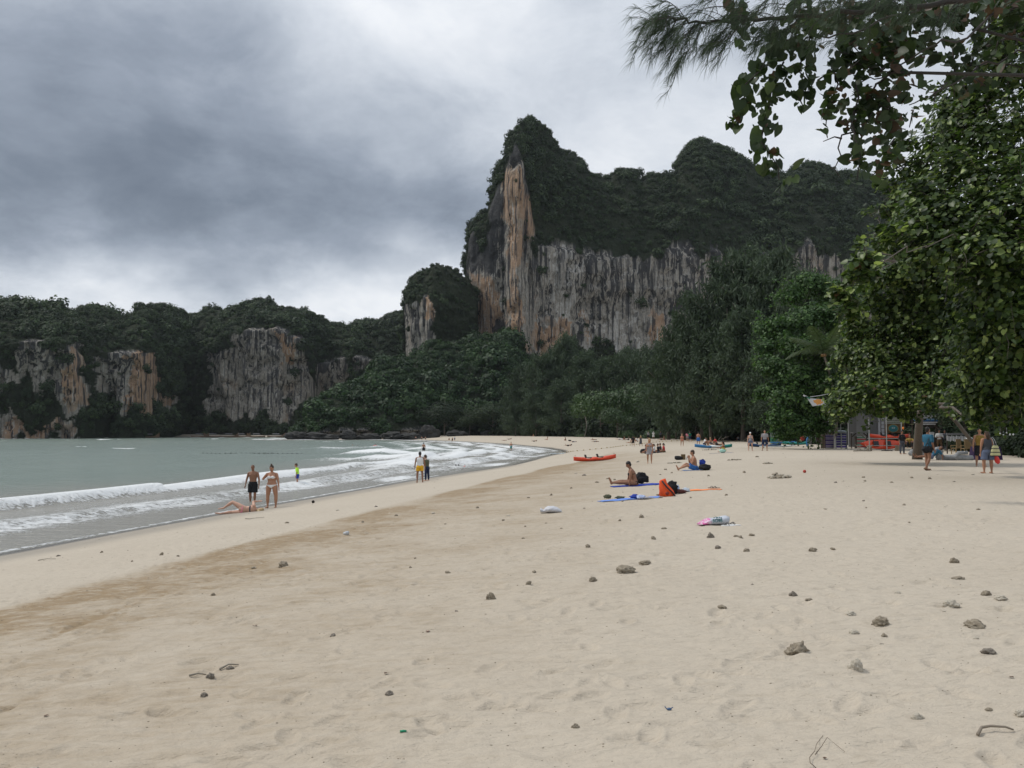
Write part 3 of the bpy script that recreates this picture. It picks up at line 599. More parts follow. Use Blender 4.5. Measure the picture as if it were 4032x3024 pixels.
def blob_tree(q):
    p, n = crown_points(q, 420, (0.5, 0.5, 0.46), lumps=10, lump_r=0.40)
    V, Fc, t = leaf_cloud(p, n, 0.095, q, 0.85, 0.2); t = np.clip(t * 0.7 + 0.5 * np.repeat(p[:, 2], 4) + 0.12, 0, 1) if False else t; return V, Fc, t
PB_FOREST = proto('forest_crown', blob_tree, L_FOREST, 5); PB_HILL = proto('hill_crown', blob_tree, L_HILL, 5)
for bk, pr, lab in (('far', PB_FOREST, 'dark forest clinging to the far cliff across the bay'), ('main', PB_FOREST, 'dark scrub and trees growing on the main cliff and its pinnacle'), ('hill', PB_HILL, 'dense green trees covering the rocky headland')):
    pts = np.concatenate([a for a, b in FOREST_PTS[bk]]); sc = np.concatenate([b for a, b in FOREST_PTS[bk]])
    q = np.random.default_rng(5); pts = pts + np.stack([0 * sc, 0 * sc, sc * 0.12], 1)
    sc = sc * (0.75 + 0.6 * (fbm(pts[:, 0] / 18, pts[:, 1] / 18, pts[:, 2] / 18, o=2) > 0.1) + 0.9 * (q.random(len(sc)) < 0.05))
    scatter('cliff_forest' if bk != 'hill' else 'headland_forest', pts, sc, q.uniform(0, 6.28, len(sc)), pr, label=lab)
# ================================================================== trees
class MB:
    """collects shapes for one mesh"""
    def __init__(s): s.V = []; s.F = []; s.n = 0; s.T = []; s.M = []
    def add(s, V, Fc, tint=None, mi=0):
        V = [tuple(v) for v in V]; s.V += V; s.F += [tuple(i + s.n for i in f) for f in Fc]; s.n += len(V)
        s.T += list(tint) if tint is not None else [0.5] * len(V); s.M += [mi] * len(Fc); return s
    def tube(s, pts, rad, sides=6, mi=0, cap=True):
        pts = [Vector(p) for p in pts]; rad = rad if hasattr(rad, '__len__') else [rad] * len(pts)
        V = []; up = Vector((0.31, 0.17, 0.93)); a = None
        for i, p in enumerate(pts):
            d = (pts[min(i + 1, len(pts) - 1)] - pts[max(i - 1, 0)])
            d = d.normalized() if d.length > 1e-9 else Vector((0, 0, 1))
            if a is None:
                a = d.cross(up); a = a.normalized() if a.length > 1e-4 else Vector((1, 0, 0))
            else: a = (a - d * a.dot(d)); a = a.normalized() if a.length > 1e-6 else d.orthogonal().normalized()
            b = d.cross(a)
            for k in range(sides):
                th = 2 * math.pi * k / sides; V.append(p + (a * math.cos(th) + b * math.sin(th)) * rad[i])
        Fc = [(i * sides + k, i * sides + (k + 1) % sides, (i + 1) * sides + (k + 1) % sides, (i + 1) * sides + k) for i in range(len(pts) - 1) for k in range(sides)]
        if cap: Fc += [tuple(range(sides))[::-1], tuple((len(pts) - 1) * sides + k for k in range(sides))]
        return s.add(V, Fc, mi=mi)
    def box(s, c, d, rz=0.0, mi=0, bev=0.0, rx=0.0, ry=0.0):
        h = [x / 2 for x in d]; m = Euler((rx, ry, rz)).to_matrix(); c = Vector(c)
        V = [c + m @ Vector((x * h[0], y * h[1], z * h[2])) for z in (-1, 1) for y in (-1, 1) for x in (-1, 1)]
        return s.add(V, [(0, 2, 3, 1), (4, 5, 7, 6), (0, 1, 5, 4), (2, 6, 7, 3), (0, 4, 6, 2), (1, 3, 7, 5)], mi=mi)
    def loft(s, rings, mi=0, cap=True, close=True):
        n = len(rings[0]); V = [p for r in rings for p in r]
        Fc = [(i * n + k, i * n + (k + 1) % n, (i + 1) * n + (k + 1) % n, (i + 1) * n + k) for i in range(len(rings) - 1) for k in range(n if close else n - 1)]
        if cap: Fc += [tuple(range(n))[::-1], tuple((len(rings) - 1) * n + k for k in range(n))]
        return s.add(V, Fc, mi=mi)
    def ellip(s, c, r, seg=12, rings=8, rot=None, mi=0, fn=None):
        V = []; m = rot or Matrix.Identity(3); c = Vector(c)
        for i in range(rings + 1):
            ph = math.pi * i / rings
            for k in range(seg):
                th = 2 * math.pi * k / seg; d = Vector((math.sin(ph) * math.cos(th), math.sin(ph) * math.sin(th), math.cos(ph)))
                f = fn(d) if fn else 1.0; V.append(c + m @ Vector((d.x * r[0] * f, d.y * r[1] * f, d.z * r[2] * f)))
        Fc = [(i * seg + k, (i + 1) * seg + k, (i + 1) * seg + (k + 1) % seg, i * seg + (k + 1) % seg) for i in range(rings) for k in range(seg)]
        return s.add(V, Fc, mi=mi)
    def mesh(s, name, mats, smooth=False, tint=False):
        me = bpy.data.meshes.new(name); me.from_pydata([tuple(v) for v in s.V], [], s.F)
        for m in (mats if isinstance(mats, (list, tuple)) else [mats]): me.materials.append(m)
        me.polygons.foreach_set('material_index', s.M)
        if smooth: me.polygons.foreach_set('use_smooth', [True] * len(me.polygons))
        if tint: at = me.attributes.new('tint', 'FLOAT', 'POINT'); at.data.foreach_set('value', s.T)
        me.update(); return me
    def build(s, name, mats, parent=None, smooth=False, tint=False, **kw):
        return link(name, s.mesh(name, mats, smooth, tint), parent, **kw)

def curve3(a, b, sag, n=7, q=None, jit=0.0):
    a, b = Vector(a), Vector(b); out = []
    for i in range(n):
        t = i / (n - 1); p = a.lerp(b, t) + Vector(sag) * math.sin(math.pi * t)
        if q is not None and 0 < i < n - 1: p += Vector(q.normal(0, jit, 3))
        out.append(p)
    return out

# ---- whole trees of the far tree line: trunk and crown meshes shared between copies
def casu_crown(q):
    """unit tall casuarina: upswept boughs ending in drooping feathery tufts"""
    C = []; Nn = []
    for i in range(92):
        h = 0.10 + 0.87 * (i / 92) ** 0.85; a = q.uniform(0, 6.28); L = (0.27 * (1 - h) ** 0.55 + 0.04) * q.uniform(0.6, 1.2) * (1 if h > 0.22 else 0.8)
        b0 = np.array([0.02 * q.normal(), 0.02 * q.normal(), h - 0.04]); tip = b0 + np.array([math.cos(a) * L, math.sin(a) * L, 0.05 + 0.10 * q.random()])
        m = 130; t = q.uniform(0.25, 1.05, m)[:, None]; p = b0 + (tip - b0) * t + q.normal(0, 0.022, (m, 3)) * np.array([1, 1, 1.25]); p[:, 2] -= 0.02 * t[:, 0] ** 2
        C.append(p); Nn.append(q.normal(size=(m, 3)) + np.array([0, 0, 0.3]))
    C = np.concatenate(C); Nn = np.concatenate(Nn); Nn[:, 2] *= 0.5
    return leaf_cloud(C, Nn, 0.034, q, 0.24, 0.05, droop=1.6)
def broad_crown(q):
    p, n = crown_points(q, 3600, (0.62, 0.62, 0.42), lumps=15, lump_r=0.36, hollow=0.6); p[:, 2] += 0.56
    return leaf_cloud(p, n, 0.034, q, 0.7, 0.25)
def bush_crown(q):
    p, n = crown_points(q, 1300, (0.62, 0.62, 0.5), lumps=12, lump_r=0.4, hollow=0.7); p[:, 2] = np.abs(p[:, 2] + 0.18)
    return leaf_cloud(p, n, 0.075, q, 0.65, 0.3)
CASU = proto('casuarina_crown', casu_crown, L_CASU, 3); BROAD_B = proto('broad_crown', broad_crown, L_BUSH, 2)
L_DARK = leaf_mat('shade_leaves', (0.012, 0.020, 0.010), (0.022, 0.038, 0.016), (0.04, 0.062, 0.024), trans=0.15, rough=0.75)  # leaf colours darkened to stand for the shade inside the wood
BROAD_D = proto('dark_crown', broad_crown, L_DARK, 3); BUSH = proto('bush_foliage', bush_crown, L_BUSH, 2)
def trunk_mesh(name, q, h=1.0, r=0.018, forks=5, mat=None):
    m = MB(); m.tube([(0, 0, -0.03), (0.006, 0, 0.12 * h), (-0.008, 0.006, 0.4 * h), (0.004, 0, 0.75 * h), (0, 0, 0.93 * h)], [r * 1.25, r, r * 0.75, r * 0.4, r * 0.12], 7)
    for i in range(forks):
        a = q.uniform(0, 6.28); z = q.uniform(0.22, 0.7) * h
        m.tube(curve3((0, 0, z), (0.20 * math.cos(a), 0.20 * math.sin(a), z + 0.16), (0, 0, -0.02), 4), [r * 0.45, r * 0.3, r * 0.2, r * 0.1], 5)
    return m.mesh(name, mat or M_BARK, smooth=True)
TRUNKS = [trunk_mesh('trunk', np.random.default_rng(i), forks=8) for i in range(3)]
def tree(name, crowns, i, px, toppy, Y, wide, label, cat='tree', group=None, basez=None):
    X = (px - CX) / F * Y; z0 = gz(X, Y) if basez is None else basez
    ztop = P(px, toppy, Y)[2]; H = float(ztop) - z0
    o = empty(name, (X, Y, z0), rz=(i * 2.39) % 6.28, label=label, cat=cat, group=group)
    c = link('crown', crowns[i % len(crowns)], o); c.scale = (H * wide, H * wide, H); c['kind'] = 'stuff'
    t = link('trunk', TRUNKS[i % 3], o); t.scale = (H, H, H * 0.96)
    return o
casus = [ # px, top, depth, width, label
 (2985, 985, 150, 1.0, 'tallest dark casuarina of the grove, its feathery top in front of the cliff'),
 (2868, 1050, 153, 1.0, 'casuarina whose top stands just left of the tallest one'),
 (3095, 1010, 142, 1.0, 'feathery casuarina just right of the tallest one, above the leafy almond tree'),
 (2765, 1165, 156, 1.05, 'casuarina second step down on the left slope of the big grove'),
 (2690, 1250, 160, 1.05, 'casuarina third step down on the left slope of the big grove'),
 (2630, 1345, 168, 1.1, 'lowest casuarina at the left end of the big grove'),
 (3200, 1090, 128, 1.1, 'casuarina half hidden behind the almond tree crown'),
 (2925, 1240, 134, 1.25, 'front casuarina standing under the tallest one'),
 (3060, 1270, 122, 1.25, 'front casuarina behind the couple in grey tops'),
 (2800, 1330, 142, 1.3, 'front casuarina behind the blue and green kayak'),
 (2060, 1445, 318, 1.2, 'small far casuarina at the foot of the orange buttress'),
 (2135, 1400, 308, 1.2, 'far casuarina right of the orange buttress'),
 (2215, 1330, 312, 1.0, 'tall far casuarina in front of the grey cliff face'),
 (2300, 1395, 300, 1.2, 'far casuarina behind the pale leafy tree, to its left'),
 (2372, 1420, 290, 1.2, 'far casuarina right behind the pale leafy tree'),
 (2440, 1380, 288, 1.2, 'far casuarina before the white streaks of the cliff'),
 (2508, 1395, 280, 1.2, 'far casuarina between the pale trees and the big grove'),
 (2572, 1375, 235, 1.2, 'casuarina at the gap left of the big grove'),
 (2110, 1540, 285, 1.5, 'low broad casuarina at the back of the sand, farthest left'),
 (2210, 1500, 275, 1.5, 'low broad casuarina at the back of the sand behind the red kayak'),
 (2030, 1590, 300, 1.4, 'short casuarina beside the headland forest')]
for i, (px, tp, Y, w, lab) in enumerate(casus): tree('casuarina_tree', CASU, i, px, tp, Y, w, lab, group='casuarinas along the back of the beach')
for i, (px, tp, Y, w, lab) in enumerate([(2365, 1500, 240, 1.1, 'spreading leafy tree left of two paler ones behind the beach'), (2500, 1478, 232, 1.0, 'bright green leafy tree in the middle of the tree line'),
    (2585, 1500, 215, 0.9, 'bright green leafy tree against the dark casuarinas'), (2430, 1585, 214, 1.3, 'low bright leafy tree in front of the middle tree line')]):
    tree('leafy_tree', BROAD_B, i, px, tp, Y, w, lab, group='leafy trees behind the beach')
darks = [(1750, 1560, 345, 1.3), (1850, 1600, 340, 1.4), (1940, 1570, 335, 1.3), (2290, 1590, 262, 1.3), (2560, 1600, 205, 1.2), (2660, 1560, 178, 1.2), (2740, 1570, 170, 1.3), (2840, 1560, 150, 1.3), (2960, 1570, 140, 1.3), (3080, 1540, 112, 1.2), (3190, 1500, 108, 1.2), (3330, 1450, 105, 1.2), (3480, 1400, 100, 1.2), (3640, 1380, 96, 1.2), (3800, 1300, 84, 1.2), (3950, 1250, 78, 1.2), (4080, 1200, 70, 1.1), (3700, 1480, 78, 1.3), (3860, 1480, 68, 1.3), (4000, 1450, 60, 1.3), (4120, 1300, 52, 1.2)]
DK = ['dark tree on the headland slope above the surf', 'dark tree where the headland meets the far sand', 'dark tree behind the tall shore rock and far sand', 'dark tree left of the spreading leafy tree', 'dark tree behind the bright bush of the people in white', 'dark tree behind the thin leaning palms', 'dark tree right of the straight thin palm', 'dark tree behind the man in blue trunks',
 'dark tree behind the sitter in a white shirt', 'dark tree behind the green information stand', 'dark tree behind the metal frame and boards', 'dark tree behind the rental hut roof', 'dark tree above the grey shop building', 'dark tree above the blue and white stall', 'dark tree high behind the leaning hibiscus trunk', 'dark tree behind the upper crown at the right edge',
 'tallest dark tree, mostly beyond the right edge', 'dark low tree behind the white railing and chairs', 'dark low tree behind the woman with the striped bag', 'dark low tree at the right edge behind the row of globes', 'dark tree cut by the right edge of the view']
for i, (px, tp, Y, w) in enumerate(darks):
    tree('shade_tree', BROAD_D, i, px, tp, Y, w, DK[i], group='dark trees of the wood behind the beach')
for i, (px, tp, Y, w, lab) in enumerate([(2470, 1688, 200, 1.6, 'bright green bush at the back of the sand, left of two'), (2560, 1680, 192, 2.2, 'bright green bush behind the standing people in white'), (2640, 1700, 186, 1.8, 'small bright bush right of the standing people in white'), (2800, 1640, 150, 0.9, 'bright bush under the casuarinas behind the man in blue trunks'), (2050, 1708, 318, 6.0, 'low green creeper patch at the far back edge of the sand'), (2290, 1702, 255, 3.0, 'low green shrub at the back of the sand above the red kayak')]):
    X = (px - CX) / F * Y; z0 = gz(X, Y); H = float(P(px, tp, Y)[2]) - z0
    o = link('bush', BUSH[i % 2], label=lab, cat='bush'); o.location = (X, Y, z0 - 0.05); o.scale = (H * w, H * w * 0.8, H * 1.5); o.rotation_euler = (0, 0, i * 1.7)
# undergrowth row added to block light at the foot of the wood
q = np.random.default_rng(12); e = np.array([(4500, 38), (4150, 46), (3960, 56), (3800, 66), (3500, 90), (3250, 100), (3050, 128), (2850, 152), (2650, 185), (2400, 232), (2100, 300), (1900, 338), (1700, 350)], float)
n = 900; t = q.random(n); px = 1700 + 2800 * t; Y = np.interp(px, e[::-1, 0], e[::-1, 1]) * q.uniform(1.02, 1.12, n) + q.uniform(0, 3, n); X = (px - CX) / F * Y; S = np.clip(Y * 0.018, 1.3, 5) * q.uniform(0.8, 1.5, n)
scatter('undergrowth', np.stack([X, Y, ground(X, Y) + S * 0.35], -1), S * 1.8, q.uniform(0, 6.28, n), proto('undergrowth_plant', blob_tree, L_DARK, 3), label='dark undergrowth row added to block light along the foot of the wood')

# ---- trees whose crown is laid out lump by lump
def heart_leaf(size=1.0, fold=0.22, curl=0.12):
    """one broad heart-shaped leaf, 12 triangles or so, base at the origin, tip towards -Z when hanging"""
    pr = [(0, 0), (0.30, 0.16), (0.52, -0.10), (0.50, -0.42), (0.28, -0.78), (0, -1.08)]
    V = []; Fc = []
    for y, zc in ((0, 0), (0, -0.40), (0, -0.75), (0, -1.08)): V.append((0, 0.0 + curl * zc * zc, zc))
    for sgn in (1, -1):
        b = len(V)
        for (xx, zz) in pr[1:5]: V.append((sgn * xx, fold * abs(xx) * 1.1 + curl * zz * zz, zz))
        f = [(0, b, b + 1), (0, b + 1, 1), (1, b + 1, b + 2), (1, b + 2, 2), (2, b + 2, b + 3), (2, b + 3, 3)]
        Fc += [t if sgn > 0 else t[::-1] for t in f]
    return np.array(V) * size * 0.93, np.array(Fc)
HV, HF = heart_leaf()
def heart_cloud(C, N, size, q, down=0.8, hv=None):
    """real heart leaves at C facing N"""
    n = len(C); N = unit(N); t = q.normal(size=(n, 3)) * 0.8 + np.array([0, 0, 1.0]) * down; t = unit(t - (t * N).sum(1, keepdims=True) * N); b = np.cross(N, t)
    s = (size * q.uniform(0.45, 1.45, n))[:, None, None]
    hv = HV
    V = C[:, None, :] + s * (hv[None, :, 0:1] * b[:, None] + hv[None, :, 1:2] * N[:, None] + hv[None, :, 2:3] * t[:, None])
    Fc = (np.arange(n)[:, None, None] * len(hv) + HF[None]).reshape(-1, 3)
    tint = np.repeat(np.clip(q.normal(0.42, 0.30, n), 0.0, 1), len(hv))
    return V.reshape(-1, 3), Fc, tint
def lump_tree(name, label, base, lumps, trunk_r, leaf, n_per, mat, bark, q, hearts=False, fork=None, shell=0.55, nparts=0, cat='tree', flat=0.75, wind=None, group=None, aspect=0.65):
    """lumps: (px, py, Y, radius)"""
    base = Vector(base); o = empty(name, base, label=label, cat=cat, group=group)
    fork = Vector(fork) if fork else base + Vector((0, 0, 3))
    tb = MB(); tb.tube([base - base + Vector((0, 0, -0.3)), (fork - base) * 0.35 + Vector(q.normal(0, 0.05, 3)), (fork - base) * 0.7 + Vector(q.normal(0, 0.05, 3)), fork - base], [trunk_r * 1.3, trunk_r, trunk_r * 0.85, trunk_r * 0.75], 9)
    CC, NN = [], []; bb = MB(); fk = fork - base; done = [(fk, trunk_r * 0.6)]
    for (px, py, Y, r) in sorted(lumps, key=lambda l: (PV(*l[:3]) - fork).length):
        c = PV(px, py, Y) - base; nn = int(n_per * r * r)
        d = unit(q.normal(size=(nn, 3))); d[:, 2] *= flat
        # small twigs of leaves inside each lump make it uneven
        sub = unit(q.normal(size=(max(6, int(10 * r)), 3))) * r * 0.62 * q.uniform(0.5, 1.2, (max(6, int(10 * r)), 1)); sub[:, 2] *= flat
        k = q.integers(0, len(sub), nn); p = np.array(c) + sub[k] + d * r * (0.42 * q.uniform(shell, 1.1, nn) * np.where(q.random(nn) < 0.22, 1.9, 1.0))[:, None]
        nr = unit(d * 0.7 + unit(sub[k]) * 0.5 + q.normal(0, 0.45, (nn, 3)) + np.array([0, 0, 0.55]) + (np.array(wind) if wind else 0))
        CC.append(p); NN.append(nr)
        for s in range(5):      # loose sprays that break the outline of the crown
            dv = Vector(unit(q.normal(size=3) * np.array([1, 1, 0.8]))); ln = r * q.uniform(1.1, 1.75); a0 = c + dv * r * 0.4; pts_ = curve3(a0, c + dv * ln + Vector((0, 0, -0.25 * ln)), (0, 0, 0.12 * ln), 6, q, 0.03)
            bb.tube(pts_, [0.013, 0.011, 0.009, 0.007, 0.005, 0.003], 4); m_ = int(n_per * 0.045)
            for k_ in range(m_):
                t_ = q.uniform(0.2, 1.0) * 4.99; i_ = int(t_); pp = pts_[i_].lerp(pts_[i_ + 1], t_ - i_); CC.append(np.array([pp]) + q.normal(0, leaf * 0.55, (1, 3))); NN.append(unit(q.normal(0, 0.6, (1, 3)) + np.array([[0, -0.1, 0.7]]) + (np.array([wind]) if wind else 0)))
        par, pr_ = min(done, key=lambda d: (d[0] - c).length + 0.15 * (d[0] - fk).length); L = (c - par).length; rr_ = max(0.014, pr_ * 0.62)
        bb.tube(curve3(par, c, (0, 0, 0.08 * L * q.uniform(-0.6, 1)), 8, q, 0.03 * L ** 0.7), list(np.linspace(min(pr_ * 0.8, 0.10), rr_, 8)), 6); done.append((c, rr_))
        for s in range(4):
            e = Vector(np.array(c) + q.normal(0, r * 0.5, 3)); bb.tube(curve3(c.lerp(par, 0.25), e, (0, 0, 0.1), 5, q, 0.06), [0.02, 0.016, 0.012, 0.008, 0.005], 4)
    CC = np.concatenate(CC); NN = np.concatenate(NN)
    if hearts:
        dist = np.linalg.norm(CC + np.array(base) - np.array([0, 0, CAMZ]), axis=1); order = np.argsort(dist); first = order[:nparts]; rest = order[nparts:]
        shapes = [mesh_np('leaf', HV * np.array([a, 1, b]), HF, [mat], attrs={'tint': np.full(len(HV), t)}) for a, b, t in ((1, 1, 0.15), (0.9, 1.05, 0.35), (1.05, 0.9, 0.5), (0.95, 1, 0.7), (1, 0.95, 0.0))]
        for i in first:
            N = Vector(NN[i]); t = Vector(q.normal(0, 0.5, 3)) + Vector((0, 0, 1)); t = (t - N * t.dot(N)).normalized(); b = N.cross(t)
            l = link('leaf', shapes[int(q.integers(0, 5))], o); s = leaf * q.uniform(0.7, 1.25)
            mt = Matrix((b, N, t)).transposed().to_4x4() @ Matrix.Scale(s, 4); mt.translation = Vector(CC[i]); l.matrix_local = mt
        V, Fc, ti = heart_cloud(CC[rest], NN[rest], leaf, q)
    else:
        V, Fc, ti = leaf_cloud(CC, NN, leaf, q, aspect, 0.3)
    link('foliage', mesh_np('foliage', V, Fc, [mat], attrs={'tint': ti}), o, kind='stuff')
    tb.build('trunk', bark, o, smooth=True); bb.build('branches', bark, o, smooth=True)
    return o
q = np.random.default_rng(21)
AL = [(3200, 1120, 80, 1.9), (3110, 1160, 80, 1.6), (3290, 1150, 80, 2.0), (3370, 1180, 80, 2.2), (3150, 1260, 78, 2.0), (3230, 1240, 78, 2.0), (3330, 1270, 78, 2.2), (3040, 1290, 79, 1.7), (3090, 1340, 78, 1.9), (3170, 1370, 76, 2.0), (3010, 1370, 78, 1.3),
      (3060, 1450, 77, 1.9), (3140, 1480, 76, 2.0), (3230, 1500, 76, 2.0), (3030, 1540, 77, 1.4), (3100, 1560, 76, 2.0), (3180, 1590, 76, 2.0), (3080, 1640, 76, 1.6), (3150, 1670, 76, 1.7), (3090, 1700, 77, 1.3), (3260, 1620, 77, 2.0), (3210, 1690, 78, 1.5), (3330, 1380, 76, 2.2), (3340, 1500, 76, 2.2), (3260, 1380, 76, 2.0)]
lump_tree('sea_almond_tree', 'leafy almond tree left of the coconut palm, crown reaching down to the sand', G(3250, 1765), AL, 0.35, 0.30, 520, L_ALMOND, M_BARK, q, fork=PV(3240, 1560, 79), flat=0.6)
HB = []
for (px, py, Y, r) in [(3330, 1585, 42, 1.0), (3420, 1565, 40, 1.1), (3500, 1570, 40, 1.0), (3275, 1615, 43, 0.6), (3600, 1560, 40, 1.1), (3700, 1555, 39, 1.1), (3400, 1500, 42, 1.3), (3340, 1540, 43, 1.0), (3500, 1500, 41, 1.4), (3610, 1500, 41, 1.4), (3720, 1490, 40, 1.4),
    (3400, 1390, 43, 1.3), (3470, 1410, 42, 1.4), (3580, 1390, 42, 1.5), (3690, 1390, 41, 1.5), (3390, 1290, 43, 1.1), (3460, 1290, 43, 1.3), (3560, 1280, 42, 1.5), (3670, 1280, 41, 1.6), (3780, 1380, 40, 1.5), (3800, 1270, 40, 1.6),
    (3440, 1190, 42, 1.1), (3520, 1170, 42, 1.3), (3620, 1160, 41, 1.5), (3730, 1160, 40, 1.6), (3500, 1080, 40, 1.0), (3580, 1060, 40, 1.2), (3680, 1050, 40, 1.5), (3420, 1120, 42, .7), (3330, 1410, 44, .8), (3780, 1060, 39, 1.5), (3450, 1610, 41, .8), (3560, 1620, 41, .7)]: HB.append((px, py, Y, r))
lump_tree('sea_hibiscus_tree', 'large hibiscus tree in full leaf spreading over the orange kayaks on their rack', G(3610, 1808), HB, 0.24, 0.175, 520, L_HIB, M_BARK, q, hearts=True, fork=PV(3625, 1620, 46), nparts=300, wind=(-0.2, -0.1, 0.25))
HC = [(3560, 560, 31, .55), (3530, 640, 31, .5), (3600, 700, 31, .7), (3500, 740, 31, .45), (3540, 800, 30, .6), (3470, 830, 30, .4), (3440, 960, 29, .5), (3900, 200, 28, .8), (4000, 40, 28, 1.0), (3920, 100, 28, .6), (3870, 720, 27, 1.1), (3960, 720, 27, 1.1), (3760, 680, 28, 1.0), (3680, 560, 30, .9), (3740, 470, 30, 1.0), (3640, 640, 30, .8), (3780, 380, 30, 1.0), (3860, 330, 30, 1.1), (3930, 400, 29, 1.2), (3820, 480, 29, 1.2), (3900, 540, 28, 1.2), (3760, 590, 29, 1.0), (3850, 640, 29, .8), (4000, 260, 28, 1.2), (4020, 480, 28, 1.3), (4000, 620, 28, 1.1), (3970, 180, 29, .9), (4060, 120, 28, 1.0),
      (3620, 780, 28, 1.0), (3700, 740, 28, 1.0), (3560, 860, 28, .8), (3480, 920, 28, .55), (3650, 880, 27, 1.1), (3750, 860, 27, 1.2), (3860, 820, 27, 1.2), (3960, 860, 26, 1.3), (4040, 780, 26, 1.3), (3560, 960, 27, .7), (3660, 980, 27, 1.0), (3780, 960, 26, 1.2), (3900, 960, 26, 1.3), (4010, 980, 25, 1.3),
      (3850, 1080, 27, 1.2), (3960, 1100, 26, 1.3), (4050, 1120, 26, 1.3), (3880, 1200, 27, 1.3), (3990, 1230, 26, 1.4), (3860, 1320, 28, 1.3), (3970, 1350, 27, 1.4), (4060, 1360, 27, 1.3), (3860, 1440, 29, 1.2), (3960, 1470, 28, 1.4), (4050, 1500, 28, 1.2), (3830, 1540, 30, 1.0), (3900, 1570, 29, .9), (4000, 1590, 29, 1.0), (3870, 1630, 30, .6), (4060, 1620, 29, .8), (3410, 1010, 20, .28), (3370, 1080, 20, .26), (3420, 1060, 20, .3), (3320, 1160, 20, .2), (3330, 1240, 20, .3)]
HR = lump_tree('hibiscus_tree', 'nearer hibiscus tree filling the right edge of the view with its leafy crown', G(3885, 1800) , HC, 0.11, 0.158, 400, L_HIB, M_BARK, q, hearts=True, fork=PV(3700, 1590, 38), nparts=300, wind=(-0.3, -0.15, 0.3))

# ---- coconut palms
def palm_frond(q, L=4.0, droop=1.0, bend=0.0, n=34):
    m = MB(); pts = []
    for i in range(n + 1):
        t = i / n; pts.append(Vector((L * t * (1 - 0.16 * t * t * droop), L * bend * t * t, L * (0.34 * t - 0.62 * droop * t * t))))
    m.tube(pts[::3], list(np.linspace(0.035, 0.008, len(pts[::3]))), 4)
    for i in range(3, n + 1):
        t = i / n; d = (pts[i] - pts[i - 1]).normalized(); side = d.cross(Vector((0, 0, 1))).normalized(); ll = 0.30 * L * math.sin(math.pi * min(0.97, 0.16 + 0.82 * t)) ** 0.7
        for s in (-1, 1):
            e = pts[i] + (side * s * 0.78 + d * 0.5 + Vector((0, 0, -0.34 - 0.25 * q.random()))) * ll; w = d * 0.035 + Vector((0, 0, 0.01))
            mid = pts[i].lerp(e, 0.5) + Vector((0, 0, 0.05 * ll))
            m.add([pts[i] - w, pts[i] + w, mid + w, mid - w, e], [(0, 1, 2, 3), (3, 2, 4)], tint=[q.uniform(0.1, 0.9)] * 5)
    return m
def palm(px, py, Y, base, label, L, nf, seed):
    q = np.random.default_rng(seed); top = PV(px, py, Y); base = Vector(base); o = empty('coconut_palm', base, label=label, cat='palm tree'); tbk = M_BARK if Y > 200 else M_BARKL
    m = MB(); c = top - base; pts = curve3((0, 0, -0.3), c, (c.length * 0.05, 0, 0), 9); m.tube(pts, list(np.linspace(0.16, 0.09, 9)), 8); m.build('trunk', tbk, o, smooth=True)
    fr = [palm_frond(np.random.default_rng(seed + k), L, dr, bd).mesh('frond', L_PALM, tint=True) for k, (dr, bd) in enumerate(((0.9, 0.1), (0.55, -0.15), (1.4, 0.05)))]
    for i in range(nf):
        f = link('frond', fr[i % 3], o); f.location = c; f.rotation_euler = (q.normal(0, 0.15), (-0.75 if i % 3 == 1 else 0.05) + q.normal(0, 0.2), i * 2.4 + q.normal(0, 0.2))
    k = MB()
    for i in range(5): a = i * 1.25; k.ellip(c + Vector((0.16 * math.cos(a), 0.16 * math.sin(a), -0.16)), (0.11, 0.11, 0.13), 8, 6)
    k.build('coconuts', plain('coconut_husk', (0.22, 0.13, 0.05)), o, smooth=True)
palm(3243, 1392, 73.5, (float(P(3285, 1700, 80)[0]), 80, 0.0), 'coconut palm with windblown fronds in front of the almond tree', 3.6, 14, 5)
palm(2690, 1600, 182, G(2712, 1727), 'thin coconut palm with a leaning pale trunk under the casuarinas', 4.2, 11, 9)
palm(2722, 1585, 190, G(2722, 1726), 'thin coconut palm with a straight pale trunk beside the leaning one', 4.2, 11, 13)
palm(2290, 1610, 258, G(2300, 1722), 'far coconut palm above the red kayak, thin leaning trunk', 5.0, 11, 17)

# ---- the hibiscus boughs hanging into the top right corner
def zp(x, y, Y): return PV(x / 1.3554 + 2400, y / 1.3554, Y)
q = np.random.default_rng(33)
nb = Vector((8.2, 9.6, gz(8.2, 9.6))); near = empty('hibiscus_tree', nb, label='overhead hibiscus whose leafy boughs hang into the top right corner', cat='tree')
tb = MB(); frk = Vector((7.6, 9.2, 5.2)); tb.tube([(0, 0, -0.3), (0.1, 0, 1.5), (-0.2, -0.1, 3.2), frk - nb], [0.24, 0.19, 0.16, 0.13], 10); tb.build('trunk', M_BARK, near, smooth=True)
M_BOUGH = bark_mat('silhouette_bark', (0.028, 0.024, 0.020), (0.065, 0.055, 0.046))  # bark colour darkened to paint the boughs as silhouettes against the sky
br = MB()
boughs = [([(2300, 40), (2060, 60), (1900, 190), (1720, 240), (1500, 390), (1340, 440)], 8.0), ([(2300, 250), (2150, 290), (1980, 360), (1750, 500), (1600, 560)], 8.6), ([(2300, -60), (2000, -20), (1600, 60), (1300, 180), (1060, 210), (900, 290)], 7.6),
          ([(2300, -120), (1900, -60), (1500, -10), (1200, 60), (960, 130), (880, 230)], 7.9), ([(1950, 170), (2060, 100), (2060, -40)], 8.3), ([(1500, 390), (1400, 470), (1290, 640), (1320, 760)], 8.0), ([(2250, 150), (2000, 250), (1850, 360), (1840, 470)], 8.8)]
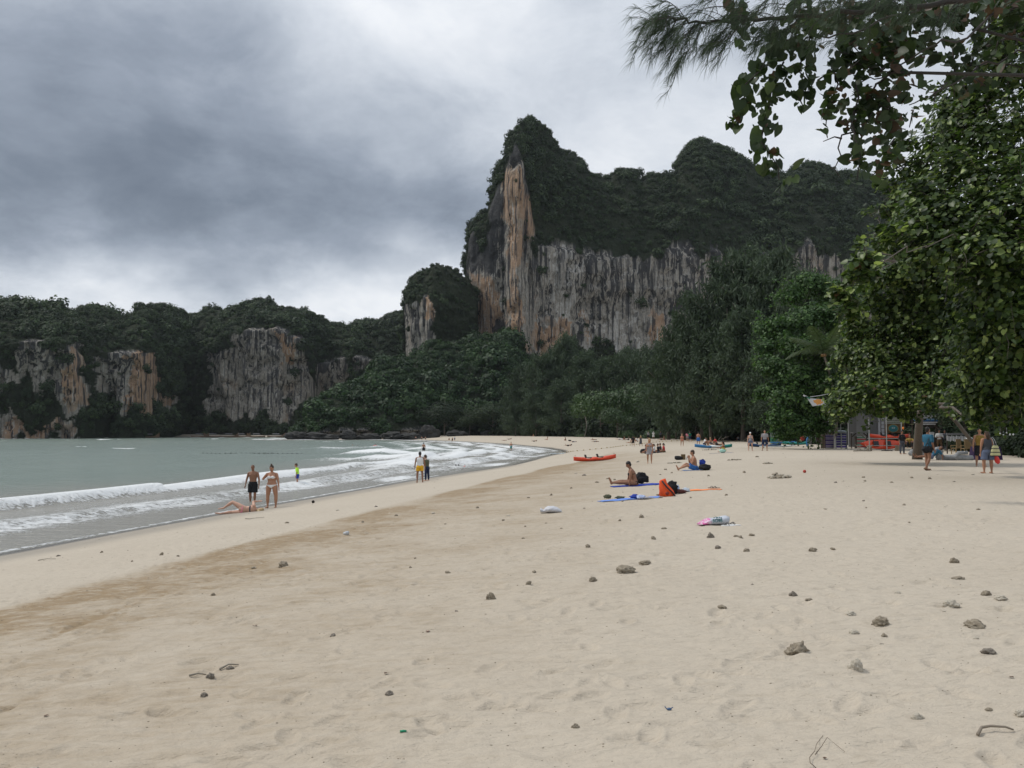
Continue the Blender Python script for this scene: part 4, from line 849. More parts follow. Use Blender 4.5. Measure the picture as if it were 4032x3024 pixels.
for pl, Y in boughs:
    pts = [zp(x, y, Y + 0.25 * math.sin(i * 1.7)) - nb for i, (x, y) in enumerate(pl)]
    dense = []
    for a, b in zip(pts[:-1], pts[1:]):
        for k in range(4): dense.append(a.lerp(b, k / 4) + Vector(q.normal(0, 0.018, 3)))
    dense.append(pts[-1]); br.tube(dense, list(np.linspace(0.014, 0.006, len(dense))), 6)
    br.tube([frk - nb, (frk - nb).lerp(dense[0], 0.5) + Vector((0, 0, 0.2)), dense[0]], [0.028, 0.020, 0.014], 6)
chains = [([(900, 180), (870, 260), (800, 380), (715, 460), (720, 540), (665, 610), (660, 680)], 7.7), ([(930, 330), (890, 410), (860, 500), (850, 590), (820, 680), (810, 760), (860, 830), (900, 890), (905, 960)], 7.8), ([(1080, 180), (1030, 300), (1010, 380), (1060, 430), (1060, 490)], 7.7), ([(1000, 500), (1030, 560)], 7.7),
          ([(1180, 320), (1220, 450), (1180, 540), (1160, 600), (1155, 670)], 8.0), ([(1310, 440), (1330, 520), (1290, 640), (1320, 740), (1340, 830), (1320, 960)], 8.0), ([(1380, 460), (1420, 560), (1380, 640), (1350, 700)], 8.1), ([(1500, 480), (1480, 560), (1540, 620)], 8.1), ([(1520, 740), (1480, 800), (1480, 860), (1400, 940)], 8.2),
          ([(1580, 370), (1540, 440), (1490, 520)], 8.2), ([(1610, 450), (1690, 480)], 8.4), ([(1620, 590), (1600, 680)], 8.5), ([(1830, 230), (1840, 380), (1840, 520)], 8.6), ([(1950, 290), (1900, 420), (1790, 430)], 8.7), ([(2080, 200), (2060, 270)], 8.6), ([(900, 230), (1000, 200), (1080, 280)], 7.6), ([(1200, 150), (1280, 220), (1350, 300), (1230, 280)], 7.9), ([(1400, 240), (1500, 210), (1560, 300), (1440, 320)], 8.0),
          ([(1650, 190), (1700, 240), (1760, 190)], 8.2), ([(1300, 330), (1440, 380), (1560, 390)], 8.0), ([(1760, 320), (1700, 360)], 8.3), ([(1900, 60), (1860, 120), (1960, 130)], 8.3), ([(2120, 60), (2160, 120), (2080, 150)], 8.5), ([(2190, 200), (2150, 260)], 8.6), ([(650, 60), (720, 90), (700, 190), (790, 200)], 7.9), ([(1990, 260), (2040, 210)], 8.6), ([(1320, 560), (1440, 560), (1500, 590)], 8.1), ([(1440, 640), (1500, 680), (1580, 690)], 8.2), ([(2120, 340), (2200, 360), (2210, 440)], 8.8), ([(1950, 420), (2010, 460)], 8.9), ([(1980, 330), (1940, 370)], 8.8)]
LC, LN = [], []
for pl, Y in chains:
    pts = [zp(x, y, Y) - nb for x, y in pl]
    br.tube(pts, list(np.linspace(0.010, 0.005, len(pts))), 5)
    for a, b in zip(pts[:-1], pts[1:]):
        k = max(2, int((b - a).length / 0.058))
        for j in range(k):
            c = a.lerp(b, j / k)
            for _ in range(6 if j % 2 else 5):
                LC.append(np.array(c) + q.normal(0, 0.065, 3)); LN.append(q.normal(0, 0.9, 3) + np.array([-0.2, -1.0, 0.25]))
for (x, y, w, h, Y, n) in [(1550, 60, 380, 90, 8.1, 210), (2050, 20, 200, 60, 8.4, 90), (1500, 230, 200, 90, 8.1, 120), (2200, 40, 60, 60, 8.4, 40), (1130, 100, 160, 90, 7.9, 90), (1800, 60, 150, 80, 8.3, 90)]:
    for _ in range(n):
        LC.append(np.array(zp(x + q.normal(0, w / 2), y + q.normal(0, h / 2), Y + q.normal(0, 0.25)) - nb)); LN.append(q.normal(0, 0.9, 3) + np.array([-0.2, -0.8, 0.3]))
for (x, y) in [(1240, 740), (1220, 800), (1280, 860), (1240, 920), (1140, 750), (1180, 770), (1190, 900), (1220, 950)]: pass
for pl in ([(1320, 700), (1240, 720), (1220, 790), (1235, 830), (1200, 900), (1230, 945)], [(1240, 740), (1200, 730), (1140, 755)], [(1235, 830), (1290, 870)], [(1195, 895), (1180, 900)], [(1800, 440), (1740, 500), (1730, 560)], [(1110, 430), (1180, 380), (1190, 330)], [(810, 370), (830, 320), (880, 290)]):
    br.tube([zp(x, y, 8.05) - nb for x, y in pl], list(np.linspace(0.010, 0.004, len(pl))), 5)
br.build('branches', M_BOUGH, near, smooth=True)
LC = np.array(LC); LN = unit(np.array(LN)); dst = np.linalg.norm(LC + np.array(nb) - np.array([0, 0, CAMZ]), axis=1)
inview = ((LC[:, 0] + nb.x) / (LC[:, 1] + nb.y) < 0.62); order = np.argsort(dst + 100 * (~inview))
L_NEAR = leaf_mat('bough_leaves', (0.022, 0.036, 0.014), (0.042, 0.068, 0.022), (0.085, 0.125, 0.04), brown=(0.085, 0.050, 0.030), trans=0.22, rough=0.5)
shapes = [mesh_np('leaf', (HV + np.array([0, 0.06 * cc, 0]) * HV[:, 2:3] ** 2) * np.array([a, 1, b]), HF, [L_NEAR], smooth=False, attrs={'tint': np.full(len(HV), t)}) for a, b, t, cc in ((1, 1, 0.2, 1), (0.9, 1.05, 0.38, -1), (1.05, 0.9, 0.52, 2), (0.95, 1, 0.72, 0), (1, 0.95, 0.0, 2), (1.1, 1.0, 0.3, -2))]
for i in order[:300]:
    N = Vector(LN[i]); t = Vector(q.normal(0, 0.4, 3)) + Vector((0.15, 0, 1)); t = (t - N * t.dot(N)).normalized(); b = N.cross(t)
    l = link('leaf', shapes[int(q.integers(0, 6))], near); s = 0.090 * q.uniform(0.5, 1.5)
    mt = Matrix((b, N, t)).transposed().to_4x4() @ Matrix.Scale(s, 4); mt.translation = Vector(LC[i]); l.matrix_local = mt
V, Fc, ti = heart_cloud(LC[order[300:]], LN[order[300:]], 0.090, q)
link('leaves', mesh_np('leaves', V, Fc, [L_NEAR], attrs={'tint': ti}), near, kind='stuff')

# ---- the casuarina bough above them
q = np.random.default_rng(44)
cb = Vector((9.0, 5.6, gz(9.0, 5.6))); cas = empty('casuarina_tree', cb, label='casuarina bough with thin drooping needles reaching in from above', cat='tree')
tb = MB(); cf = Vector((8.4, 5.8, 6.4)); tb.tube([(0, 0, -0.3), (0.05, 0, 2), (-0.2, 0.1, 4.4), cf - cb, cf - cb + Vector((-0.1, 0, 3))], [0.26, 0.22, 0.18, 0.14, 0.08], 10); tb.build('trunk', M_BARK, cas, smooth=True)
bb = MB(); main = [(2400, -190), (1960, -5), (1560, 42), (1150, 75), (850, 100), (600, 118), (420, 112), (330, 95)]
mp = [zp(x, y, 6.8) - cb for x, y in main]; dn = []
for a, b in zip(mp[:-1], mp[1:]):
    for k in range(5): dn.append(a.lerp(b, k / 5) + Vector(q.normal(0, 0.010, 3)))
dn.append(mp[-1]); bb.tube(dn, list(np.linspace(0.028, 0.007, len(dn))), 6); bb.tube([cf - cb, (cf - cb).lerp(dn[0], 0.5), dn[0]], [0.07, 0.05, 0.028], 6)
NV, NF, nv = [], [], 0
def needles(p, d, n, L):
    """a tuft: n thin two-sided slivers fanning from p along d, drooping and blown to the left"""
    global nv
    for _ in range(n):
        dd = (d + Vector(q.normal(0, 0.42, 3))).normalized(); l = L * q.uniform(0.6, 1.25); sd = dd.cross(Vector(q.normal(size=3))).normalized() * 0.0012
        m = p + dd * l * 0.5 + Vector((-0.1, 0, -0.02)) * l; e = p + dd * l + Vector((-0.22, 0, -0.38)) * l
        NV.extend([p - sd, p + sd, m + sd, m - sd, e]); NF.append((nv, nv + 1, nv + 2, nv + 3)); NF.append((nv + 3, nv + 2, nv + 4)); nv += 5
def twig(a, d, L, r=0.005, dens=1.0, depth=0):
    pts = [a]; dd = d.normalized(); n = 7
    for i in range(n):
        dd = (dd + Vector((-0.05, 0, -0.13)) + Vector(q.normal(0, 0.10, 3))).normalized(); pts.append(pts[-1] + dd * L / n)
    bb.tube(pts, list(np.linspace(r, 0.0015, n + 1)), 4, cap=False)
    for i in range(1, n + 1):
        for k in range(1 if i < n else 2): needles(pts[i], (dd + Vector((-0.25, 0, -0.15)) + Vector(q.normal(0, 0.35, 3))), 5, 0.11)
        if depth < 1 and i > 1 and q.random() < 0.45: twig(pts[i], dd + Vector(q.normal(0, 0.7, 3)), L * 0.5, r * 0.6, dens, depth + 1)
for i in range(6, len(dn)):
    f = i / len(dn)
    for k in range(2):
        up = q.normal(0.15, 0.9); twig(dn[i], Vector((-0.8, q.normal(0, 0.5), up)), q.uniform(0.20, 0.42), dens=1.2)
twig(dn[-1], Vector((-1.0, 0.1, 0.5)), 0.22); twig(dn[-1], Vector((-0.6, 0.1, -0.6)), 0.30)
for _ in range(26):
    p = zp(q.uniform(620, 1700), q.uniform(-140, 40), 6.8 + q.normal(0, 0.3)) - cb; twig(p, Vector((-0.9, q.normal(0, 0.4), q.normal(0.1, 0.4))), q.uniform(0.3, 0.5), dens=1.2)
bb.build('branches', M_BOUGH, cas, smooth=True)
NVn = np.array([tuple(v) for v in NV]); quads = np.array(NF[0::2]); tris = np.array(NF[1::2])
link('needles', mesh_np('needles', NVn, [quads, tris], [L_CASU], attrs={'tint': np.repeat(q.random(len(NVn) // 5), 5)}), cas, kind='stuff')
# ================================================================== people
def skin_mat(name, col):
    def fn(T, out):
        tc = T('ShaderNodeTexCoord').outputs['Object']; n = T.noise(tc, 7.0, 4, 0.6)
        b = prin(T, out, Base_Color=T.mix(n, [a * 0.88 for a in col], [a * 1.1 for a in col]), Roughness=0.55)
        b.inputs['Subsurface Weight'].default_value = 0.0; b.inputs['Specular IOR Level'].default_value = 0.35
    return material(name, fn)
SKIN = {'tan': skin_mat('tan_skin', (0.40, 0.205, 0.125)), 'brown': skin_mat('brown_skin', (0.27, 0.135, 0.080)), 'fair': skin_mat('fair_skin', (0.56, 0.33, 0.235)), 'dark': skin_mat('dark_skin', (0.13, 0.068, 0.042))}
def cloth(name, col, rough=0.8): return plain(name, col, rough, 0.14, 14.0, 0.25, spec=0.2)
HAIR = {'black': plain('black_hair', (0.016, 0.013, 0.011), 0.5), 'brown': plain('brown_hair', (0.055, 0.032, 0.018), 0.5), 'blond': plain('blond_hair', (0.36, 0.25, 0.12), 0.5), 'shaved': plain('stubble', (0.16, 0.10, 0.07), 0.8)}
def d3(x, y, z): return Vector((x, y, z)).normalized()
def limb(m, pts, rad, sides=10):
    """tapered limb with rounded ends"""
    pts = [Vector(p) for p in pts]
    a = (pts[0] - pts[1]).normalized(); b = (pts[-1] - pts[-2]).normalized(); r0, r1 = rad[0], rad[-1]
    P_ = [pts[0] + a * r0 * 0.9, pts[0] + a * r0 * 0.6] + pts + [pts[-1] + b * r1 * 0.6, pts[-1] + b * r1 * 0.9]
    m.tube(P_, [r0 * 0.35, r0 * 0.78] + list(rad) + [r1 * 0.78, r1 * 0.35], sides)
STAND = dict(spine=(0, 0.02, 1), legs=[((-0.10, 0.02, -1), (-0.03, -0.03, -1), (-0.2, 1, 0)), ((0.10, -0.02, -1), (0.03, -0.05, -1), (0.2, 1, 0))],
             arms=[((-0.24, 0.02, -1), (-0.10, 0.16, -1)), ((0.24, -0.02, -1), (0.10, 0.16, -1))])
def pose(**kw): d = dict(STAND); d.update(kw); return d
WALK = pose(legs=[((-0.04, 0.36, -1), (0, -0.10, -1), (0, 1, 0.15)), ((0.04, -0.22, -1), (0, -0.62, -1), (0, 1, -0.6))], arms=[((-0.2, -0.35, -1), (-0.05, 0.0, -1)), ((0.2, 0.30, -1), (0.05, 0.55, -1))])
SIT_OUT = pose(spine=(0, -0.05, 1), legs=[((-0.10, 1, 0.10), (-0.02, 1, -0.12), (-0.1, 0.4, 1)), ((0.10, 1, 0.28), (0.02, 1, -0.36), (0.1, 0.4, 1))], arms=[((-0.35, 0.10, -1), (0.05, 0.05, -1)), ((0.35, -0.1, -1), (0.1, -0.05, -1))])
SIT_KNEE = pose(spine=(0, 0.25, 1), legs=[((-0.15, 0.8, 0.75), (0.0, 0.25, -1), (0, 1, -0.1)), ((0.15, 0.8, 0.7), (0.0, 0.25, -1), (0, 1, -0.1))], arms=[((-0.2, 0.75, -0.6), (0.35, 0.9, 0.0)), ((0.2, 0.75, -0.6), (-0.35, 0.9, 0.0))])
SIT_X = pose(spine=(0, 0.12, 1), legs=[((-0.75, 0.8, 0.15), (0.95, 0.25, -0.15), (0.5, 1, 0)), ((0.75, 0.8, 0.15), (-0.95, 0.35, -0.15), (-0.5, 1, 0))], arms=[((-0.3, 0.3, -1), (0.3, 0.9, -0.35)), ((0.3, 0.3, -1), (-0.3, 0.9, -0.35))])
LIE = pose(spine=(0, -1, 0.03), legs=[((-0.10, 1, 0.02), (-0.02, 1, -0.0), (-0.2, 0.3, 1)), ((0.10, 1, 0.02), (0.02, 1, 0), (0.2, 0.3, 1))], arms=[((-0.5, 0.8, 0), (0.1, 1, 0)), ((0.5, 0.8, 0), (-0.1, 1, 0))])
LIE_KNEE = pose(spine=(0, -1, 0.03), legs=[((-0.10, 1, 0.02), (-0.02, 1, -0.0), (-0.2, 0.3, 1)), ((0.10, 0.75, 0.9), (0.02, 0.5, -1), (0.2, 1, 0))], arms=[((-0.5, -0.6, 0.2), (0.8, -0.6, 0.1)), ((0.5, 0.8, 0), (-0.1, 1, 0))])
PRONE = pose(spine=(0, -1, 0.28), legs=[((-0.10, 1, 0.0), (-0.02, 0.8, 0.9), (0, -0.2, 1)), ((0.10, 1, 0.0), (0.02, 1, 0), (0.2, 0.6, -0.6))], arms=[((-0.4, -0.5, -0.8), (0.2, -1, 0.0)), ((0.4, -0.5, -0.8), (-0.2, -1, 0.0))], face_down=True)

def person(label, px, py, rz, H=1.7, ps=STAND, skin='tan', hair='brown', wear=(), build='m', loc=None, hairdo='short', fat=1.0, lean=0.0, group=None, face=None, voxel=None, look=None, kid=False, hat=None, nm='person'):
    p0 = Vector(loc) if loc is not None else G(px, py)
    o = empty(nm, p0, R(rz), label=label, cat='person', group=group)
    dist = math.hypot(p0.x, p0.y); vx = voxel or min(0.045, max(0.0105, dist * 0.00026)); fine = dist < 62
    w = fat; hs = 1.12 if kid else 1.0
    sh = (0.112 if build == 'm' else 0.097) * (1 + 0.35 * (w - 1)); hp = (0.056 if build == 'm' else 0.063) * (1 + 0.3 * (w - 1))
    S = Vector(ps['spine']).normalized(); Rt = Vector((1, 0, 0)); Fw = S.cross(Rt) * -1; Fw = Rt.cross(S) * -1 if False else S.cross(Rt).normalized() * -1
    # S up, Rt right, Fw forward of the chest
    Fw = (Rt.cross(S)).normalized() * -1
    if Fw.y < -0.2 and S.z > 0.3: Fw = -Fw
    if abs(S.z) < 0.5: Fw = Vector((0, 0, -1)) if ps.get('face_down') else Vector((0, 0, 1))
    pel = Vector((0, 0, 0)); waist = pel + S * 0.085 * H; chest = pel + S * 0.20 * H; neck = pel + S * 0.305 * H; bend = ps.get('bend')
    if bend: chest = waist + (S + Vector(bend) * 0.5).normalized() * 0.115 * H; neck = chest + (S + Vector(bend)).normalized() * 0.105 * H
    nd = Vector(look).normalized() if look else (neck - chest).normalized(); hd = neck + (nd * 0.6 + (neck - chest).normalized() * 0.4).normalized() * 0.098 * H * hs
    Fh = Fw if not look else (Fw - nd * Fw.dot(nd)).normalized()
    J = {}
    low = []
    Ls = dict(ua=0.168, fa=0.145, th=0.245, sk=0.238)
    for k, sg in ((0, -1), (1, 1)):
        hj = pel + Rt * sg * hp * H - S * 0.012 * H; a, b, f = [Vector(v).normalized() for v in ps['legs'][k]]
        kn = hj + a * Ls['th'] * H; an = kn + b * Ls['sk'] * H; toe = an + f * 0.115 * H
        sj = neck - S * 0.046 * H + Rt * sg * sh * H; u, v = [Vector(t).normalized() for t in ps['arms'][k]]
        el = sj + u * Ls['ua'] * H; wr = el + v * Ls['fa'] * H
        J[k] = (hj, kn, an, toe, sj, el, wr, v, f); low += [an.z - 0.026 * H, toe.z - 0.012 * H, kn.z - 0.03 * H, pel.z - 0.062 * H * w, wr.z - 0.02, hd.z - 0.06 * H]
    if ps.get('ground') == 'feet': low = [x for i, x in enumerate(low) if i % 6 < 2]
    dz = -min(low) ; sh3 = Vector((0, 0, dz))
    for k in J: J[k] = tuple(x + sh3 if i < 7 else x for i, x in enumerate(J[k]))
    pel, waist, chest, neck, hd = [x + sh3 for x in (pel, waist, chest, neck, hd)]
    frame = Matrix((Rt, Fw, S)).transposed()
    cs = (chest - waist).normalized(); fr2 = Matrix((Rt, (cs.cross(Rt) if cs.cross(Rt).dot(Fw) > 0 else -cs.cross(Rt)).normalized(), cs)).transposed()
    m = MB()
    def torso(mm, g=0.0, top=True):
        wr_ = w
        if build == 'm': prof = [(-0.045, .082, .058), (0.0, .090, .062), (0.05, .084, .058), (0.09, .080, .055), (0.14, .092, .060), (0.20, .104, .066), (0.245, .102, .062), (0.285, .070, .048), (0.305, .038, .036)]
        else: prof = [(-0.045, .088, .066), (0.0, .100, .070), (0.05, .090, .060), (0.09, .073, .052), (0.14, .080, .056), (0.20, .090, .062), (0.245, .088, .056), (0.285, .060, .042), (0.305, .032, .032)]
        rings = []
        for (t, rx, ry) in prof:
            c = pel + (waist - pel) / 0.085 * t if t <= 0.085 else (waist + (chest - waist) / 0.115 * (t - 0.085) if t <= 0.20 else chest + (neck - chest) / 0.105 * (t - 0.20))
            f_ = frame if t < 0.09 else fr2; ww = wr_ if t < 0.17 else 1 + 0.5 * (wr_ - 1)
            rings.append([c + f_ @ Vector((math.cos(a) * (rx * ww * H + g), math.sin(a) * (ry * ww * H + g), 0)) for a in [2 * math.pi * i / 16 for i in range(16)]])
        return rings
    m.loft(torso(m))
    if build == 'f':
        for sg in (-1, 1):
            m.ellip(chest + fr2 @ Vector((sg * 0.045 * H, 0.050 * H * (0.7 + 0.3 * w), -0.008 * H)), (0.042 * H * w, 0.038 * H * w, 0.040 * H * w), 10, 8)
            m.ellip(pel + frame @ Vector((sg * 0.045 * H, -0.040 * H, -0.03 * H)), (0.048 * H * w, 0.040 * H * w, 0.045 * H * w), 10, 8)
        if w > 1.05: m.ellip(waist + frame @ Vector((0, 0.035 * H, -0.02 * H)), (0.066 * H * w, 0.040 * H * w, 0.05 * H), 12, 8)
    else:
        for sg in (-1, 1):
            m.ellip(chest + fr2 @ Vector((sg * 0.045 * H, 0.044 * H, 0.012 * H)), (0.044 * H, 0.024 * H, 0.032 * H), 10, 6)
            m.ellip(pel + frame @ Vector((sg * 0.04 * H, -0.036 * H, -0.03 * H)), (0.040 * H, 0.036 * H, 0.042 * H), 10, 8)
    limb(m, [neck - S * 0.01, neck + (hd - neck) * 0.75], [0.034 * H, 0.031 * H])
    hz = (hd - neck).normalized(); hf = (Fh - hz * Fh.dot(hz)); hf = hf.normalized() if hf.length > 0.1 else Fw; hm = Matrix((hf.cross(hz).normalized(), hf, hz)).transposed()
    HS = H * hs
    m.ellip(hd + hm @ Vector((0, -0.006 * HS, 0.012 * HS)), (0.044 * HS, 0.055 * HS, 0.056 * HS), 14, 10, hm); m.ellip(hd + hm @ Vector((0, 0.014 * HS, -0.024 * HS)), (0.034 * HS, 0.038 * HS, 0.042 * HS), 12, 8, hm)
    m.ellip(hd + hm @ Vector((0, 0.054 * HS, -0.008 * HS)), (0.008 * HS, 0.012 * HS, 0.014 * HS), 8, 6, hm)
    for sg in (-1, 1): m.ellip(hd + hm @ Vector((sg * 0.045 * HS, -0.002 * HS, -0.004 * HS)), (0.007 * HS, 0.012 * HS, 0.018 * HS), 8, 6, hm)
    lw = 1 + 0.7 * (w - 1) + (0.06 if build == 'f' else 0)
    for k, sg in ((0, -1), (1, 1)):
        hj, kn, an, toe, sj, el, wr, v, f = J[k]
        limb(m, [hj, hj.lerp(kn, 0.35), hj.lerp(kn, 0.8), kn, kn.lerp(an, 0.3), kn.lerp(an, 0.75), an], [a * H * (1 + (lw - 1) * q_) for a, q_ in ((0.054, 1), (0.051, 1), (0.037, 1), (0.033, 0.8), (0.035, 0.7), (0.022, 0.4), (0.019, 0.3))])
        heel = an - f * 0.022 * H + (an - kn).normalized() * 0.016 * H
        limb(m, [heel, an + f * 0.03 * H + (an - kn).normalized() * 0.010 * H, toe + (an - kn).normalized() * 0.012 * H], [0.019 * H, 0.020 * H, 0.013 * H], 8)
        limb(m, [sj, sj.lerp(el, 0.35), el, el.lerp(wr, 0.3), wr], [0.034 * H * (1 + .4 * (w - 1)), 0.030 * H * lw, 0.023 * H, 0.023 * H, 0.0145 * H], 10)
        limb(m, [neck - S * 0.012 * H + Rt * sg * 0.02 * H, neck - S * 0.026 * H + Rt * sg * 0.065 * H, sj], [0.024 * H, 0.026 * H, 0.031 * H], 8)
        hv = v; side = hv.cross(Fw).normalized() if abs(hv.dot(Fw)) < 0.95 else Rt; nrm_ = side.cross(hv).normalized()
        palm = wr + hv * 0.030 * H; m.ellip(palm, (0.011 * H, 0.021 * H, 0.030 * H), 8, 6, Matrix((side, nrm_, hv)).transposed())
        for fi in range(4):
            b0 = wr + hv * 0.05 * H + nrm_ * (fi - 1.5) * 0.0115 * H; ln = (0.036, 0.042, 0.040, 0.031)[fi] * H
            limb(m, [b0, b0 + hv * ln * 0.55, b0 + (hv * 0.9 - side * sg * 0.25).normalized() * ln], [0.0062 * H, 0.0056 * H, 0.0048 * H], 6)
        b0 = wr + hv * 0.022 * H + nrm_ * 0.018 * H; limb(m, [b0, b0 + (hv * 0.7 + nrm_ * 0.6).normalized() * 0.026 * H, b0 + (hv * 0.95 + nrm_ * 0.35).normalized() * 0.046 * H], [0.0078 * H, 0.0066 * H, 0.0052 * H], 6)
    def remesh(ob, v, sm=2):
        md = ob.modifiers.new('one_surface', 'REMESH'); md.mode = 'VOXEL'; md.voxel_size = v; md.use_smooth_shade = True
        s_ = ob.modifiers.new('soften', 'SMOOTH'); s_.iterations = sm; s_.factor = 0.5; return ob
    remesh(m.build('body', SKIN[skin], o, smooth=True), vx)
    gv = max(vx, 0.016)
    # ---- clothes that follow the body
    for item in wear:
        kind, mt = item[0], item[1]; a_ = item[2] if len(item) > 2 else None
        c = MB(); g = 0.012 * H if dist < 100 else 0.02 * H; T_ = torso(c, g)
        if kind in ('shorts', 'trousers', 'leggings'):
            ln = a_ if a_ is not None else (0.62 if kind == 'shorts' else 1.0)
            c.loft(T_[0:3])
            for sg in (-1, 1): c.ellip(pel + frame @ Vector((sg * 0.042 * H, -0.037 * H, -0.03 * H)), (0.048 * H * w + g, 0.040 * H * w + g, 0.045 * H * w + g), 10, 8)
            for k in (0, 1):
                hj, kn, an = J[k][:3]; ex = 1.18 if kind == 'shorts' else 1.08
                if ln <= 0.95: c.tube([hj.lerp(kn, -0.1), hj, hj.lerp(kn, ln * 0.5), hj.lerp(kn, ln)], [0.03 * H, 0.056 * H * lw + g * .8, 0.052 * H * lw + g, 0.049 * H * lw + g * 1.3], 12)
                else: limb(c, [hj, hj.lerp(kn, 0.5), kn, kn.lerp(an, 0.4), kn.lerp(an, 0.86)], [0.054 * H * ex + g * .5, 0.048 * H * ex + g * .5, 0.036 * H * ex + g * .5, 0.036 * H * ex + g * .3, 0.026 * H * ex + g * .3])
        elif kind in ('shirt', 'tank_top'):
            c.loft(T_[1:8 if kind == 'tank_top' else 9])
            if kind == 'shirt':
                for k in (0, 1):
                    sj, el = J[k][4], J[k][5]; ln = a_ or 0.6
                    limb(c, [neck - S * 0.03 * H, sj, sj.lerp(el, ln * .6), sj.lerp(el, ln)], [0.034 * H, 0.040 * H + g * .4, 0.036 * H + g * .5, 0.034 * H + g * .6])
        elif kind == 'dress':
            ext = pel - S * 0.01 * H; ln = a_ or 0.5; dn = J[0][1].lerp(J[1][1], 0.5) - pel
            Rg = T_[0:7]; rr = []
            for t, sc in ((ln, 1.25), (ln * 0.5, 1.12)):
                cc = pel + dn * t; rr.append([cc + (p_ - sum(T_[1], Vector()) / 16) * sc for p_ in T_[1]])
            c.loft(rr + T_[1:7])
        elif kind == 'skirt':
            dn = J[0][1].lerp(J[1][1], 0.5) - pel; ln = a_ or 0.6; ctr = sum(T_[1], Vector()) / 16
            c.loft([[pel + dn * ln + (p_ - ctr) * 1.25 for p_ in T_[1]], [pel + dn * ln * .5 + (p_ - ctr) * 1.1 for p_ in T_[1]]] + T_[1:3])
        elif kind == 'bikini_top':
            g2 = 0.006 * H
            def slab(u, sc): ctr = waist + (chest - waist) * u if u < 1 else chest + (neck - chest) * (u - 1); return [ctr + fr2 @ Vector((math.cos(t) * (0.089 * H * (1 + .5 * (w - 1)) + g2) * sc, math.sin(t) * (0.060 * H * (1 + .5 * (w - 1)) + g2) * sc, 0)) for t in [2 * math.pi * i / 16 for i in range(16)]]
            u0 = 0.80 if not a_ else 0.62; c.loft([slab(u0, 1.0), slab(u0 + (0.12 if not a_ else 0.30), 1.03)])
            if not a_:
                for sg in (-1, 1): c.ellip(chest + fr2 @ Vector((sg * 0.045 * H, 0.054 * H * (0.7 + 0.3 * w), -0.008 * H)), (0.041 * H * w, 0.040 * H * w, 0.034 * H * w), 10, 8)
            gv_ = 0.010
        elif kind == 'bikini_bottom':
            g2 = 0.006 * H
            def slb(t, rx, ry, dzf=0): return [pel + frame @ Vector((math.cos(a) * (rx * w * H + g2), math.sin(a) * (ry * w * H + g2), t * H + dzf * abs(math.cos(a)) * H)) for a in [2 * math.pi * i / 16 for i in range(16)]]
            for sg in (-1, 1): c.ellip(pel + frame @ Vector((sg * 0.043 * H, -0.037 * H, -0.022 * H)), (0.047 * H * w + g2, 0.040 * H * w + g2, 0.038 * H * w), 10, 8)
            c.loft([slb(-0.055, .030, .055), slb(-0.035, .070, .070, 0.02), slb(-0.002, .098, .071, 0.016), slb(0.014, .098, .068, 0.012)])
        elif kind == 'cap':
            c.ellip(hd + hm @ Vector((0, -0.004 * HS, 0.028 * HS)), (0.051 * HS, 0.061 * HS, 0.046 * HS), 12, 8, hm); c.ellip(hd + hm @ Vector((0, 0.062 * HS, 0.026 * HS)), (0.036 * HS, 0.036 * HS, 0.008 * HS), 10, 6, hm)
        elif kind == 'sandals':
            for k in (0, 1):
                an, toe, f = J[k][2], J[k][3], J[k][8]; dn = (J[k][2] - J[k][1]).normalized(); c = MB()
                c.box((an.lerp(toe, 0.42) + dn * 0.034 * H), (0.055 * H, 0.155 * H, 0.014 * H), rz=math.atan2(-f.x, f.y), rx=math.asin(max(-1, min(1, f.normalized().z)))); c.build('sandal', mt, o)
            continue
        remesh(c.build(kind, mt, o, smooth=True), gv if kind not in ('bikini_top', 'bikini_bottom') else min(gv, 0.014), 1)
    # ---- hair
    if hair and hairdo != 'none':
        c = MB(); hc = HAIR[hair]
        if hairdo == 'shaved': c.ellip(hd + hm @ Vector((0, -0.010 * HS, 0.020 * HS)), (0.0445 * HS, 0.0545 * HS, 0.051 * HS), 14, 10, hm)
        else:
            c.ellip(hd + hm @ Vector((0, -0.014 * HS, 0.022 * HS)), (0.050 * HS, 0.058 * HS, 0.053 * HS), 14, 10, hm)
            c.ellip(hd + hm @ Vector((0, -0.030 * HS, -0.010 * HS)), (0.045 * HS, 0.036 * HS, 0.045 * HS), 12, 8, hm)
        if hairdo == 'bun': c.ellip(hd + hm @ Vector((0, -0.012 * HS, 0.085 * HS)), (0.025 * HS, 0.025 * HS, 0.026 * HS), 10, 8, hm)
        if hairdo == 'long':
            dn = -S if S.z > 0.4 else Vector((0, -0.2, -1)).normalized()
            limb(c, [hd + hm @ Vector((0, -0.035 * HS, 0.0)), hd + hm @ Vector((0, -0.050 * HS, -0.05 * HS)), hd + hm @ Vector((0, -0.052 * HS, -0.02 * HS)) + dn * 0.10 * HS], [0.045 * HS, 0.050 * HS, 0.036 * HS])
        if hairdo == 'ponytail': limb(c, [hd + hm @ Vector((0, -0.06 * HS, 0.01 * HS)), hd + hm @ Vector((0, -0.085 * HS, -0.05 * HS)), hd + hm @ Vector((0, -0.07 * HS, -0.13 * HS))], [0.018 * HS, 0.020 * HS, 0.010 * HS], 8)
        remesh(c.build('hair', hc, o, smooth=True), max(vx, 0.013), 1)
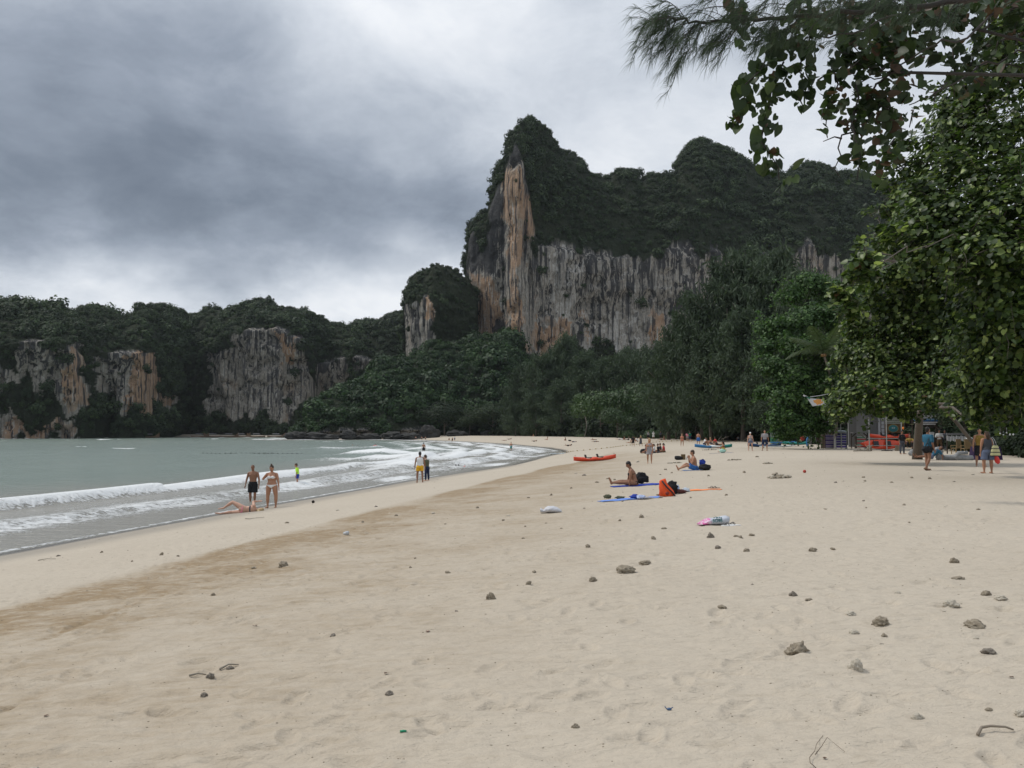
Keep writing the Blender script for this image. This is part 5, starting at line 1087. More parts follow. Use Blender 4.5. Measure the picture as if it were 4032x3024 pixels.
    if face:
        ey = plain('eye', (0.03, 0.022, 0.018), 0.3); lp = plain('lips', (0.28, 0.10, 0.08), 0.5)
        for sg in (-1, 1): c = MB(); c.ellip(hd + hm @ Vector((sg * 0.018 * HS, 0.047 * HS, 0.004 * HS)), (0.0085 * HS, 0.006 * HS, 0.0045 * HS), 8, 6, hm); c.build('eye', ey, o, smooth=True)
        c = MB(); c.ellip(hd + hm @ Vector((0, 0.049 * HS, -0.034 * HS)), (0.014 * HS, 0.006 * HS, 0.0045 * HS), 8, 6, hm); c.build('mouth', lp, o, smooth=True)
    o['_h'] = 0; del o['_h']
    return o, dict(hd=hd, J=J, pel=pel, chest=chest, neck=neck, hm=hm, waist=waist)

K = {k: cloth(k + '_cloth', c) for k, c in dict(black=(0.018, 0.018, 0.020), white=(0.74, 0.74, 0.73), pink=(0.82, 0.30, 0.36), charcoal=(0.075, 0.080, 0.095), neon=(0.52, 0.95, 0.06), royal=(0.030, 0.060, 0.33), yellow=(0.72, 0.40, 0.03), olive=(0.095, 0.10, 0.065),
     navy=(0.018, 0.028, 0.065), teal=(0.03, 0.22, 0.20), grey=(0.30, 0.29, 0.30), red=(0.50, 0.05, 0.05), coral=(0.72, 0.14, 0.11), green=(0.02, 0.15, 0.10), blue=(0.04, 0.14, 0.38), purple=(0.035, 0.02, 0.06), lemon=(0.62, 0.52, 0.03), denim=(0.13, 0.16, 0.24), petrol=(0.03, 0.12, 0.19), sand=(0.50, 0.42, 0.30), ochre=(0.26, 0.17, 0.04), brown=(0.14, 0.09, 0.05)).items()}
look_dn = lambda x, y=0.75: (x, y, 1.0)
# -- the three at the water's edge
person('bald man in black swim shorts standing over the lying woman', 995, 1986, 172, 1.80, pose(legs=[((-0.03, 0.10, -1), (0.04, -0.03, -1), (-0.1, 1, 0)), ((0.05, 0.0, -1), (0.0, -0.06, -1), (0.2, 1, 0))], arms=[((-0.30, 0.03, -1), (-0.04, 0.14, -1)), ((0.32, 0.03, -1), (0.10, 0.25, -1))]),
       'brown', 'shaved', [('shorts', K['black'], 0.86)], 'm', hairdo='shaved', fat=1.08, face=True, look=(0, 0.55, 1))
person('woman in a white bikini with her hair in a bun, looking down', 1069, 2000, 178, 1.70, pose(legs=[((-0.14, 0.03, -1), (0.02, -0.03, -1), (-0.1, 1, 0)), ((0.10, 0.0, -1), (0.02, -0.06, -1), (0.1, 1, 0))], arms=[((-0.26, -0.02, -1), (-0.16, 0.12, -1)), ((0.80, 0.15, -0.9), (-0.70, 0.55, 0.75))]),
       'tan', 'brown', [('bikini_top', K['white']), ('bikini_bottom', K['white'])], 'f', hairdo='bun', fat=1.26, face=True, look=(0, 0.6, 1))
LYW = pose(spine=(0.0, -1, 0.03), legs=[((-0.42, 0.85, 0.25), (0.55, 0.85, -0.15), (0.2, 1, 0.1)), ((0.02, 1, 0.15), (0.0, 1, -0.25), (0, 1, 0.2))], arms=[((-0.15, 0.3, 0.9), (0.25, -0.6, 0.6)), ((0.12, -1, 0.05), (0.06, -1, 0.0))])
def lying_on_side():
    o, d = person('blonde woman in pink and grey swimwear lying on the wet sand', 955, 2018, 0, 1.66, LYW, 'fair', 'blond', [('bikini_top', K['charcoal'], 1), ('bikini_bottom', K['pink'])], 'f', hairdo='long', fat=1.18)
    o.rotation_mode = 'XYZ'
    # head to the right, feet to the left, turned on her side with her back towards the viewer
    mt = Matrix.Rotation(R(4), 4, 'Z') @ Matrix.Rotation(R(90), 4, 'Z') @ Matrix.Rotation(R(68), 4, 'Y'); o.matrix_basis = Matrix.Translation(o.location + Vector((0, 0, 0.09))) @ mt @ Matrix.Translation(Vector((0, 0, -0.12)))
lying_on_side()
def wade(px, py, floor=None):
    Y = (CAMZ - SEA) * F / (py - 1700) ; X = (px - CX) / F * Y; return (X, Y, gz(X, Y))
person('boy in a neon yellow shirt and blue shorts wading in the shallows', 0, 0, -90 + 180 + 15, 1.36, pose(bend=(0, 0.15, 0)), 'tan', 'brown', [('shirt', K['neon'], 0.7), ('shorts', K['royal'], 0.62)], 'm', loc=wade(1175, 1911)[:2] + (SEA - 0.06,), kid=True, look=(0, 0.5, 1))
person('man in a white tank top and yellow shorts seen from behind at the water edge', 1653, 1900, 5, 1.78, STAND, 'brown', 'black', [('tank_top', K['white']), ('shorts', K['yellow'], 0.55)], 'm')
person('boy in an olive t-shirt and navy trousers beside the man in a tank top', 1681, 1893, 60, 1.55, pose(bend=(0, 0.2, 0)), 'fair', 'brown', [('shirt', K['olive'], 0.7), ('leggings', K['navy'])], 'm', look=(0, 0.7, 1), kid=True)
# -- bathers further out
person('bather in dark trunks standing in the surf far down the beach', 0, 0, 0, 1.75, STAND, 'tan', 'black', [('shorts', K['black'], 0.8)], 'm', loc=(-13.6, 128, SEA - 0.25))
person('boy in teal shorts walking out of the foam', 0, 0, 150, 1.55, WALK, 'tan', 'brown', [('shorts', K['teal'], 0.9)], 'm', loc=(-0.15, 136, SEA - 0.05))
for i, (px, py, s, lab) in enumerate([(1637, 1733, .6, 'leftmost of three tiny figures standing by the headland rocks'), (1661, 1732, .75, 'middle one of three tiny figures standing by the headland rocks'), (1675, 1731, .9, 'rightmost of three tiny figures standing by the headland rocks')]):
    person(lab, 0, 0, 20 * i, 1.7, STAND, 'fair', 'brown', [('shorts', K['navy'])], 'm', loc=(PV(px, py, 318 - i * 6).x, 318 - i * 6, SEA - 0.2), group='figures by the headland rocks')
for (px, Y, ring, lab) in [(1390, 200, 0, 'head of a swimmer in the sea, leftmost of three'), (1409, 186, 0, 'dark head of a swimmer left of the one with a red ring'), (1479, 182, 1, 'swimmer with a red swim ring around the chest')]:
    X = (px - CX) / F * Y; o, d = person(lab, 0, 0, 40, 1.7, STAND, 'tan', 'black', [], 'm', loc=(X, Y, SEA - 1.45 + 0.25 * ring))
    if ring:
        c = MB(); n = 14; rg = [[Vector((math.cos(a) * (0.34 + 0.11 * math.cos(b)), math.sin(a) * (0.34 + 0.11 * math.cos(b)), 0.11 * math.sin(b))) for b in [2 * math.pi * j / 8 for j in range(8)]] for a in [2 * math.pi * i / n for i in range(n + 1)]]
        c.loft(rg, cap=False); r_ = c.build('swim_ring', K['red'], smooth=True, label='red swim ring floating around a far swimmer', cat='swim ring'); r_.location = (X, Y, SEA + 0.12)
# -- the far sand: sitters and sunbathers
far = [(1770, 1734, 'sitting', 'tiny figure sitting on the far sand beyond the surf', SIT_KNEE, 60, 'brown', []), (1781, 1742, 'w', 'woman in dark clothes walking at the far edge of the surf, left of a pair', WALK, 160, 'tan', [('dress', K['black'])]), (1790, 1738, 'w', 'man in a white shirt walking at the far edge of the surf', WALK, 200, 'tan', [('shirt', K['white']), ('shorts', K['navy'])]),
    (1985, 1735, '', 'sunbather lying on the far sand, left of a pair', LIE, 80, 'brown', []), (2005, 1731, '', 'sunbather lying on the far sand, right of a pair', PRONE, 75, 'brown', [('shorts', K['black'])]), (2102, 1719, '', 'tiny figure sitting at the back of the far sand', SIT_KNEE, 90, 'tan', []),
    (2104, 1739, '', 'sunbather lying face down in the middle of the far sand', PRONE, 70, 'brown', [('shorts', K['black'])]), (2155, 1732, '', 'lone sunbather sitting up with a towel on the far sand', SIT_OUT, 90, 'tan', [('bikini_top', K['red'])]), (2228, 1737, '', 'woman in black sitting beside a dark bag on the far sand', SIT_KNEE, 80, 'tan', [('dress', K['black'], 0.3)]),
    (2258, 1741, '', 'person in grey lying on the sand right of the sitting woman in black', LIE, 95, 'tan', [('shirt', K['grey']), ('shorts', K['navy'])]), (2238, 1757, '', 'sunbather lying with one shin raised near the tip of the surf', PRONE, 100, 'brown', [('shorts', K['black'])]),
    (2337, 1733, '', 'sunbather lying further back of two on the far sand, knees bent', LIE_KNEE, 80, 'brown', []), (2344, 1740, '', 'sunbather lying nearer of two on the far sand', LIE, 100, 'brown', [('shorts', K['grey'])]), (2441, 1732, '', 'person in pale clothes lying on a mat before the group of sitters', LIE, 85, 'fair', [('shirt', K['white']), ('shorts', K['grey'])]),
    (2461, 1735, '', 'dark haired sitter at the left end of the far group', SIT_KNEE, 80, 'brown', [('bikini_top', K['black'])]), (2476, 1733, '', 'sitter leaning back in the far group, second from the left', SIT_OUT, 90, 'dark', [('shorts', K['black'])]), (2484, 1745, '', 'sitter with legs stretched just left of the woman in a black skirt', SIT_OUT, 85, 'tan', [('shorts', K['sand'])]),
    (2500, 1737, '', 'sitter with long hair just behind the woman in a black skirt', SIT_KNEE, 120, 'brown', [('shirt', K['brown'])]), (2510, 1741, '', 'sitter in white left of the woman with a shoulder bag', SIT_KNEE, 60, 'tan', [('shirt', K['white'])]),
    (2493, 1758, '', 'woman in a black top and skirt walking away towards the far group', WALK, 10, 'tan', [('shirt', K['black']), ('skirt', K['black'], 0.8)]), (2523, 1757, '', 'woman in a long grey dress with a straw shoulder bag', WALK, 20, 'brown', [('dress', K['charcoal'], 1.3)]),
    (2553, 1731, '', 'man in a grey shirt and black shorts standing before the bright bush', STAND, 170, 'tan', [('shirt', K['grey']), ('shorts', K['black'], .9)]), (2573, 1729, '', 'person all in white with a white cap before the bright bush', STAND, 180, 'tan', [('shirt', K['white']), ('shorts', K['white'], .95), ('cap', K['white'])]),
    (2602, 1731, '', 'person in dark clothes with a white bag before the bush', STAND, 160, 'brown', [('shirt', K['charcoal']), ('shorts', K['black'], .9)]), (2618, 1732, '', 'woman sitting upright by the mat near the signpost', SIT_KNEE, 90, 'brown', [('bikini_bottom', K['black'])]), (2606, 1733, '', 'sunbather lying on a dark mat near the signpost', LIE, 80, 'tan', [('shorts', K['black'])]),
    (2686, 1758, '', 'woman in a red bikini standing on the sand', WALK, 175, 'tan', [('bikini_top', K['coral']), ('bikini_bottom', K['coral'])]), (2706, 1739, '', 'woman in a pink top walking away beside the man in green', WALK, 0, 'tan', [('shirt', K['pink']), ('shorts', K['grey'])]), (2717, 1741, '', 'man in a green shirt and navy shorts with a white bag', WALK, 10, 'tan', [('shirt', K['green']), ('shorts', K['navy'], .9)]),
    (2750, 1752, '', 'shirtless man in blue patterned trunks standing with head bent', STAND, -30, 'tan', [('shorts', K['blue'], .9)]), (2773, 1752, '', 'child in a white shirt crouching behind the blue and green kayak', SIT_KNEE, -100, 'tan', [('shirt', K['white']), ('shorts', K['navy'], .9)]), (2787, 1753, '', 'woman with long brown hair sitting behind the blue and green kayak', SIT_KNEE, 70, 'brown', [('bikini_top', K['black'])]),
    (2802, 1753, '', 'shirtless man sitting behind the blue and green kayak', SIT_KNEE, 60, 'tan', [('shorts', K['charcoal'])]), (2820, 1751, '', 'person in dark red sitting last in the row behind the kayak', SIT_KNEE, 90, 'brown', [('shirt', K['red']), ('shorts', K['black'])]),
    (2910, 1737, '', 'person in a white shirt sitting in the shade of the casuarinas', SIT_KNEE, 90, 'brown', [('shirt', K['white']), ('shorts', K['navy'], .9)])]
hairs = ['brown', 'black', 'black', 'black', 'blond', 'brown']; fem = ('woman', 'child', 'hair')
for i, (px, py, _, lab, ps, rz, sk, wr_) in enumerate(far):
    f_ = any(t in lab for t in ('woman', 'her ')); person(lab, px, py, rz, 1.62 if f_ else 1.74, ps, sk, hairs[(i * 5) % 6] if 'dark' not in lab else 'black', wr_, 'f' if f_ else 'm', hairdo='long' if f_ or 'long hair' in lab else 'short')
# -- the middle distance
person('woman with short dark hair in a bikini sitting on a dark blue towel', 2497, 1912, 88, 1.66, pose(spine=(0, 0.10, 1), bend=(0, 0.30, 0), legs=[((-0.10, 1, 0.05), (-0.02, 1, -0.02), (-0.1, 0.4, 1)), ((0.10, 1, 0.12), (0.02, 1, -0.12), (0.1, 0.4, 1))], arms=[((-0.18, 0.18, -1), (0.0, 0.12, -1)), ((0.2, 0.2, -1), (0.1, 0.3, -1))]), 'brown', 'black', [('bikini_top', K['black']), ('bikini_bottom', K['black'])], 'f', fat=1.2, look=(0, 0.65, 1))
person('shirtless man in blue shorts sitting with his hands to his face', 2738, 1851, 88, 1.80, pose(spine=(0, 0.12, 1), bend=(0, 0.12, 0), legs=[((-0.10, 1, 0.32), (-0.02, 1, -0.40), (-0.1, 0.5, 1)), ((0.14, 0.95, 0.5), (0.02, 0.95, -0.62), (0.1, 0.6, 1))], arms=[((-0.1, 0.45, -1), (0.35, 0.25, 1.1)), ((0.1, 0.5, -1), (-0.35, 0.25, 1.1))]), 'tan', 'brown', [('shorts', K['blue'], 0.75)], 'm')
person('fair haired girl in a grey top and skirt walking across the sand', 2558, 1826, 170, 1.52, WALK, 'tan', 'blond', [('tank_top', K['grey']), ('skirt', K['grey'], 0.62)], 'f', hairdo='long', kid=True)
for (px, py, lab, k1, sk, hr, rz) in [(2546, 1786, 'person in purple sitting first in the row, beside the fair haired girl', K['purple'], 'brown', 'brown', 80), (2577, 1784, 'woman in a white t-shirt sitting in the row on the sand, hair tied back', K['white'], 'tan', 'brown', 78), (2593, 1783, 'dark haired sitter between the white and the black t-shirts', K['black'], 'brown', 'black', 82),
                                  (2602, 1781, 'man in a black t-shirt sitting in the row on the sand', K['black'], 'tan', 'brown', 90), (2615, 1781, 'woman in a red top sitting last in the row on the sand', K['red'], 'brown', 'black', 85)]:
    person(lab, px, py, rz, 1.68, SIT_X, sk, hr, [('shirt', k1), ('shorts', K['charcoal'] if k1 != K['red'] else K['brown'])], 'f' if 'woman' in lab else 'm', hairdo='ponytail' if 'woman' in lab else 'short')
person('woman in yellow shorts and a black top sitting in front of the kayak', 2853, 1780, 70, 1.62, SIT_KNEE, 'tan', 'black', [('bikini_top', K['black'], 1), ('shorts', K['lemon'], 0.7)], 'f', hairdo='long')
person('sunbather lying behind the blue and green kayak, on his back', 2826, 1753, 80, 1.7, LIE_KNEE, 'brown', 'black', [('shorts', K['black'])], 'm')
person('woman in a white cap, grey vest and denim shorts standing on the sand', 2955, 1775, 178, 1.64, STAND, 'fair', 'blond', [('tank_top', K['grey']), ('shorts', K['denim'], 0.35), ('cap', K['white']), ('sandals', K['brown'])], 'f', hairdo='short')
person('man in a grey t-shirt and navy shorts beside the woman in a white cap', 3012, 1774, 170, 1.80, pose(legs=[((-0.16, 0.05, -1), (0.0, -0.03, -1), (-0.3, 1, 0)), ((0.16, 0.0, -1), (0.05, -0.06, -1), (0.5, 1, 0))]), 'tan', 'brown', [('shirt', K['grey'], 0.65), ('shorts', K['navy'], 0.9), ('sandals', K['brown'])], 'm')
# -- under the trees on the right
man, md = person('man in a petrol blue t-shirt and sandals walking past with a dark bag', 3655, 1852, -70, 1.80, pose(bend=(0, 0.05, 0), legs=[((-0.04, 0.12, -1), (0, 0.0, -1), (0, 1, 0.0)), ((0.04, -0.10, -1), (0, -0.55, -1), (0, 1, -0.5))], arms=[((-0.15, 0.25, -1), (0, 0.55, -1)), ((0.15, -0.05, -1), (0.0, 0.35, -1))], ground='feet'), 'brown', 'black', [('shirt', K['petrol'], 0.7), ('shorts', K['black'], 0.45), ('sandals', K['brown'])], 'm')
person('person in pale shorts lying on the sand behind the walking man', 3668, 1812, 88, 1.72, pose(spine=(0, -0.75, 0.6), legs=[((-0.10, 1, -0.03), (-0.02, 1, -0.06), (-0.1, 0.6, 1)), ((0.10, 1, -0.03), (0.02, 1, -0.04), (0.1, 0.6, 1))], arms=[((-0.3, -0.5, -1), (0, -0.1, -1)), ((0.3, -0.5, -1), (0, -0.1, -1))]), 'brown', 'brown', [('shorts', K['denim'], .6), ('shirt', K['petrol'])], 'm')
person('man in a white t-shirt with folded arms standing under the trees', 3700, 1775, 165, 1.80, pose(arms=[((-0.25, 0.15, -1), (0.9, 0.55, 0.15)), ((0.25, 0.15, -1), (-0.9, 0.55, 0.15))]), 'brown', 'black', [('shirt', K['white'], 0.8), ('shorts', K['brown'], 0.95)], 'm')
person('dark clad man standing behind the shoulder of the man in a white t-shirt', 3722, 1772, 150, 1.78, STAND, 'brown', 'black', [('shirt', K['charcoal']), ('trousers', K['black'])], 'm')
person('person dressed in black standing at the right end of the orange kayaks', 3553, 1788, 200, 1.70, STAND, 'brown', 'black', [('shirt', K['black'], .9), ('trousers', K['charcoal'])], 'm')
person('person in an ochre shirt sitting by the hibiscus trunk', 3584, 1786, 150, 1.70, dict(SIT_KNEE, spine=(0, 0.1, 1)), 'brown', 'black', [('shirt', K['ochre']), ('trousers', K['black'])], 'm', loc=G(3584, 1786) + Vector((0, 0, 0.42)))
person('dim figure in red shorts sitting right of the one in an ochre shirt', 3616, 1786, 200, 1.70, SIT_KNEE, 'tan', 'black', [('shirt', K['charcoal']), ('shorts', K['red'])], 'm', loc=G(3616, 1786) + Vector((0, 0, 0.42)))
wom, wd = person('woman seen from behind in grey patterned shorts carrying a striped beach bag', 3890, 1863, 5, 1.66, pose(legs=[((-0.10, 0.0, -1), (-0.0, -0.02, -1), (-0.1, 1, 0)), ((0.10, 0.0, -1), (0.0, -0.02, -1), (0.2, 1, 0))], arms=[((-0.25, 0.0, -1), (-0.06, 0.1, -1)), ((0.30, 0.0, -1), (0.22, 0.1, -1))]), 'tan', 'brown', [('tank_top', K['charcoal']), ('shorts', K['denim'], 0.8), ('sandals', K['black'])], 'f', hairdo='long', fat=1.22)
person('bearded man in a yellow and dark vest facing the woman with the striped bag', 3861, 1836, 165, 1.78, STAND, 'tan', 'black', [('tank_top', K['ochre']), ('shorts', K['black'], .95), ('sandals', K['black'])], 'm')
# ================================================================== boats and boards
C = lambda n, c, r=0.5, **k: plain(n, c, r, **k)
M_ORK = C('orange_plastic', (0.62, 0.060, 0.018), 0.38, scale=3); M_BLUEK = C('blue_plastic', (0.025, 0.16, 0.36), 0.4); M_TEALK = C('teal_plastic', (0.02, 0.22, 0.19), 0.4); M_WHITEK = C('white_plastic', (0.62, 0.66, 0.66), 0.4)
M_BLACK = C('black_rubber', (0.02, 0.02, 0.022), 0.6); M_STEEL = C('weathered_steel', (0.33, 0.33, 0.32), 0.5, metal=0.5); M_WOOD = bark_mat('weathered_wood', (0.10, 0.075, 0.05), (0.22, 0.17, 0.12))
def kayak(label, loc, rz, L=3.6, W=0.72, mats=None, split=None, tiltx=0.0, pitch=0.0, name='kayak'):
    mats = mats or [M_ORK]; o = empty(name, loc, rz, label=label, cat='kayak', group=None); o.rotation_euler = (tiltx, pitch, rz)
    m = MB(); n = 30; rings = []; seg = 16
    for i in range(n + 1):
        t = i / n; s = 2 * t - 1; w = W / 2 * max(0.015, (1 - abs(s) ** 2.3)) ** 0.75; x = s * L / 2; zk = 0.13 * abs(s) ** 3.2; dk = 0.33 + 0.11 * abs(s) ** 2.6
        dip = 0.12 * math.exp(-((abs(s + 0.02) - 0.28) / 0.17) ** 4)
        r = []
        for k in range(seg):
            a = 2 * math.pi * k / seg; c, sn = math.cos(a), math.sin(a)
            y = w * (abs(c) ** 0.7) * (1 if c > 0 else -1); z = (zk + (dk - zk) * 0.5) + (dk - zk) * 0.5 * sn * (1 if sn < 0 else 1)
            if sn > 0.25: z -= dip * (1 - abs(c)) ** 0.5
            r.append(Vector((x, y, z)))
        rings.append(r)
    m.loft(rings)
    hull = m.mesh('hull', mats, smooth=True)
    if split:
        for p in hull.polygons: t = p.center.x / L + 0.5 + 0.06 * math.sin(p.center.y * 9 + p.center.z * 7); p.material_index = sum(t > s for s in split)
    link('hull', hull, o)
    for sx in (-0.30, 0.26):
        c = MB(); c.box((sx * L / 2 + 0.0, 0, 0.30), (0.42, W * 0.52, 0.04)); c.box((sx * L / 2 - 0.24, 0, 0.42), (0.05, W * 0.5, 0.24), ry=-0.25); c.build('seat', M_BLACK, o)
    for sx in (-1, 1):
        c = MB(); c.tube(curve3((sx * L * 0.46, -0.06, 0.47), (sx * L * 0.46, 0.06, 0.47), (0, 0, 0.06), 6), 0.012, 6); c.build('handle', M_BLACK, o)
    return o
kayak('orange sit-on-top kayak lying alone on the sand near the water', G(2343, 1816) + Vector((0, 0, 0.02)), R(14), 3.5, 0.72, pitch=R(-3))
kayak('blue, white and teal kayak with people sitting behind it', G(2809, 1765) + Vector((0, 0, 0.02)), R(-2), 3.9, 0.75, [M_BLUEK, M_WHITEK, M_TEALK], (0.38, 0.62))
def board(label, loc, rz, L, W, mat, stripe=None, rot=None, name='surfboard', cat='surfboard', group=None):
    o = empty(name, loc, rz, label=label, cat=cat, group=group)
    if rot: o.rotation_euler = (rot[0], rot[1], rz)
    def outline(sc, z):
        pts = []
        for i in range(28):
            a = 2 * math.pi * i / 28; c, s = math.cos(a), math.sin(a); pts.append(Vector((L / 2 * c * sc, W / 2 * s * sc * (abs(1 - 0.12 * c)), z + 0.10 * max(0, c) ** 3)))
        return pts
    m = MB(); m.loft([outline(0.92, 0), outline(1, 0.035), outline(1, 0.065), outline(0.93, 0.10)]); m.build('deck', mat, o, smooth=False)
    if stripe: c = MB(); c.box((0, 0, 0.106), (L * 0.8, W * 0.16, 0.006)); c.build('stripe', stripe, o)
    c = MB(); c.loft([[Vector((-L * 0.40 + 0.0, -0.006, 0)), Vector((-L * 0.34, -0.006, 0)), Vector((-L * 0.41, -0.006, -0.14))], [Vector((-L * 0.40, 0.006, 0)), Vector((-L * 0.34, 0.006, 0)), Vector((-L * 0.41, 0.006, -0.14))]]); c.build('fin', M_BLACK, o)
    return o
g = G(3060, 1765); board('white paddleboard at the front of the pile of boards', g + Vector((0, 0, 0.12)), R(4), 3.6, 0.75, M_WHITEK, M_BLUEK, name='paddleboard', cat='paddleboard')
kayak('dark blue kayak lying behind the white paddleboard', G(3010, 1760), R(3), 3.6, 0.7, [C('dark_blue_plastic', (0.012, 0.05, 0.13), 0.4)])
board('blue paddleboard in the middle of the pile of boards', G(3085, 1756) + Vector((0, 0, 0.35)), R(8), 3.2, 0.7, M_BLUEK, M_WHITEK, name='paddleboard', cat='paddleboard')
kayak('teal kayak at the right end of the pile of boards', G(3135, 1757) + Vector((0, 0, 0.15)), R(-6), 2.9, 0.7, [M_TEALK])
board('blue and white surfboard standing on its tail behind the teal kayak', G(3177, 1758) + Vector((0, 0, 0.45)), R(70), 1.25, 0.62, M_BLUEK, M_WHITEK, rot=(R(75), R(-68)))
board('blue and white surfboard lying in the swash at the tip of the surf', G(2196, 1789) + Vector((0, 0, 0.05)), R(12), 2.3, 0.5, M_WHITEK, M_BLUEK)
kayak('lower orange kayak turned on its side on the rack under the hibiscus', G(3478, 1772) + Vector((0, 0.25, 0.42)), R(-6), 3.7, 0.95, [M_ORK], tiltx=R(62))
kayak('upper orange kayak on the rack under the hibiscus', G(3515, 1772) + Vector((0, 0.5, 1.0)), R(-3), 3.5, 0.75, [M_ORK], tiltx=R(10))
kayak('small orange dinghy beached at the edge of the wet sand', G(1812, 1853), R(20), 0.9, 0.45, [M_ORK], name='toy_boat')['category'] = 'toy boat'
o = empty('kayak_rack', G(3475, 1776), 0, label='steel kayak rack with two tall posts holding the orange kayaks', cat='rack')
b0 = o.location
for (px, top) in ((3418, 1640), (3486, 1620), (3545, 1650)):
    X = (px - CX) / F * b0.y - b0.x; H = (1700 - top) / F * b0.y + 1.55; c = MB(); c.tube([(X, -0.1, -0.2), (X, -0.1, H)], 0.045, 8); c.build('post', M_STEEL, o)
for z in (0.45, 1.05): c = MB(); c.box(((3480 - CX) / F * b0.y - b0.x, 0.3, z), (2.6, 0.08, 0.06)); c.build('shelf_bar', M_STEEL, o)
for px in (3425, 3535): X = (px - CX) / F * b0.y - b0.x; c = MB(); c.box((X, 0.25, 0.22), (0.10, 0.7, 0.44)); c.build('support', M_WOOD, o)
c = MB(); c.box(((3486 - CX) / F * b0.y - b0.x, -0.1, 0.03), (0.9, 0.10, 0.06)); c.box(((3486 - CX) / F * b0.y - b0.x, -0.1, 0.04), (0.10, 0.6, 0.06)); c.build('foot', M_BLACK, o)
# longtail boats on the far beach
M_HULL = bark_mat('longtail_hull', (0.10, 0.06, 0.035), (0.20, 0.13, 0.08))
def longtail():
    o = empty('longtail_boat'); m = MB(); n = 18; rg = []
    for i in range(n + 1):
        s = 2 * i / n - 1; w = 0.95 * (1 - abs(s) ** 2.2) + 0.03; sheer = 0.9 + (1.9 * max(0, s - 0.35) ** 1.6 * 2.2) + 0.35 * max(0, -s) ** 3; zk = 0.0 + 1.8 * max(0, s - 0.5) ** 1.8 + 0.3 * max(0, -s) ** 4
        rg.append([Vector((s * 5, w * a, zk + (sheer - zk) * b)) for a, b in ((-1, 1), (-0.85, 0.5), (-0.45, 0.08), (0, 0), (0.45, 0.08), (0.85, 0.5), (1, 1), (0.86, 0.95), (0.4, 0.35), (-0.4, 0.35), (-0.86, 0.95))])
    m.loft(rg); m.build('hull', M_HULL, o, smooth=False)
    c = MB(); c.loft([[Vector((x, y, 2.0 + 0.25 * math.cos(y * 1.4))) for y in (-0.9, -0.45, 0, 0.45, 0.9)] for x in (-2.2, 1.6)], cap=False, close=False); c.loft([[Vector((x, y, 1.95 + 0.25 * math.cos(y * 1.4))) for y in (0.9, 0.45, 0, -0.45, -0.9)] for x in (-2.2, 1.6)], cap=False, close=False); c.build('awning', C('boat_awning', (0.30, 0.30, 0.32)), o)
    for x in (-2.1, 1.5):
        for y in (-0.85, 0.85): c = MB(); c.tube([(x, y, 0.7), (x, y, 2.05)], 0.04, 5); c.build('post', M_WOOD, o)
    return o
lt = longtail()
def copy_tree(o, parent=None):
    c = o.copy(); COL.objects.link(c)
    if parent is not None: c.parent = parent
    for ch in [k for k in o.children]: copy_tree(ch, c)
    return c
for i, (px, lab) in enumerate([(790, 'longtail boat beached at the far left end of the far sand'), (838, 'longtail boat second from the left on the far beach'), (905, 'longtail boat third from the left on the far beach'), (955, 'longtail boat in the middle of the far beach'), (1010, 'longtail boat right of the middle of the far beach'), (1090, 'rightmost longtail boat on the far beach'), (590, 'longtail boat moored off the foot of the far cliff'), (530, 'longtail boat moored furthest left off the far cliff')]):
    Y = float(np.interp(px, [530, 640, 790, 1100], [428, 436, 466, 464])); b = lt if i == 0 else copy_tree(lt); X = (px - CX) / F * Y
    tag(b, lab, 'boat', 'longtail boats across the bay'); b.location = (X, Y, max(gz(X, Y), SEA - 0.2)); b.rotation_euler = (0, 0, R([8, 175, 20, -10, 190, 5, 30, 160][i]))
# rope with floats
def float_line(name, label, pts, n, mat, r, rope=M_BLACK):
    o = empty(name, pts[0], label=label, cat='float line'); L = [Vector(p) - Vector(pts[0]) for p in pts]; m = MB(); m.tube(L, 0.008, 5); m.build('rope', rope, o)
    cum = [0]
    for a, b in zip(L[:-1], L[1:]): cum.append(cum[-1] + (b - a).length)
    fm = MB(); fm.ellip((0, 0, 0), (r * 1.6, r, r), 8, 6); fme = fm.mesh('float', mat, smooth=True)
    for i in range(n):
        s = cum[-1] * (i + 0.5) / n; k = max(j for j in range(len(cum)) if cum[j] <= s); k = min(k, len(L) - 2); t = (s - cum[k]) / max(1e-6, cum[k + 1] - cum[k]); p = L[k].lerp(L[k + 1], t); d = L[k + 1] - L[k]
        f_ = link('float', fme, o); f_.location = p + Vector((0, 0, r * 0.5)); f_.rotation_euler = (0, 0, math.atan2(d.y, d.x))
float_line('float_line', 'line of small yellow floats lying across the sand towards the trees', [G(*p) + Vector((0, 0, 0.05)) for p in ((2190, 1788), (2260, 1778), (2330, 1771), (2400, 1764), (2450, 1757), (2500, 1752), (2560, 1744), (2620, 1739), (2700, 1736), (2790, 1735))], 44, C('yellow_float', (0.36, 0.25, 0.07)), 0.075)
float_line('float_line', 'line of dark floats in the sea on the left', [(-41, 118, SEA + .08), (-38, 117, SEA + .08), (-34, 119, SEA + .08)], 9, M_BLACK, 0.07)
float_line('float_line', 'line of dark floats in the sea in front of the point', [((px - CX) / F * Y, Y, SEA + 0.10) for px, Y in ((795, 118), (870, 117), (960, 118), (1050, 117), (1200, 116))], 22, M_BLACK, 0.07)

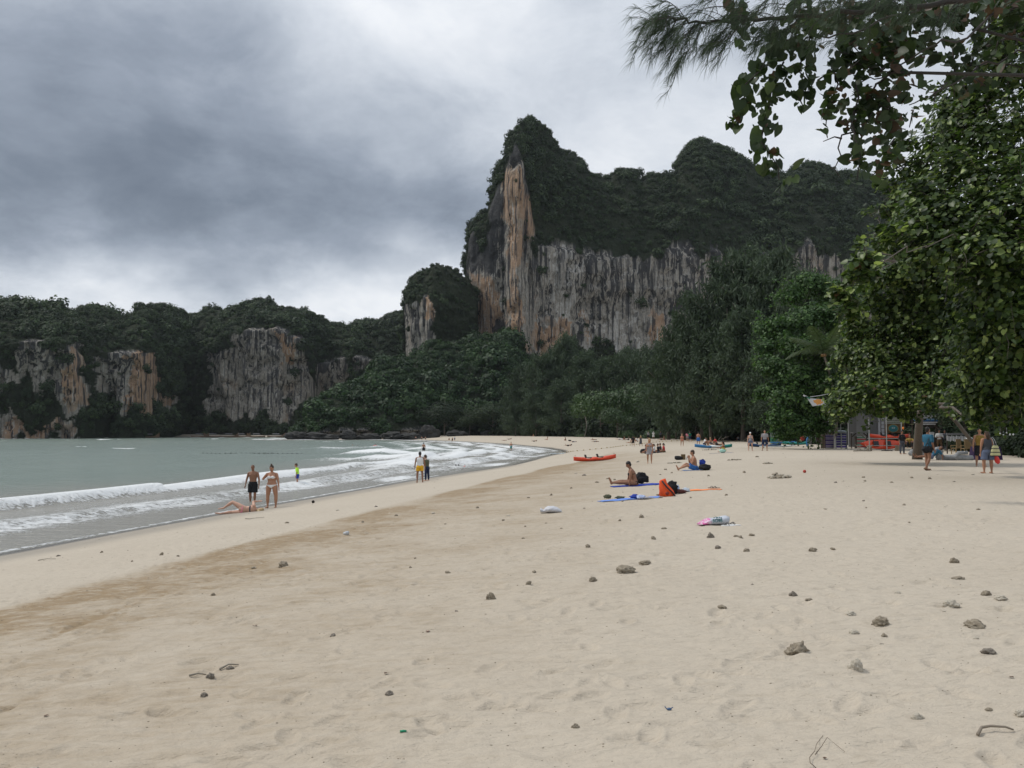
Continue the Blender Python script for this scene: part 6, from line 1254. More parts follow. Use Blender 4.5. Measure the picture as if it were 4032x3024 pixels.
# ================================================================== bags, towels and the like
def blob(name, label, cat, loc, size, mat, seed=0, rough=0.18, freq=3.0, rz=0.0, parts=None, squash=0.0):
    rough = max(rough, 0.2); q = np.random.default_rng(seed); m = MB(); m.ellip((0, 0, size[2]), size, 22, 16)
    V = np.array([tuple(v) for v in m.V]); n = fbm(V[:, 0] * freq / max(size) + seed, V[:, 1] * freq / max(size), V[:, 2] * freq / max(size), o=3)
    c = np.array([0, 0, size[2]]); V = c + (V - c) * (1 + rough * n * 2)[:, None]; V[:, 2] = np.maximum(V[:, 2], 0.0); m.V = [Vector(v) for v in V]
    o = empty(name, loc, rz, label=label, cat=cat) if parts else None
    if o: m.build(parts[0], mat, o, smooth=True); return o
    r = m.build(name, mat, label=label, cat=cat, smooth=True); r.location = loc; r.rotation_euler = (0, 0, rz); return r
def sheet(name, label, cat, loc, lx, ly, mat, rz=0.0, seed=0, amp=0.03, nx=30, ny=14, z=0.015, th=0.012):
    X, Y = np.meshgrid(np.linspace(-lx / 2, lx / 2, nx), np.linspace(-ly / 2, ly / 2, ny)); x = X.ravel(); y = Y.ravel(); x2 = x + 0.03 * fbm(x * 3 + seed, y * 3, o=2); y2 = y + 0.04 * fbm(x * 2 + seed + 5, y * 3, o=2)
    c, s = math.cos(rz), math.sin(rz); wx = loc[0] + x2 * c - y2 * s; wy = loc[1] + x2 * s + y2 * c; zz = gzv(wx, wy) - gz(loc[0], loc[1]) + z + amp * np.maximum(0, fbm(x * 5 + seed, y * 5, o=3) + 0.1)
    V = np.stack([x2, y2, zz], -1); me = mesh_np(name, np.concatenate([V, V - [0, 0, th]]), grid_faces(ny, nx), [mat], smooth=True)
    n = len(V); Fq = grid_faces(ny, nx); e = [(i, i + 1) for i in range(nx - 1)] + [((ny - 1) * nx + i + 1, (ny - 1) * nx + i) for i in range(nx - 1)] + [((i + 1) * nx, i * nx) for i in range(ny - 1)] + [(i * nx + nx - 1, (i + 1) * nx + nx - 1) for i in range(ny - 1)]
    side = np.array([(b, a, a + n, b + n) for a, b in e]); me = mesh_np(name, np.concatenate([V, V - [0, 0, th]]), np.concatenate([Fq, Fq[:, ::-1] + n, side]), [mat], smooth=False)
    o = link(name, me, label=label, cat=cat); o.location = (loc[0], loc[1], gz(loc[0], loc[1])); o.rotation_euler = (0, 0, rz); return o
def flat_mat(name, fn): return material(name, fn)
sheet('towel', 'dark blue towel under the sitting woman', 'towel', G(2505, 1911), 1.75, 0.75, K['royal'], R(4), 1)
sheet('towel', 'light blue towel spread with clothes, nearest to the viewer', 'towel', G(2480, 1966), 1.75, 0.55, cloth('light_blue_cloth', (0.16, 0.27, 0.62)), R(9), 2)
sheet('towel', 'orange mat with flip-flops on its right end', 'beach mat', G(2768, 1929), 1.05, 0.50, cloth('orange_cloth', (0.85, 0.26, 0.09)), R(3), 3, amp=0.015)
sheet('towel', 'thin blue towel under the man in blue shorts', 'towel', G(2738, 1851), 1.2, 0.5, cloth('pale_blue_cloth', (0.28, 0.40, 0.66)), R(2), 4)
for (px, py, lab, s, mt, sd) in [(2440, 1963, 'crumpled khaki cloth lying on the left of the light blue towel', (0.16, 0.10, 0.05), K['olive'], 3), (2400 - 8, 1960, 'khaki cap with its peak up at the left end of the light blue towel', (0.13, 0.07, 0.07), K['olive'], 5), (2500, 1963, 'dark blue cloth heaped on the light blue towel', (0.17, 0.11, 0.075), K['royal'], 7), (2524, 1963, 'white and blue cloth heaped on the light blue towel', (0.15, 0.10, 0.07), cloth('milky_cloth', (0.50, 0.58, 0.80)), 9), (2552, 1962, 'grey cloth at the right end of the light blue towel', (0.16, 0.08, 0.03), K['grey'], 11)]:
    blob('cloth_heap', lab, 'clothes', G(px, py + 3) + Vector((0, 0, 0.01)), [v * .8 for v in s], mt, sd, 0.35, 4)
# black bag behind the sitting woman
def bag(name, label, cat, loc, s, mat, seed, strap=M_BLACK, h=1.0, rz=0.0):
    o = blob(name, label, cat, loc, s, mat, seed, 0.10, 2.5, rz, parts=('body',))
    c = MB(); c.tube(curve3((-s[0] * 0.5, -s[1] * 0.6, s[2] * 1.5), (s[0] * 0.5, -s[1] * 0.6, s[2] * 1.4), (0, -0.04, s[2] * 0.6 * h), 8), 0.014, 5); c.build('strap', strap, o, smooth=True)
    c = MB(); c.ellip((0, -s[1] * 0.85, s[2] * 0.8), (s[0] * 0.6, s[1] * 0.35, s[2] * 0.5), 12, 8); c.build('pocket', mat, o, smooth=True)
    return o
bag('bag', 'black backpack lying behind the woman on the dark blue towel', 'backpack', G(2528, 1905) + Vector((0, 0.1, 0.02)), (0.26, 0.18, 0.20), K['black'], 2)
bag('bag', 'black backpack behind the man in blue shorts', 'backpack', G(2775, 1851), (0.29, 0.2, 0.14), K['black'], 4)
bag('bag', 'blue backpack standing on the black one behind the man in blue shorts', 'backpack', G(2768, 1850) + Vector((0, 0.12, 0.20)), (0.15, 0.13, 0.15), K['royal'], 6)
bag('bag', 'low black bag beside the brown box on the sand', 'bag', G(2672, 1811), (0.28, 0.16, 0.13), K['black'], 8)
bag('bag', 'dark bag next to the woman in black on the far sand', 'bag', G(2243, 1737), (0.35, 0.2, 0.16), K['black'], 9)
bag('bag', 'pale green bag in front of the woman in yellow shorts', 'bag', G(2846, 1783), (0.27, 0.15, 0.17), cloth('pale_green_cloth', (0.42, 0.68, 0.58)), 10)
bag('bag', 'dark bag beside the purple sitter at the left end of the row', 'bag', G(2532, 1785), (0.30, 0.2, 0.22), K['black'], 12)
sheet('towel', 'grey mat of the woman in yellow shorts', 'beach mat', G(2840, 1784), 1.9, 0.5, K['grey'], 0, 7)
c = MB(); c.box((0, 0, 0.17), (0.26, 0.20, 0.34)); c.box((0, 0, 0.345), (0.28, 0.22, 0.02)); bx_ = c.build('box', C('brown_board', (0.13, 0.085, 0.035)), label='brown box standing on the sand beside the low black bag', cat='box'); bx_.location = G(2690, 1810)
c = MB(); c.tube([(0, 0, 0), (0, 0, 0.10), (0, 0, 0.16), (0, 0, 0.20)], [0.034, 0.036, 0.018, 0.015], 10); bt = c.build('bottle', C('clear_plastic', (0.55, 0.58, 0.60), 0.2), label='small clear bottle right of the brown box', cat='bottle', smooth=True); bt.location = G(2704, 1809)
# orange bag standing with a black strap, things beside it
o = empty('dry_bag', G(2628, 1953), R(10), label='bright orange bag with a dark strap standing beside the orange mat', cat='bag')
m = MB(); pr = [(0, .20, .13), (.06, .23, .15), (.16, .21, .14), (.26, .17, .11), (.36, .12, .08), (.44, .10, .05), (.49, .085, .03)]
rg = [[Vector((x * math.cos(a) * (1 + .12 * math.sin(3 * a + z * 14)) - 0.30 * z, y * math.sin(a) * (1 + .14 * math.cos(4 * a + z * 9)), z + (0.03 * math.cos(a) if z > .4 else 0))) for a in [2 * math.pi * k / 20 for k in range(20)]] for z, x, y in pr]
m.loft(rg); m.build('sack', cloth('bag_orange', (0.78, 0.10, 0.025), 0.5), o, smooth=True)
c = MB(); c.tube([(-0.20, -0.10, .46), (-0.08, -0.17, 0.28), (0.07, -0.18, 0.14), (0.19, -0.10, 0.03)], 0.022, 6); c.build('strap', M_BLACK, o, smooth=True); c = MB(); c.ellip((-0.06, -0.155, 0.10), (0.06, 0.03, 0.05), 10, 8); c.build('patch', C('dark_print', (0.20, 0.03, 0.02)), o, smooth=True)
blob('bag', 'black plastic bag behind the orange one', 'bag', G(2648, 1945) + Vector((0, 0, 0)), (0.15, 0.12, 0.19), K['black'], 21, 0.3, 4)
blob('plastic_bottle', 'squashed clear blue bottle beside the black plastic bag', 'bottle', G(2669, 1940), (0.05, 0.05, 0.12), C('blue_clear', (0.30, 0.40, 0.62), 0.25), 5, 0.12)
blob('cloth_heap', 'dark patterned cloth heap left of the orange mat', 'clothes', G(2675, 1943), (0.20, 0.12, 0.06), C('dark_pattern', (0.10, 0.035, 0.03), 0.8, var=0.9, scale=14), 13, 0.35, 5)
blob('plastic_bag', 'small white plastic bag at the left end of the orange mat', 'plastic bag', G(2700, 1936), (0.11, 0.10, 0.06), C('thin_white', (0.60, 0.66, 0.72), 0.3), 17, 0.4, 5)
blob('cloth_heap', 'small dark strap end lying left of the orange bag', 'strap', G(2598, 1951), (0.10, 0.04, 0.02), K['brown'], 19, 0.3, 5)
def flipflop(label, loc, rz, mat, group=None):
    o = empty('flip_flop', loc, rz, label=label, cat='flip-flop', group=group); m = MB()
    m.loft([[Vector((0.045 * math.sin(a) * (1.0 + 0.15 * math.cos(a)), 0.135 * math.cos(a), z)) for a in [2 * math.pi * k / 16 for k in range(16)]] for z in (0, 0.018)]); m.build('sole', mat, o)
    for s in (-1, 1): c = MB(); c.tube(curve3((0, 0.07, 0.02), (s * 0.04, -0.02, 0.02), (0, 0, 0.04), 6), 0.006, 5); c.build('strap', M_BLACK, o)
flipflop('dark flip-flop on the orange mat, left of two', G(2805, 1927) + Vector((0, 0, .04)), R(70), K['brown'], 'flip-flops on the orange mat'); flipflop('dark flip-flop on the orange mat, right of two', G(2818, 1926) + Vector((0, 0, .04)), R(95), K['brown'], 'flip-flops on the orange mat')
flipflop('white flip-flop lying by the pink and white sack', G(2868, 2071) - Vector((0, 0, .006)), R(80), K['white']); flipflop('white flip-flop with a dark strap at the corner of the pink and white sack', G(2890, 2069) - Vector((0, 0, .006)), R(60), K['white'])
# sacks used as weights
o = empty('sandbag', G(2170, 2018), R(-4), label='white plastic sack tied with a red strip lying on the sand', cat='sack'); o.scale = (.72, .72, .8)
m = MB(); n = 26; rg = []
for i in range(n + 1):
    t = i / n; x = -0.37 + 0.74 * t; w = (0.10 + 0.06 * (1 - t / 0.16) if t < 0.16 else (0.055 + 0.17 * math.sin(math.pi * min(1, (t - 0.16) / 0.84) ** 0.75) ** 0.6)) * 0.72
    rg.append([Vector((x, w * 1.15 * math.cos(a) * (1 + .05 * math.sin(5 * a + i)), max(0, w * 0.62 * (1 + math.sin(a)) * (1 + .07 * math.sin(7 * a + i * .6))))) for a in [2 * math.pi * k / 20 for k in range(20)]])
m.loft(rg); m.build('sack', C('white_sacking', (0.55, 0.55, 0.57), 0.5, var=0.2, scale=9), o, smooth=True)
c = MB(); c.loft([[Vector((-0.25 + 0.03 * k, 0.075 * math.cos(a), max(0, 0.052 * (1 + math.sin(a))))) for a in [2 * math.pi * j / 14 for j in range(14)]] for k in (0, 1, 2)]); c.build('tie', C('faded_red', (0.36, 0.07, 0.06)), o, smooth=True)
def sack_print(T, out):
    tc = T('ShaderNodeTexCoord').outputs['Object']; s = T('ShaderNodeSeparateXYZ'); T.l.new(tc, s.inputs[0]); n = T.noise(tc, 16.0, 4, 0.6)
    e = T.m('MULTIPLY_ADD', T.m('SUBTRACT', n, 0.5), 0.12, s.outputs[0])
    c = T.mix(T.ramp(e, [(0.0, 1), (0.001, 1)]), (0, 0, 0), (0, 0, 0))
    pk = T.m('LESS_THAN', e, -0.14); c = T.mix(pk, T.mix(n, (0.42, 0.45, 0.50), (0.52, 0.54, 0.58)), T.mix(T.m('GREATER_THAN', n, 0.50), (0.62, 0.10, 0.34), (0.68, 0.55, 0.60)))
    prin(T, out, Base_Color=c, Roughness=0.45)
o = empty('sandbag', G(2808, 2064), R(7), label='pillow shaped grey plastic sack with a pink printed end and green letters', cat='sack')
m = MB(); n = 24; rg = []
for i in range(n + 1):
    t = i / n; x = -0.40 + 0.80 * t; w = 0.23 * min(1, 0.80 + 1.2 * t) * (1 if t < 0.93 else 0.92); hh = 0.105 * min(1, 0.42 + 2.2 * t) * (0.72 + 0.42 * t) * (1 if t < 0.95 else 0.9) * (1 + 0.05 * math.sin(9 * t))
    rg.append([Vector((x + 0.05 * math.sin(a), w * math.cos(a) * (1 + .03 * math.sin(5 * a + i)), max(0, hh * (1 + (abs(math.sin(a)) ** 0.7) * (1 if math.sin(a) > 0 else -1))))) for a in [2 * math.pi * k / 24 for k in range(24)]])
m.loft(rg); sm = m.mesh('sack', material('sack_print', sack_print), smooth=True); link('sack', sm, o); o.scale = (.68, .68, .72)
M_GRN = C('green_ink', (0.02, 0.14, 0.13), 0.6)
def text(body, size, mat, parent, loc, rot, name='lettering', ext=0.002):
    cu = bpy.data.curves.new(name, 'FONT'); cu.body = body; cu.size = size; cu.extrude = ext; cu.align_x = 'CENTER'; cu.align_y = 'CENTER'; cu.materials.append(mat)
    tmp = bpy.data.objects.new(name, cu); me = bpy.data.meshes.new_from_object(tmp); bpy.data.objects.remove(tmp); t = link(name, me, parent); t.location = loc; t.rotation_euler = rot; return t
text('SO98', 0.125, M_GRN, o, (0.05, -0.222, 0.125), (R(74), 0, 0), ext=0.012)
for k, (x, z) in enumerate([(-0.06, .20), (-0.02, .215), (0.02, .20), (0.06, .205), (0.10, .195), (0.0, .19)]): c = MB(); c.ellip((x * 1.3 + 0.05, -0.165, z + 0.005), (0.022, 0.03, 0.012), 8, 6); c.build('mark', M_GRN, o)

# ================================================================== coral stones, one by one
def coral_mat(name, a, b_):
    def fn(T, out):
        tc = T('ShaderNodeTexCoord').outputs['Object']; n = T.noise(tc, 3.0, 6, 0.65); v = T('ShaderNodeTexVoronoi'); v.inputs['Scale'].default_value = 4.0; T.l.new(tc, v.inputs['Vector'])
        pit = T.ramp(v.outputs['Distance'], [(0.05, 1), (0.22, 0)]); c = T.mix(T.ramp(n, [(0.3, 0), (0.7, 1)]), a, b_); c = T.mix(T.m('MULTIPLY', pit, 0.45), c, [x * 0.5 for x in a])
        b = prin(T, out, Base_Color=c, Roughness=0.95); bn = T('ShaderNodeBump', ins={'Height': T.m('SUBTRACT', n, T.m('MULTIPLY', pit, 0.5)), 'Strength': 0.5, 'Distance': 0.01}); T.l.new(bn.outputs[0], b.inputs['Normal'])
    return material(name, fn)
CORAL = [coral_mat('grey_coral', (0.16, 0.13, 0.092), (0.35, 0.30, 0.225)), coral_mat('dark_coral', (0.125, 0.105, 0.083), (0.27, 0.235, 0.19)), coral_mat('pale_coral', (0.34, 0.30, 0.235), (0.56, 0.51, 0.42))]
def coral_mesh(seed, sub=4, mat=0):
    bm = bmesh.new(); bmesh.ops.create_icosphere(bm, subdivisions=sub, radius=1.0); V = np.array([v.co[:] for v in bm.verts]); s = seed * 3.7
    n1 = fbm(V[:, 0] * 1.1 + s, V[:, 1] * 1.1, V[:, 2] * 1.1, o=2); n2 = fbm(V[:, 0] * 2.6 + s, V[:, 1] * 2.6, V[:, 2] * 2.6, o=3); n3 = fbm(V[:, 0] * 5 + s, V[:, 1] * 5, V[:, 2] * 5 + 3, o=2)
    r = 1 + 0.45 * n1 + 0.38 * n2 - 0.42 * np.maximum(n3, 0) ** 0.8; V = V * r[:, None]; V[:, 2] = np.maximum(V[:, 2], -0.55)
    for v, c in zip(bm.verts, V): v.co = c
    me = bpy.data.meshes.new('coral_stone'); bm.to_mesh(me); bm.free(); me.materials.append(CORAL[mat]); me.polygons.foreach_set('use_smooth', [True] * len(me.polygons)); return me
big = [ # px, py of the foot, width in photo pixels, height/width, mat, yaw, label
 (3135, 2572, 84, 0.66, 0, 0.3, 'largest coral rock, brown and pitted with a raised right horn'), (3370, 2640, 48, 1.15, 2, 1.0, 'pale knobbly coral stone standing upright, right of the largest rock'), (3474, 2462, 68, 0.62, 0, 2.0, 'dark hollow coral rock with small chips at its foot'),
 (3834, 2470, 82, 0.45, 0, 0.2, 'long low lumpy coral rock near the right edge'), (3741, 2388, 56, 0.75, 2, 0.9, 'greenish grey coral rock leaning up to the right'), (3884, 2346, 40, 0.7, 0, 1.7, 'brown coral stone above the long low rock, left of a pair'), (3940, 2362, 46, 0.45, 2, 2.1, 'flat pale coral stone, right of a pair near the right edge'),
 (3770, 2280, 56, 0.30, 0, 0.1, 'flat slab of coral half sunk in the sand'), (3758, 2220, 34, 0.8, 0, 2.6, 'small knobbly coral stone above the flat slab'), (3895, 2576, 50, 0.55, 1, 0.5, 'dark crumbly coral stone by the right edge with twigs beside it'), (3613, 2826, 42, 0.85, 2, 1.2, 'whitish coral lump low in the right foreground'),
 (3124, 2350, 28, 1.05, 1, 0.4, 'dark grey round stone above the largest rock'), (3183, 2362, 24, 0.5, 0, 1.9, 'small oblong brown stone right of the dark grey round one'), (3350, 2424, 38, 0.55, 2, 2.7, 'forked pale coral piece left of the dark hollow rock'), (3363, 2498, 36, 0.6, 2, 0.8, 'pale rounded stone below the forked coral piece'),
 (3481, 2508, 26, 0.75, 0, 1.4, 'small brown stone below the dark hollow rock'), (3474, 2542, 20, 0.4, 1, 0.3, 'thin purplish shard of shell below the small brown stone'), (2844, 2396, 36, 0.5, 0, 0.6, 'flattish coral piece with a leaf beside it, left of the dark grey round stone'), (3533, 2336, 26, 0.7, 2, 2.4, 'small pale coral cone in the open right foreground'),
 (3199, 2172, 32, 0.6, 0, 0.7, 'brownish coral piece at the edge of the trampled sand'), (3279, 2160, 20, 0.6, 0, 2.2, 'small coral piece right of the brownish one'), (2939, 2172, 22, 0.85, 0, 1.1, 'jagged little coral stone, right of a pair below the sacks'), (2827, 2162, 26, 0.7, 1, 0.2, 'dark squat coral stone, left of a pair below the sacks'),
 (2796, 2118, 28, 0.9, 1, 1.6, 'pointed dark grey stone just below the pink and grey sack'), (2898, 2114, 22, 0.5, 0, 0.9, 'low stone of a touching pair right of the pointed dark stone'), (2916, 2116, 18, 0.8, 0, 2.9, 'rounder stone of a touching pair right of the pointed dark stone'), (2960, 2108, 22, 0.7, 0, 0.6, 'stone just beyond the touching pair'),
 (1933, 2362, 34, 1.05, 0, 0.5, 'round brown coral ball in the middle of the foreground'), (2082, 2302, 20, 1.0, 0, 1.5, 'upright little stone up and right of the round coral ball'), (2104, 2256, 18, 0.7, 0, 2.0, 'little stone beyond the upright one'), (2335, 2288, 32, 0.75, 0, 0.4, 'forked coral piece left of the long knobbly one'),
 (2462, 2260, 76, 0.45, 0, 0.35, 'long knobbly coral rock in the middle of the beach'), (2537, 2224, 46, 0.6, 0, 0.8, 'double coral lump just beyond the long knobbly rock'), (2314, 2156, 20, 0.9, 0, 1.3, 'lone stone beyond the forked coral piece'), (2266, 2858, 28, 0.95, 0, 2.5, 'brown spiky coral ball low in the centre foreground'),
 (1533, 2734, 30, 0.75, 1, 0.2, 'dark rounded stone low in the foreground, left of centre'), (1310, 2504, 26, 0.9, 1, 1.1, 'dark brown lump with a thin trail in the sand beside it'), (827, 2668, 32, 0.95, 1, 0.6, 'dark stone on a stick in the left foreground'), (906, 2636, 28, 0.7, 1, 2.1, 'dark rough stone with sticks, up and right of another'),
 (802, 2740, 30, 0.75, 1, 0.9, 'dark stone below the one on a stick, left foreground'), (136, 3024, 36, 0.5, 2, 0.2, 'flat blue grey stone cut by the bottom edge at the left'), (1113, 2234, 34, 0.85, 0, 0.7, 'rough coral stone alone on the brown damp band'), (999, 2240, 18, 0.7, 0, 1.8, 'small stone left of the rough one on the damp band'),
 (840, 2344, 18, 0.9, 0, 2.6, 'small round stone alone on the brown sand'), (636, 2187, 15, 1.1, 0, 0.3, 'squarish stone alone between the damp band and the water'), (1764, 2254, 24, 0.55, 0, 1.2, 'low coral stone with crumbs around it left of centre'), (2525, 2040, 20, 1.0, 0, 0.4, 'ringlike coral stone with a dark hole'), (2572, 2124, 18, 1.0, 0, 2.2, 'small jagged stone below the ringlike one'),
 (2616, 2084, 20, 0.6, 0, 1.0, 'low stone between the ringlike stone and the sack'), (4016, 2806, 40, 0.9, 2, 0.6, 'pale honeycombed coral stone cut by the right edge'), (3894, 2782, 25, 0.6, 0, 1.3, 'small brown clump by the right edge'), (3843, 2506, 24, 0.6, 2, 0.1, 'small pale stone below the long low rock')]
for i, (px, py, w, hr, mt, yaw, lab) in enumerate(big):
    p = G(px, py - w * 0.12); d = p.y; W = w / F * d * 0.5
    o = link('coral_stone', coral_mesh(i + 1, 4 if w > 26 else 3, mt), label=lab, cat='stone'); yw = yaw
    o.scale = (W * 1.0, W * 0.8, W * hr * 0.85 * 1.25); o.rotation_euler = (0, 0, 0.25 * math.sin(yaw * 5)); o.location = (p.x, p.y, p.z + W * hr * 0.34 - 0.004)
if True:   # the horn and foot slab of the largest rock, chips of the hollow one
    p = G(3135, 2572)
    m = MB(); m.tube([(0.032, 0, 0.02), (0.045, 0, 0.055), (0.050, 0, 0.078)], [0.020, 0.014, 0.007], 9)
    big0 = [o for o in COL.objects if o.get('label', '').startswith('largest coral')][0]
    h = m.build('horn', CORAL[0], smooth=True); h.parent = big0; h.matrix_parent_inverse = Matrix.Identity(4); h.matrix_basis = Matrix.Identity(4); h.scale = [1 / s for s in big0.scale]; h.location = (0.15, 0, 0.1)
small = [(1616, 2236), (1635, 2196), (1797, 2404), (1705, 2022), (1753, 2062), (1982, 2048), (1428, 2055), (2249, 1922), (2962, 2292), (3716, 2404), (2150, 2060), (2068, 2072), (2440, 2052), (1560, 2030), (2300, 2000), (2000, 2030), (2210, 2080), (2060, 2120), (2720, 1960), (2860, 1950), (3290, 1900), (3320, 1895), (3400, 1880), (3405, 1895), (3590, 1882), (3660, 1886), (3757, 1897), (3830, 1870), (3510, 1900),
         (2350, 1900), (2420, 1890), (2392, 1886), (2300, 1872), (2266, 1865), (2620, 1850), (2600, 1870), (2645, 1862), (2450, 1975), (2600, 1960), (3160, 2015), (3250, 2005), (3410, 1998), (3560, 1988), (3580, 2058), (3400, 1970), (3720, 1996), (3852, 2006), (3920, 2007), (2790, 1875), (2930, 1862), (2540, 1870), (2510, 1820), (2980, 1800), (2080, 1960), (2170, 1950), (1880, 2000), (1480, 1995), (1330, 2010), (1130, 2060), (700, 2190), (400, 2175), (520, 2210), (230, 2190)]
SM = [coral_mesh(200 + i, 2, [0, 0, 1, 2][i % 4]) for i in range(6)]
q = np.random.default_rng(77)
for i, (px, py) in enumerate(small):
    p = G(px, py); W = 14 / F * p.y * 0.5 * q.uniform(0.7, 1.2); o = link('small_stone', SM[i % 6], label='small scattered coral stone lying on the open sand', cat='stone', group='small coral stones scattered over the beach')
    o.scale = (W, W * 0.8, W * q.uniform(0.55, 0.85)); o.rotation_euler = (0, 0, q.uniform(0, 6)); o.location = p + Vector((0, 0, W * 0.15))
# piles of coral rubble
def pile(px, py, wpx, dpt, n, hgt, label, mats=(2, 0), sz=0.06):
    c = G(px, py); o = empty('coral_pile', c, label=label, cat='pile of stones'); q = np.random.default_rng(int(px)); W = wpx / F * c.y / 2
    ms = [coral_mesh(300 + i, 2, mats[i % len(mats)]) for i in range(4)]
    for i in range(n):
        a, r = q.uniform(0, 6.28), q.random() ** 0.6; x, y = math.cos(a) * r * W, math.sin(a) * r * dpt; s = sz * q.uniform(0.6, 1.5); z = hgt * max(0, 1 - r * 1.3) * q.random()
        l = link('stone', ms[i % 4], o); l.location = (x, y, gz(c.x + x, c.y + y) - c.z + z + s * 0.4); l.scale = (s, s, s * 0.8); l.rotation_euler = (0, 0, a)
pile(3068, 1882, 88, 0.35, 70, 0.24, 'pile of pale coral rubble right of the sitting man', sz=0.065)
pile(2795, 1785 - 13, 60, 0.4, 40, 0.12, 'low heap of coral rubble in front of the blue and green kayak', sz=0.06)
pile(2655, 1824, 60, 0.3, 34, 0.05, 'line of rubble on the sand left of the sitting man', sz=0.05)
pile(2890, 1812, 60, 0.3, 26, 0.04, 'loose rubble on the sand right of the blue backpack', sz=0.05)
pile(3020, 1826, 42, 0.3, 30, 0.06, 'low grey heap of rubble above the pale pile', sz=0.05)
pile(3745, 1776, 60, 0.3, 36, 0.12, 'white stones heaped between the boulders under the trees', mats=(2, 2), sz=0.06)
# litter
def ball(label, px, py, wpx, mat, name='coconut', cat='coconut'):
    p = G(px, py); r = wpx / F * p.y / 2; m = MB(); m.ellip((0, 0, r * 0.9), (r, r, r), 14, 10); o = m.build(name, mat, label=label, cat=cat, smooth=True); o.location = p
ball('dark round coconut lying near the water edge right of the woman in white', 1233, 1981, 12, C('old_husk', (0.022, 0.018, 0.014), 0.9))
ball('small orange red float on the sand by the rubble pile', 3168, 1862, 13, C('red_lid', (0.40, 0.05, 0.03)), 'small_float', 'float')
def stick(label, pts, r, mat=M_DRIFT, name='stick', cat='stick'):
    P0 = G(*pts[0]); m = MB(); L = [G(*p) - P0 + Vector((0, 0, r * 1.2 + (0.02 if 0 < i < len(pts) - 1 else 0))) for i, p in enumerate(pts)]; m.tube(L, list(np.linspace(r, r * 0.5, len(L))), 6); o = m.build(name, mat, label=label, cat=cat, smooth=True); o.location = P0
stick('thin bare branch lying on the sand below the lying woman', [(966, 2043), (985, 2046), (1010, 2043), (1040, 2039)], 0.012)
M_TW = C('dry_twig', (0.10, 0.07, 0.045), 0.9)
stick('long thin vine curling up from the bottom edge, right of centre', [(3225, 3023), (3190, 3010), (3188, 2990), (3208, 2967), (3215, 2930), (3240, 2885)], 0.0022, M_TW, 'vine', 'vine')
stick('thin dry stalk slanting across the vine in the foreground', [(3210, 2966), (3235, 2940), (3257, 2912), (3290, 2930), (3328, 2957)], 0.0020, M_TW, 'vine', 'vine')
stick('curved half buried stick in the lower right corner', [(3850, 2893), (3865, 2875), (3900, 2866), (3960, 2868), (3990, 2866)], 0.010, C('damp_wood', (0.24, 0.20, 0.155), 0.9))
stick('pale twig beneath the flat stones on the left sand', [(150, 2208), (185, 2205), (220, 2202)], 0.010)
stick('stick under the dark stone in the left foreground', [(745, 2664), (780, 2655), (812, 2646)], 0.009); stick('stick poking from the rough stone in the left foreground', [(865, 2640), (900, 2626), (940, 2616)], 0.009)
def litter(label, px, py, wpx, mat, name, cat):
    p = G(px, py); s = wpx / F * p.y; m = MB(); V, Fc = HV * s, HF; m.add([Vector((v[0], v[2] + s * .5, abs(v[1]) + 0.004 + 0.12 * s * abs(math.sin(3 * v[2] / s)))) for v in V], [tuple(f) for f in Fc]); o = m.build(name, mat, label=label, cat=cat); o.location = p; o.rotation_euler = (0, 0, px)
LB = C('dead_leaf', (0.085, 0.045, 0.025), 0.8); LR = C('red_leaf', (0.22, 0.07, 0.04), 0.8)
for (px, py, w, lab, mt) in [(184, 2820, 18, 'dark curled leaf alone in the left foreground', LB), (1006, 2465, 20, 'dark curled leaf on the sand left of the dark brown lump', LB), (1520, 2648, 20, 'brown curled leaf above the dark rounded stone', LB), (3984, 2672, 18, 'black pointed leaf near the right edge', LB), (1684, 2488, 16, 'reddish leaf in the middle foreground', LR), (3250, 2985, 14, 'bit of weed at the bottom edge left of the vine', LB)]: litter(lab, px, py, w, mt, 'fallen_leaf', 'leaf')
c = MB(); c.tube([(-0.030, 0, 0.008), (0.0, 0, 0.012), (0.030, 0, 0.010)], [0.010, 0.011, 0.008], 8); b_ = c.build('plastic_scrap', C('green_plastic', (0.01, 0.24, 0.12), 0.4), label='small green plastic piece in the foreground', cat='litter', smooth=True); b_.location = G(1588, 2887); b_.scale = (.7, .7, .7)
c = MB(); c.ellip((0, 0, 0.01), (0.022, 0.016, 0.012), 8, 6); c.tube([(-0.02, 0, 0.01), (-0.035, 0.01, 0.03)], 0.004, 5); c.tube([(0.01, 0, 0.015), (0.03, -0.01, 0.028)], 0.004, 5); b_ = c.build('plastic_scrap', C('blue_scrap', (0.05, 0.10, 0.19), 0.5), label='small blue scrap in the foreground right of centre', cat='litter', smooth=True); b_.location = G(2635, 2796); b_.scale = (.8, .8, .8)
c = MB(); c.tube([(0, 0, 0), (0, 0, 0.12)], [0.033, 0.045], 12); b_ = c.build('plastic_cup', C('clear_cup', (0.55, 0.57, 0.58), 0.15), label='clear plastic cup lying on the damp band', cat='cup', smooth=True); b_.location = G(1354, 2108) + Vector((0, 0, .045)); b_.rotation_euler = (R(80), 0, R(60))
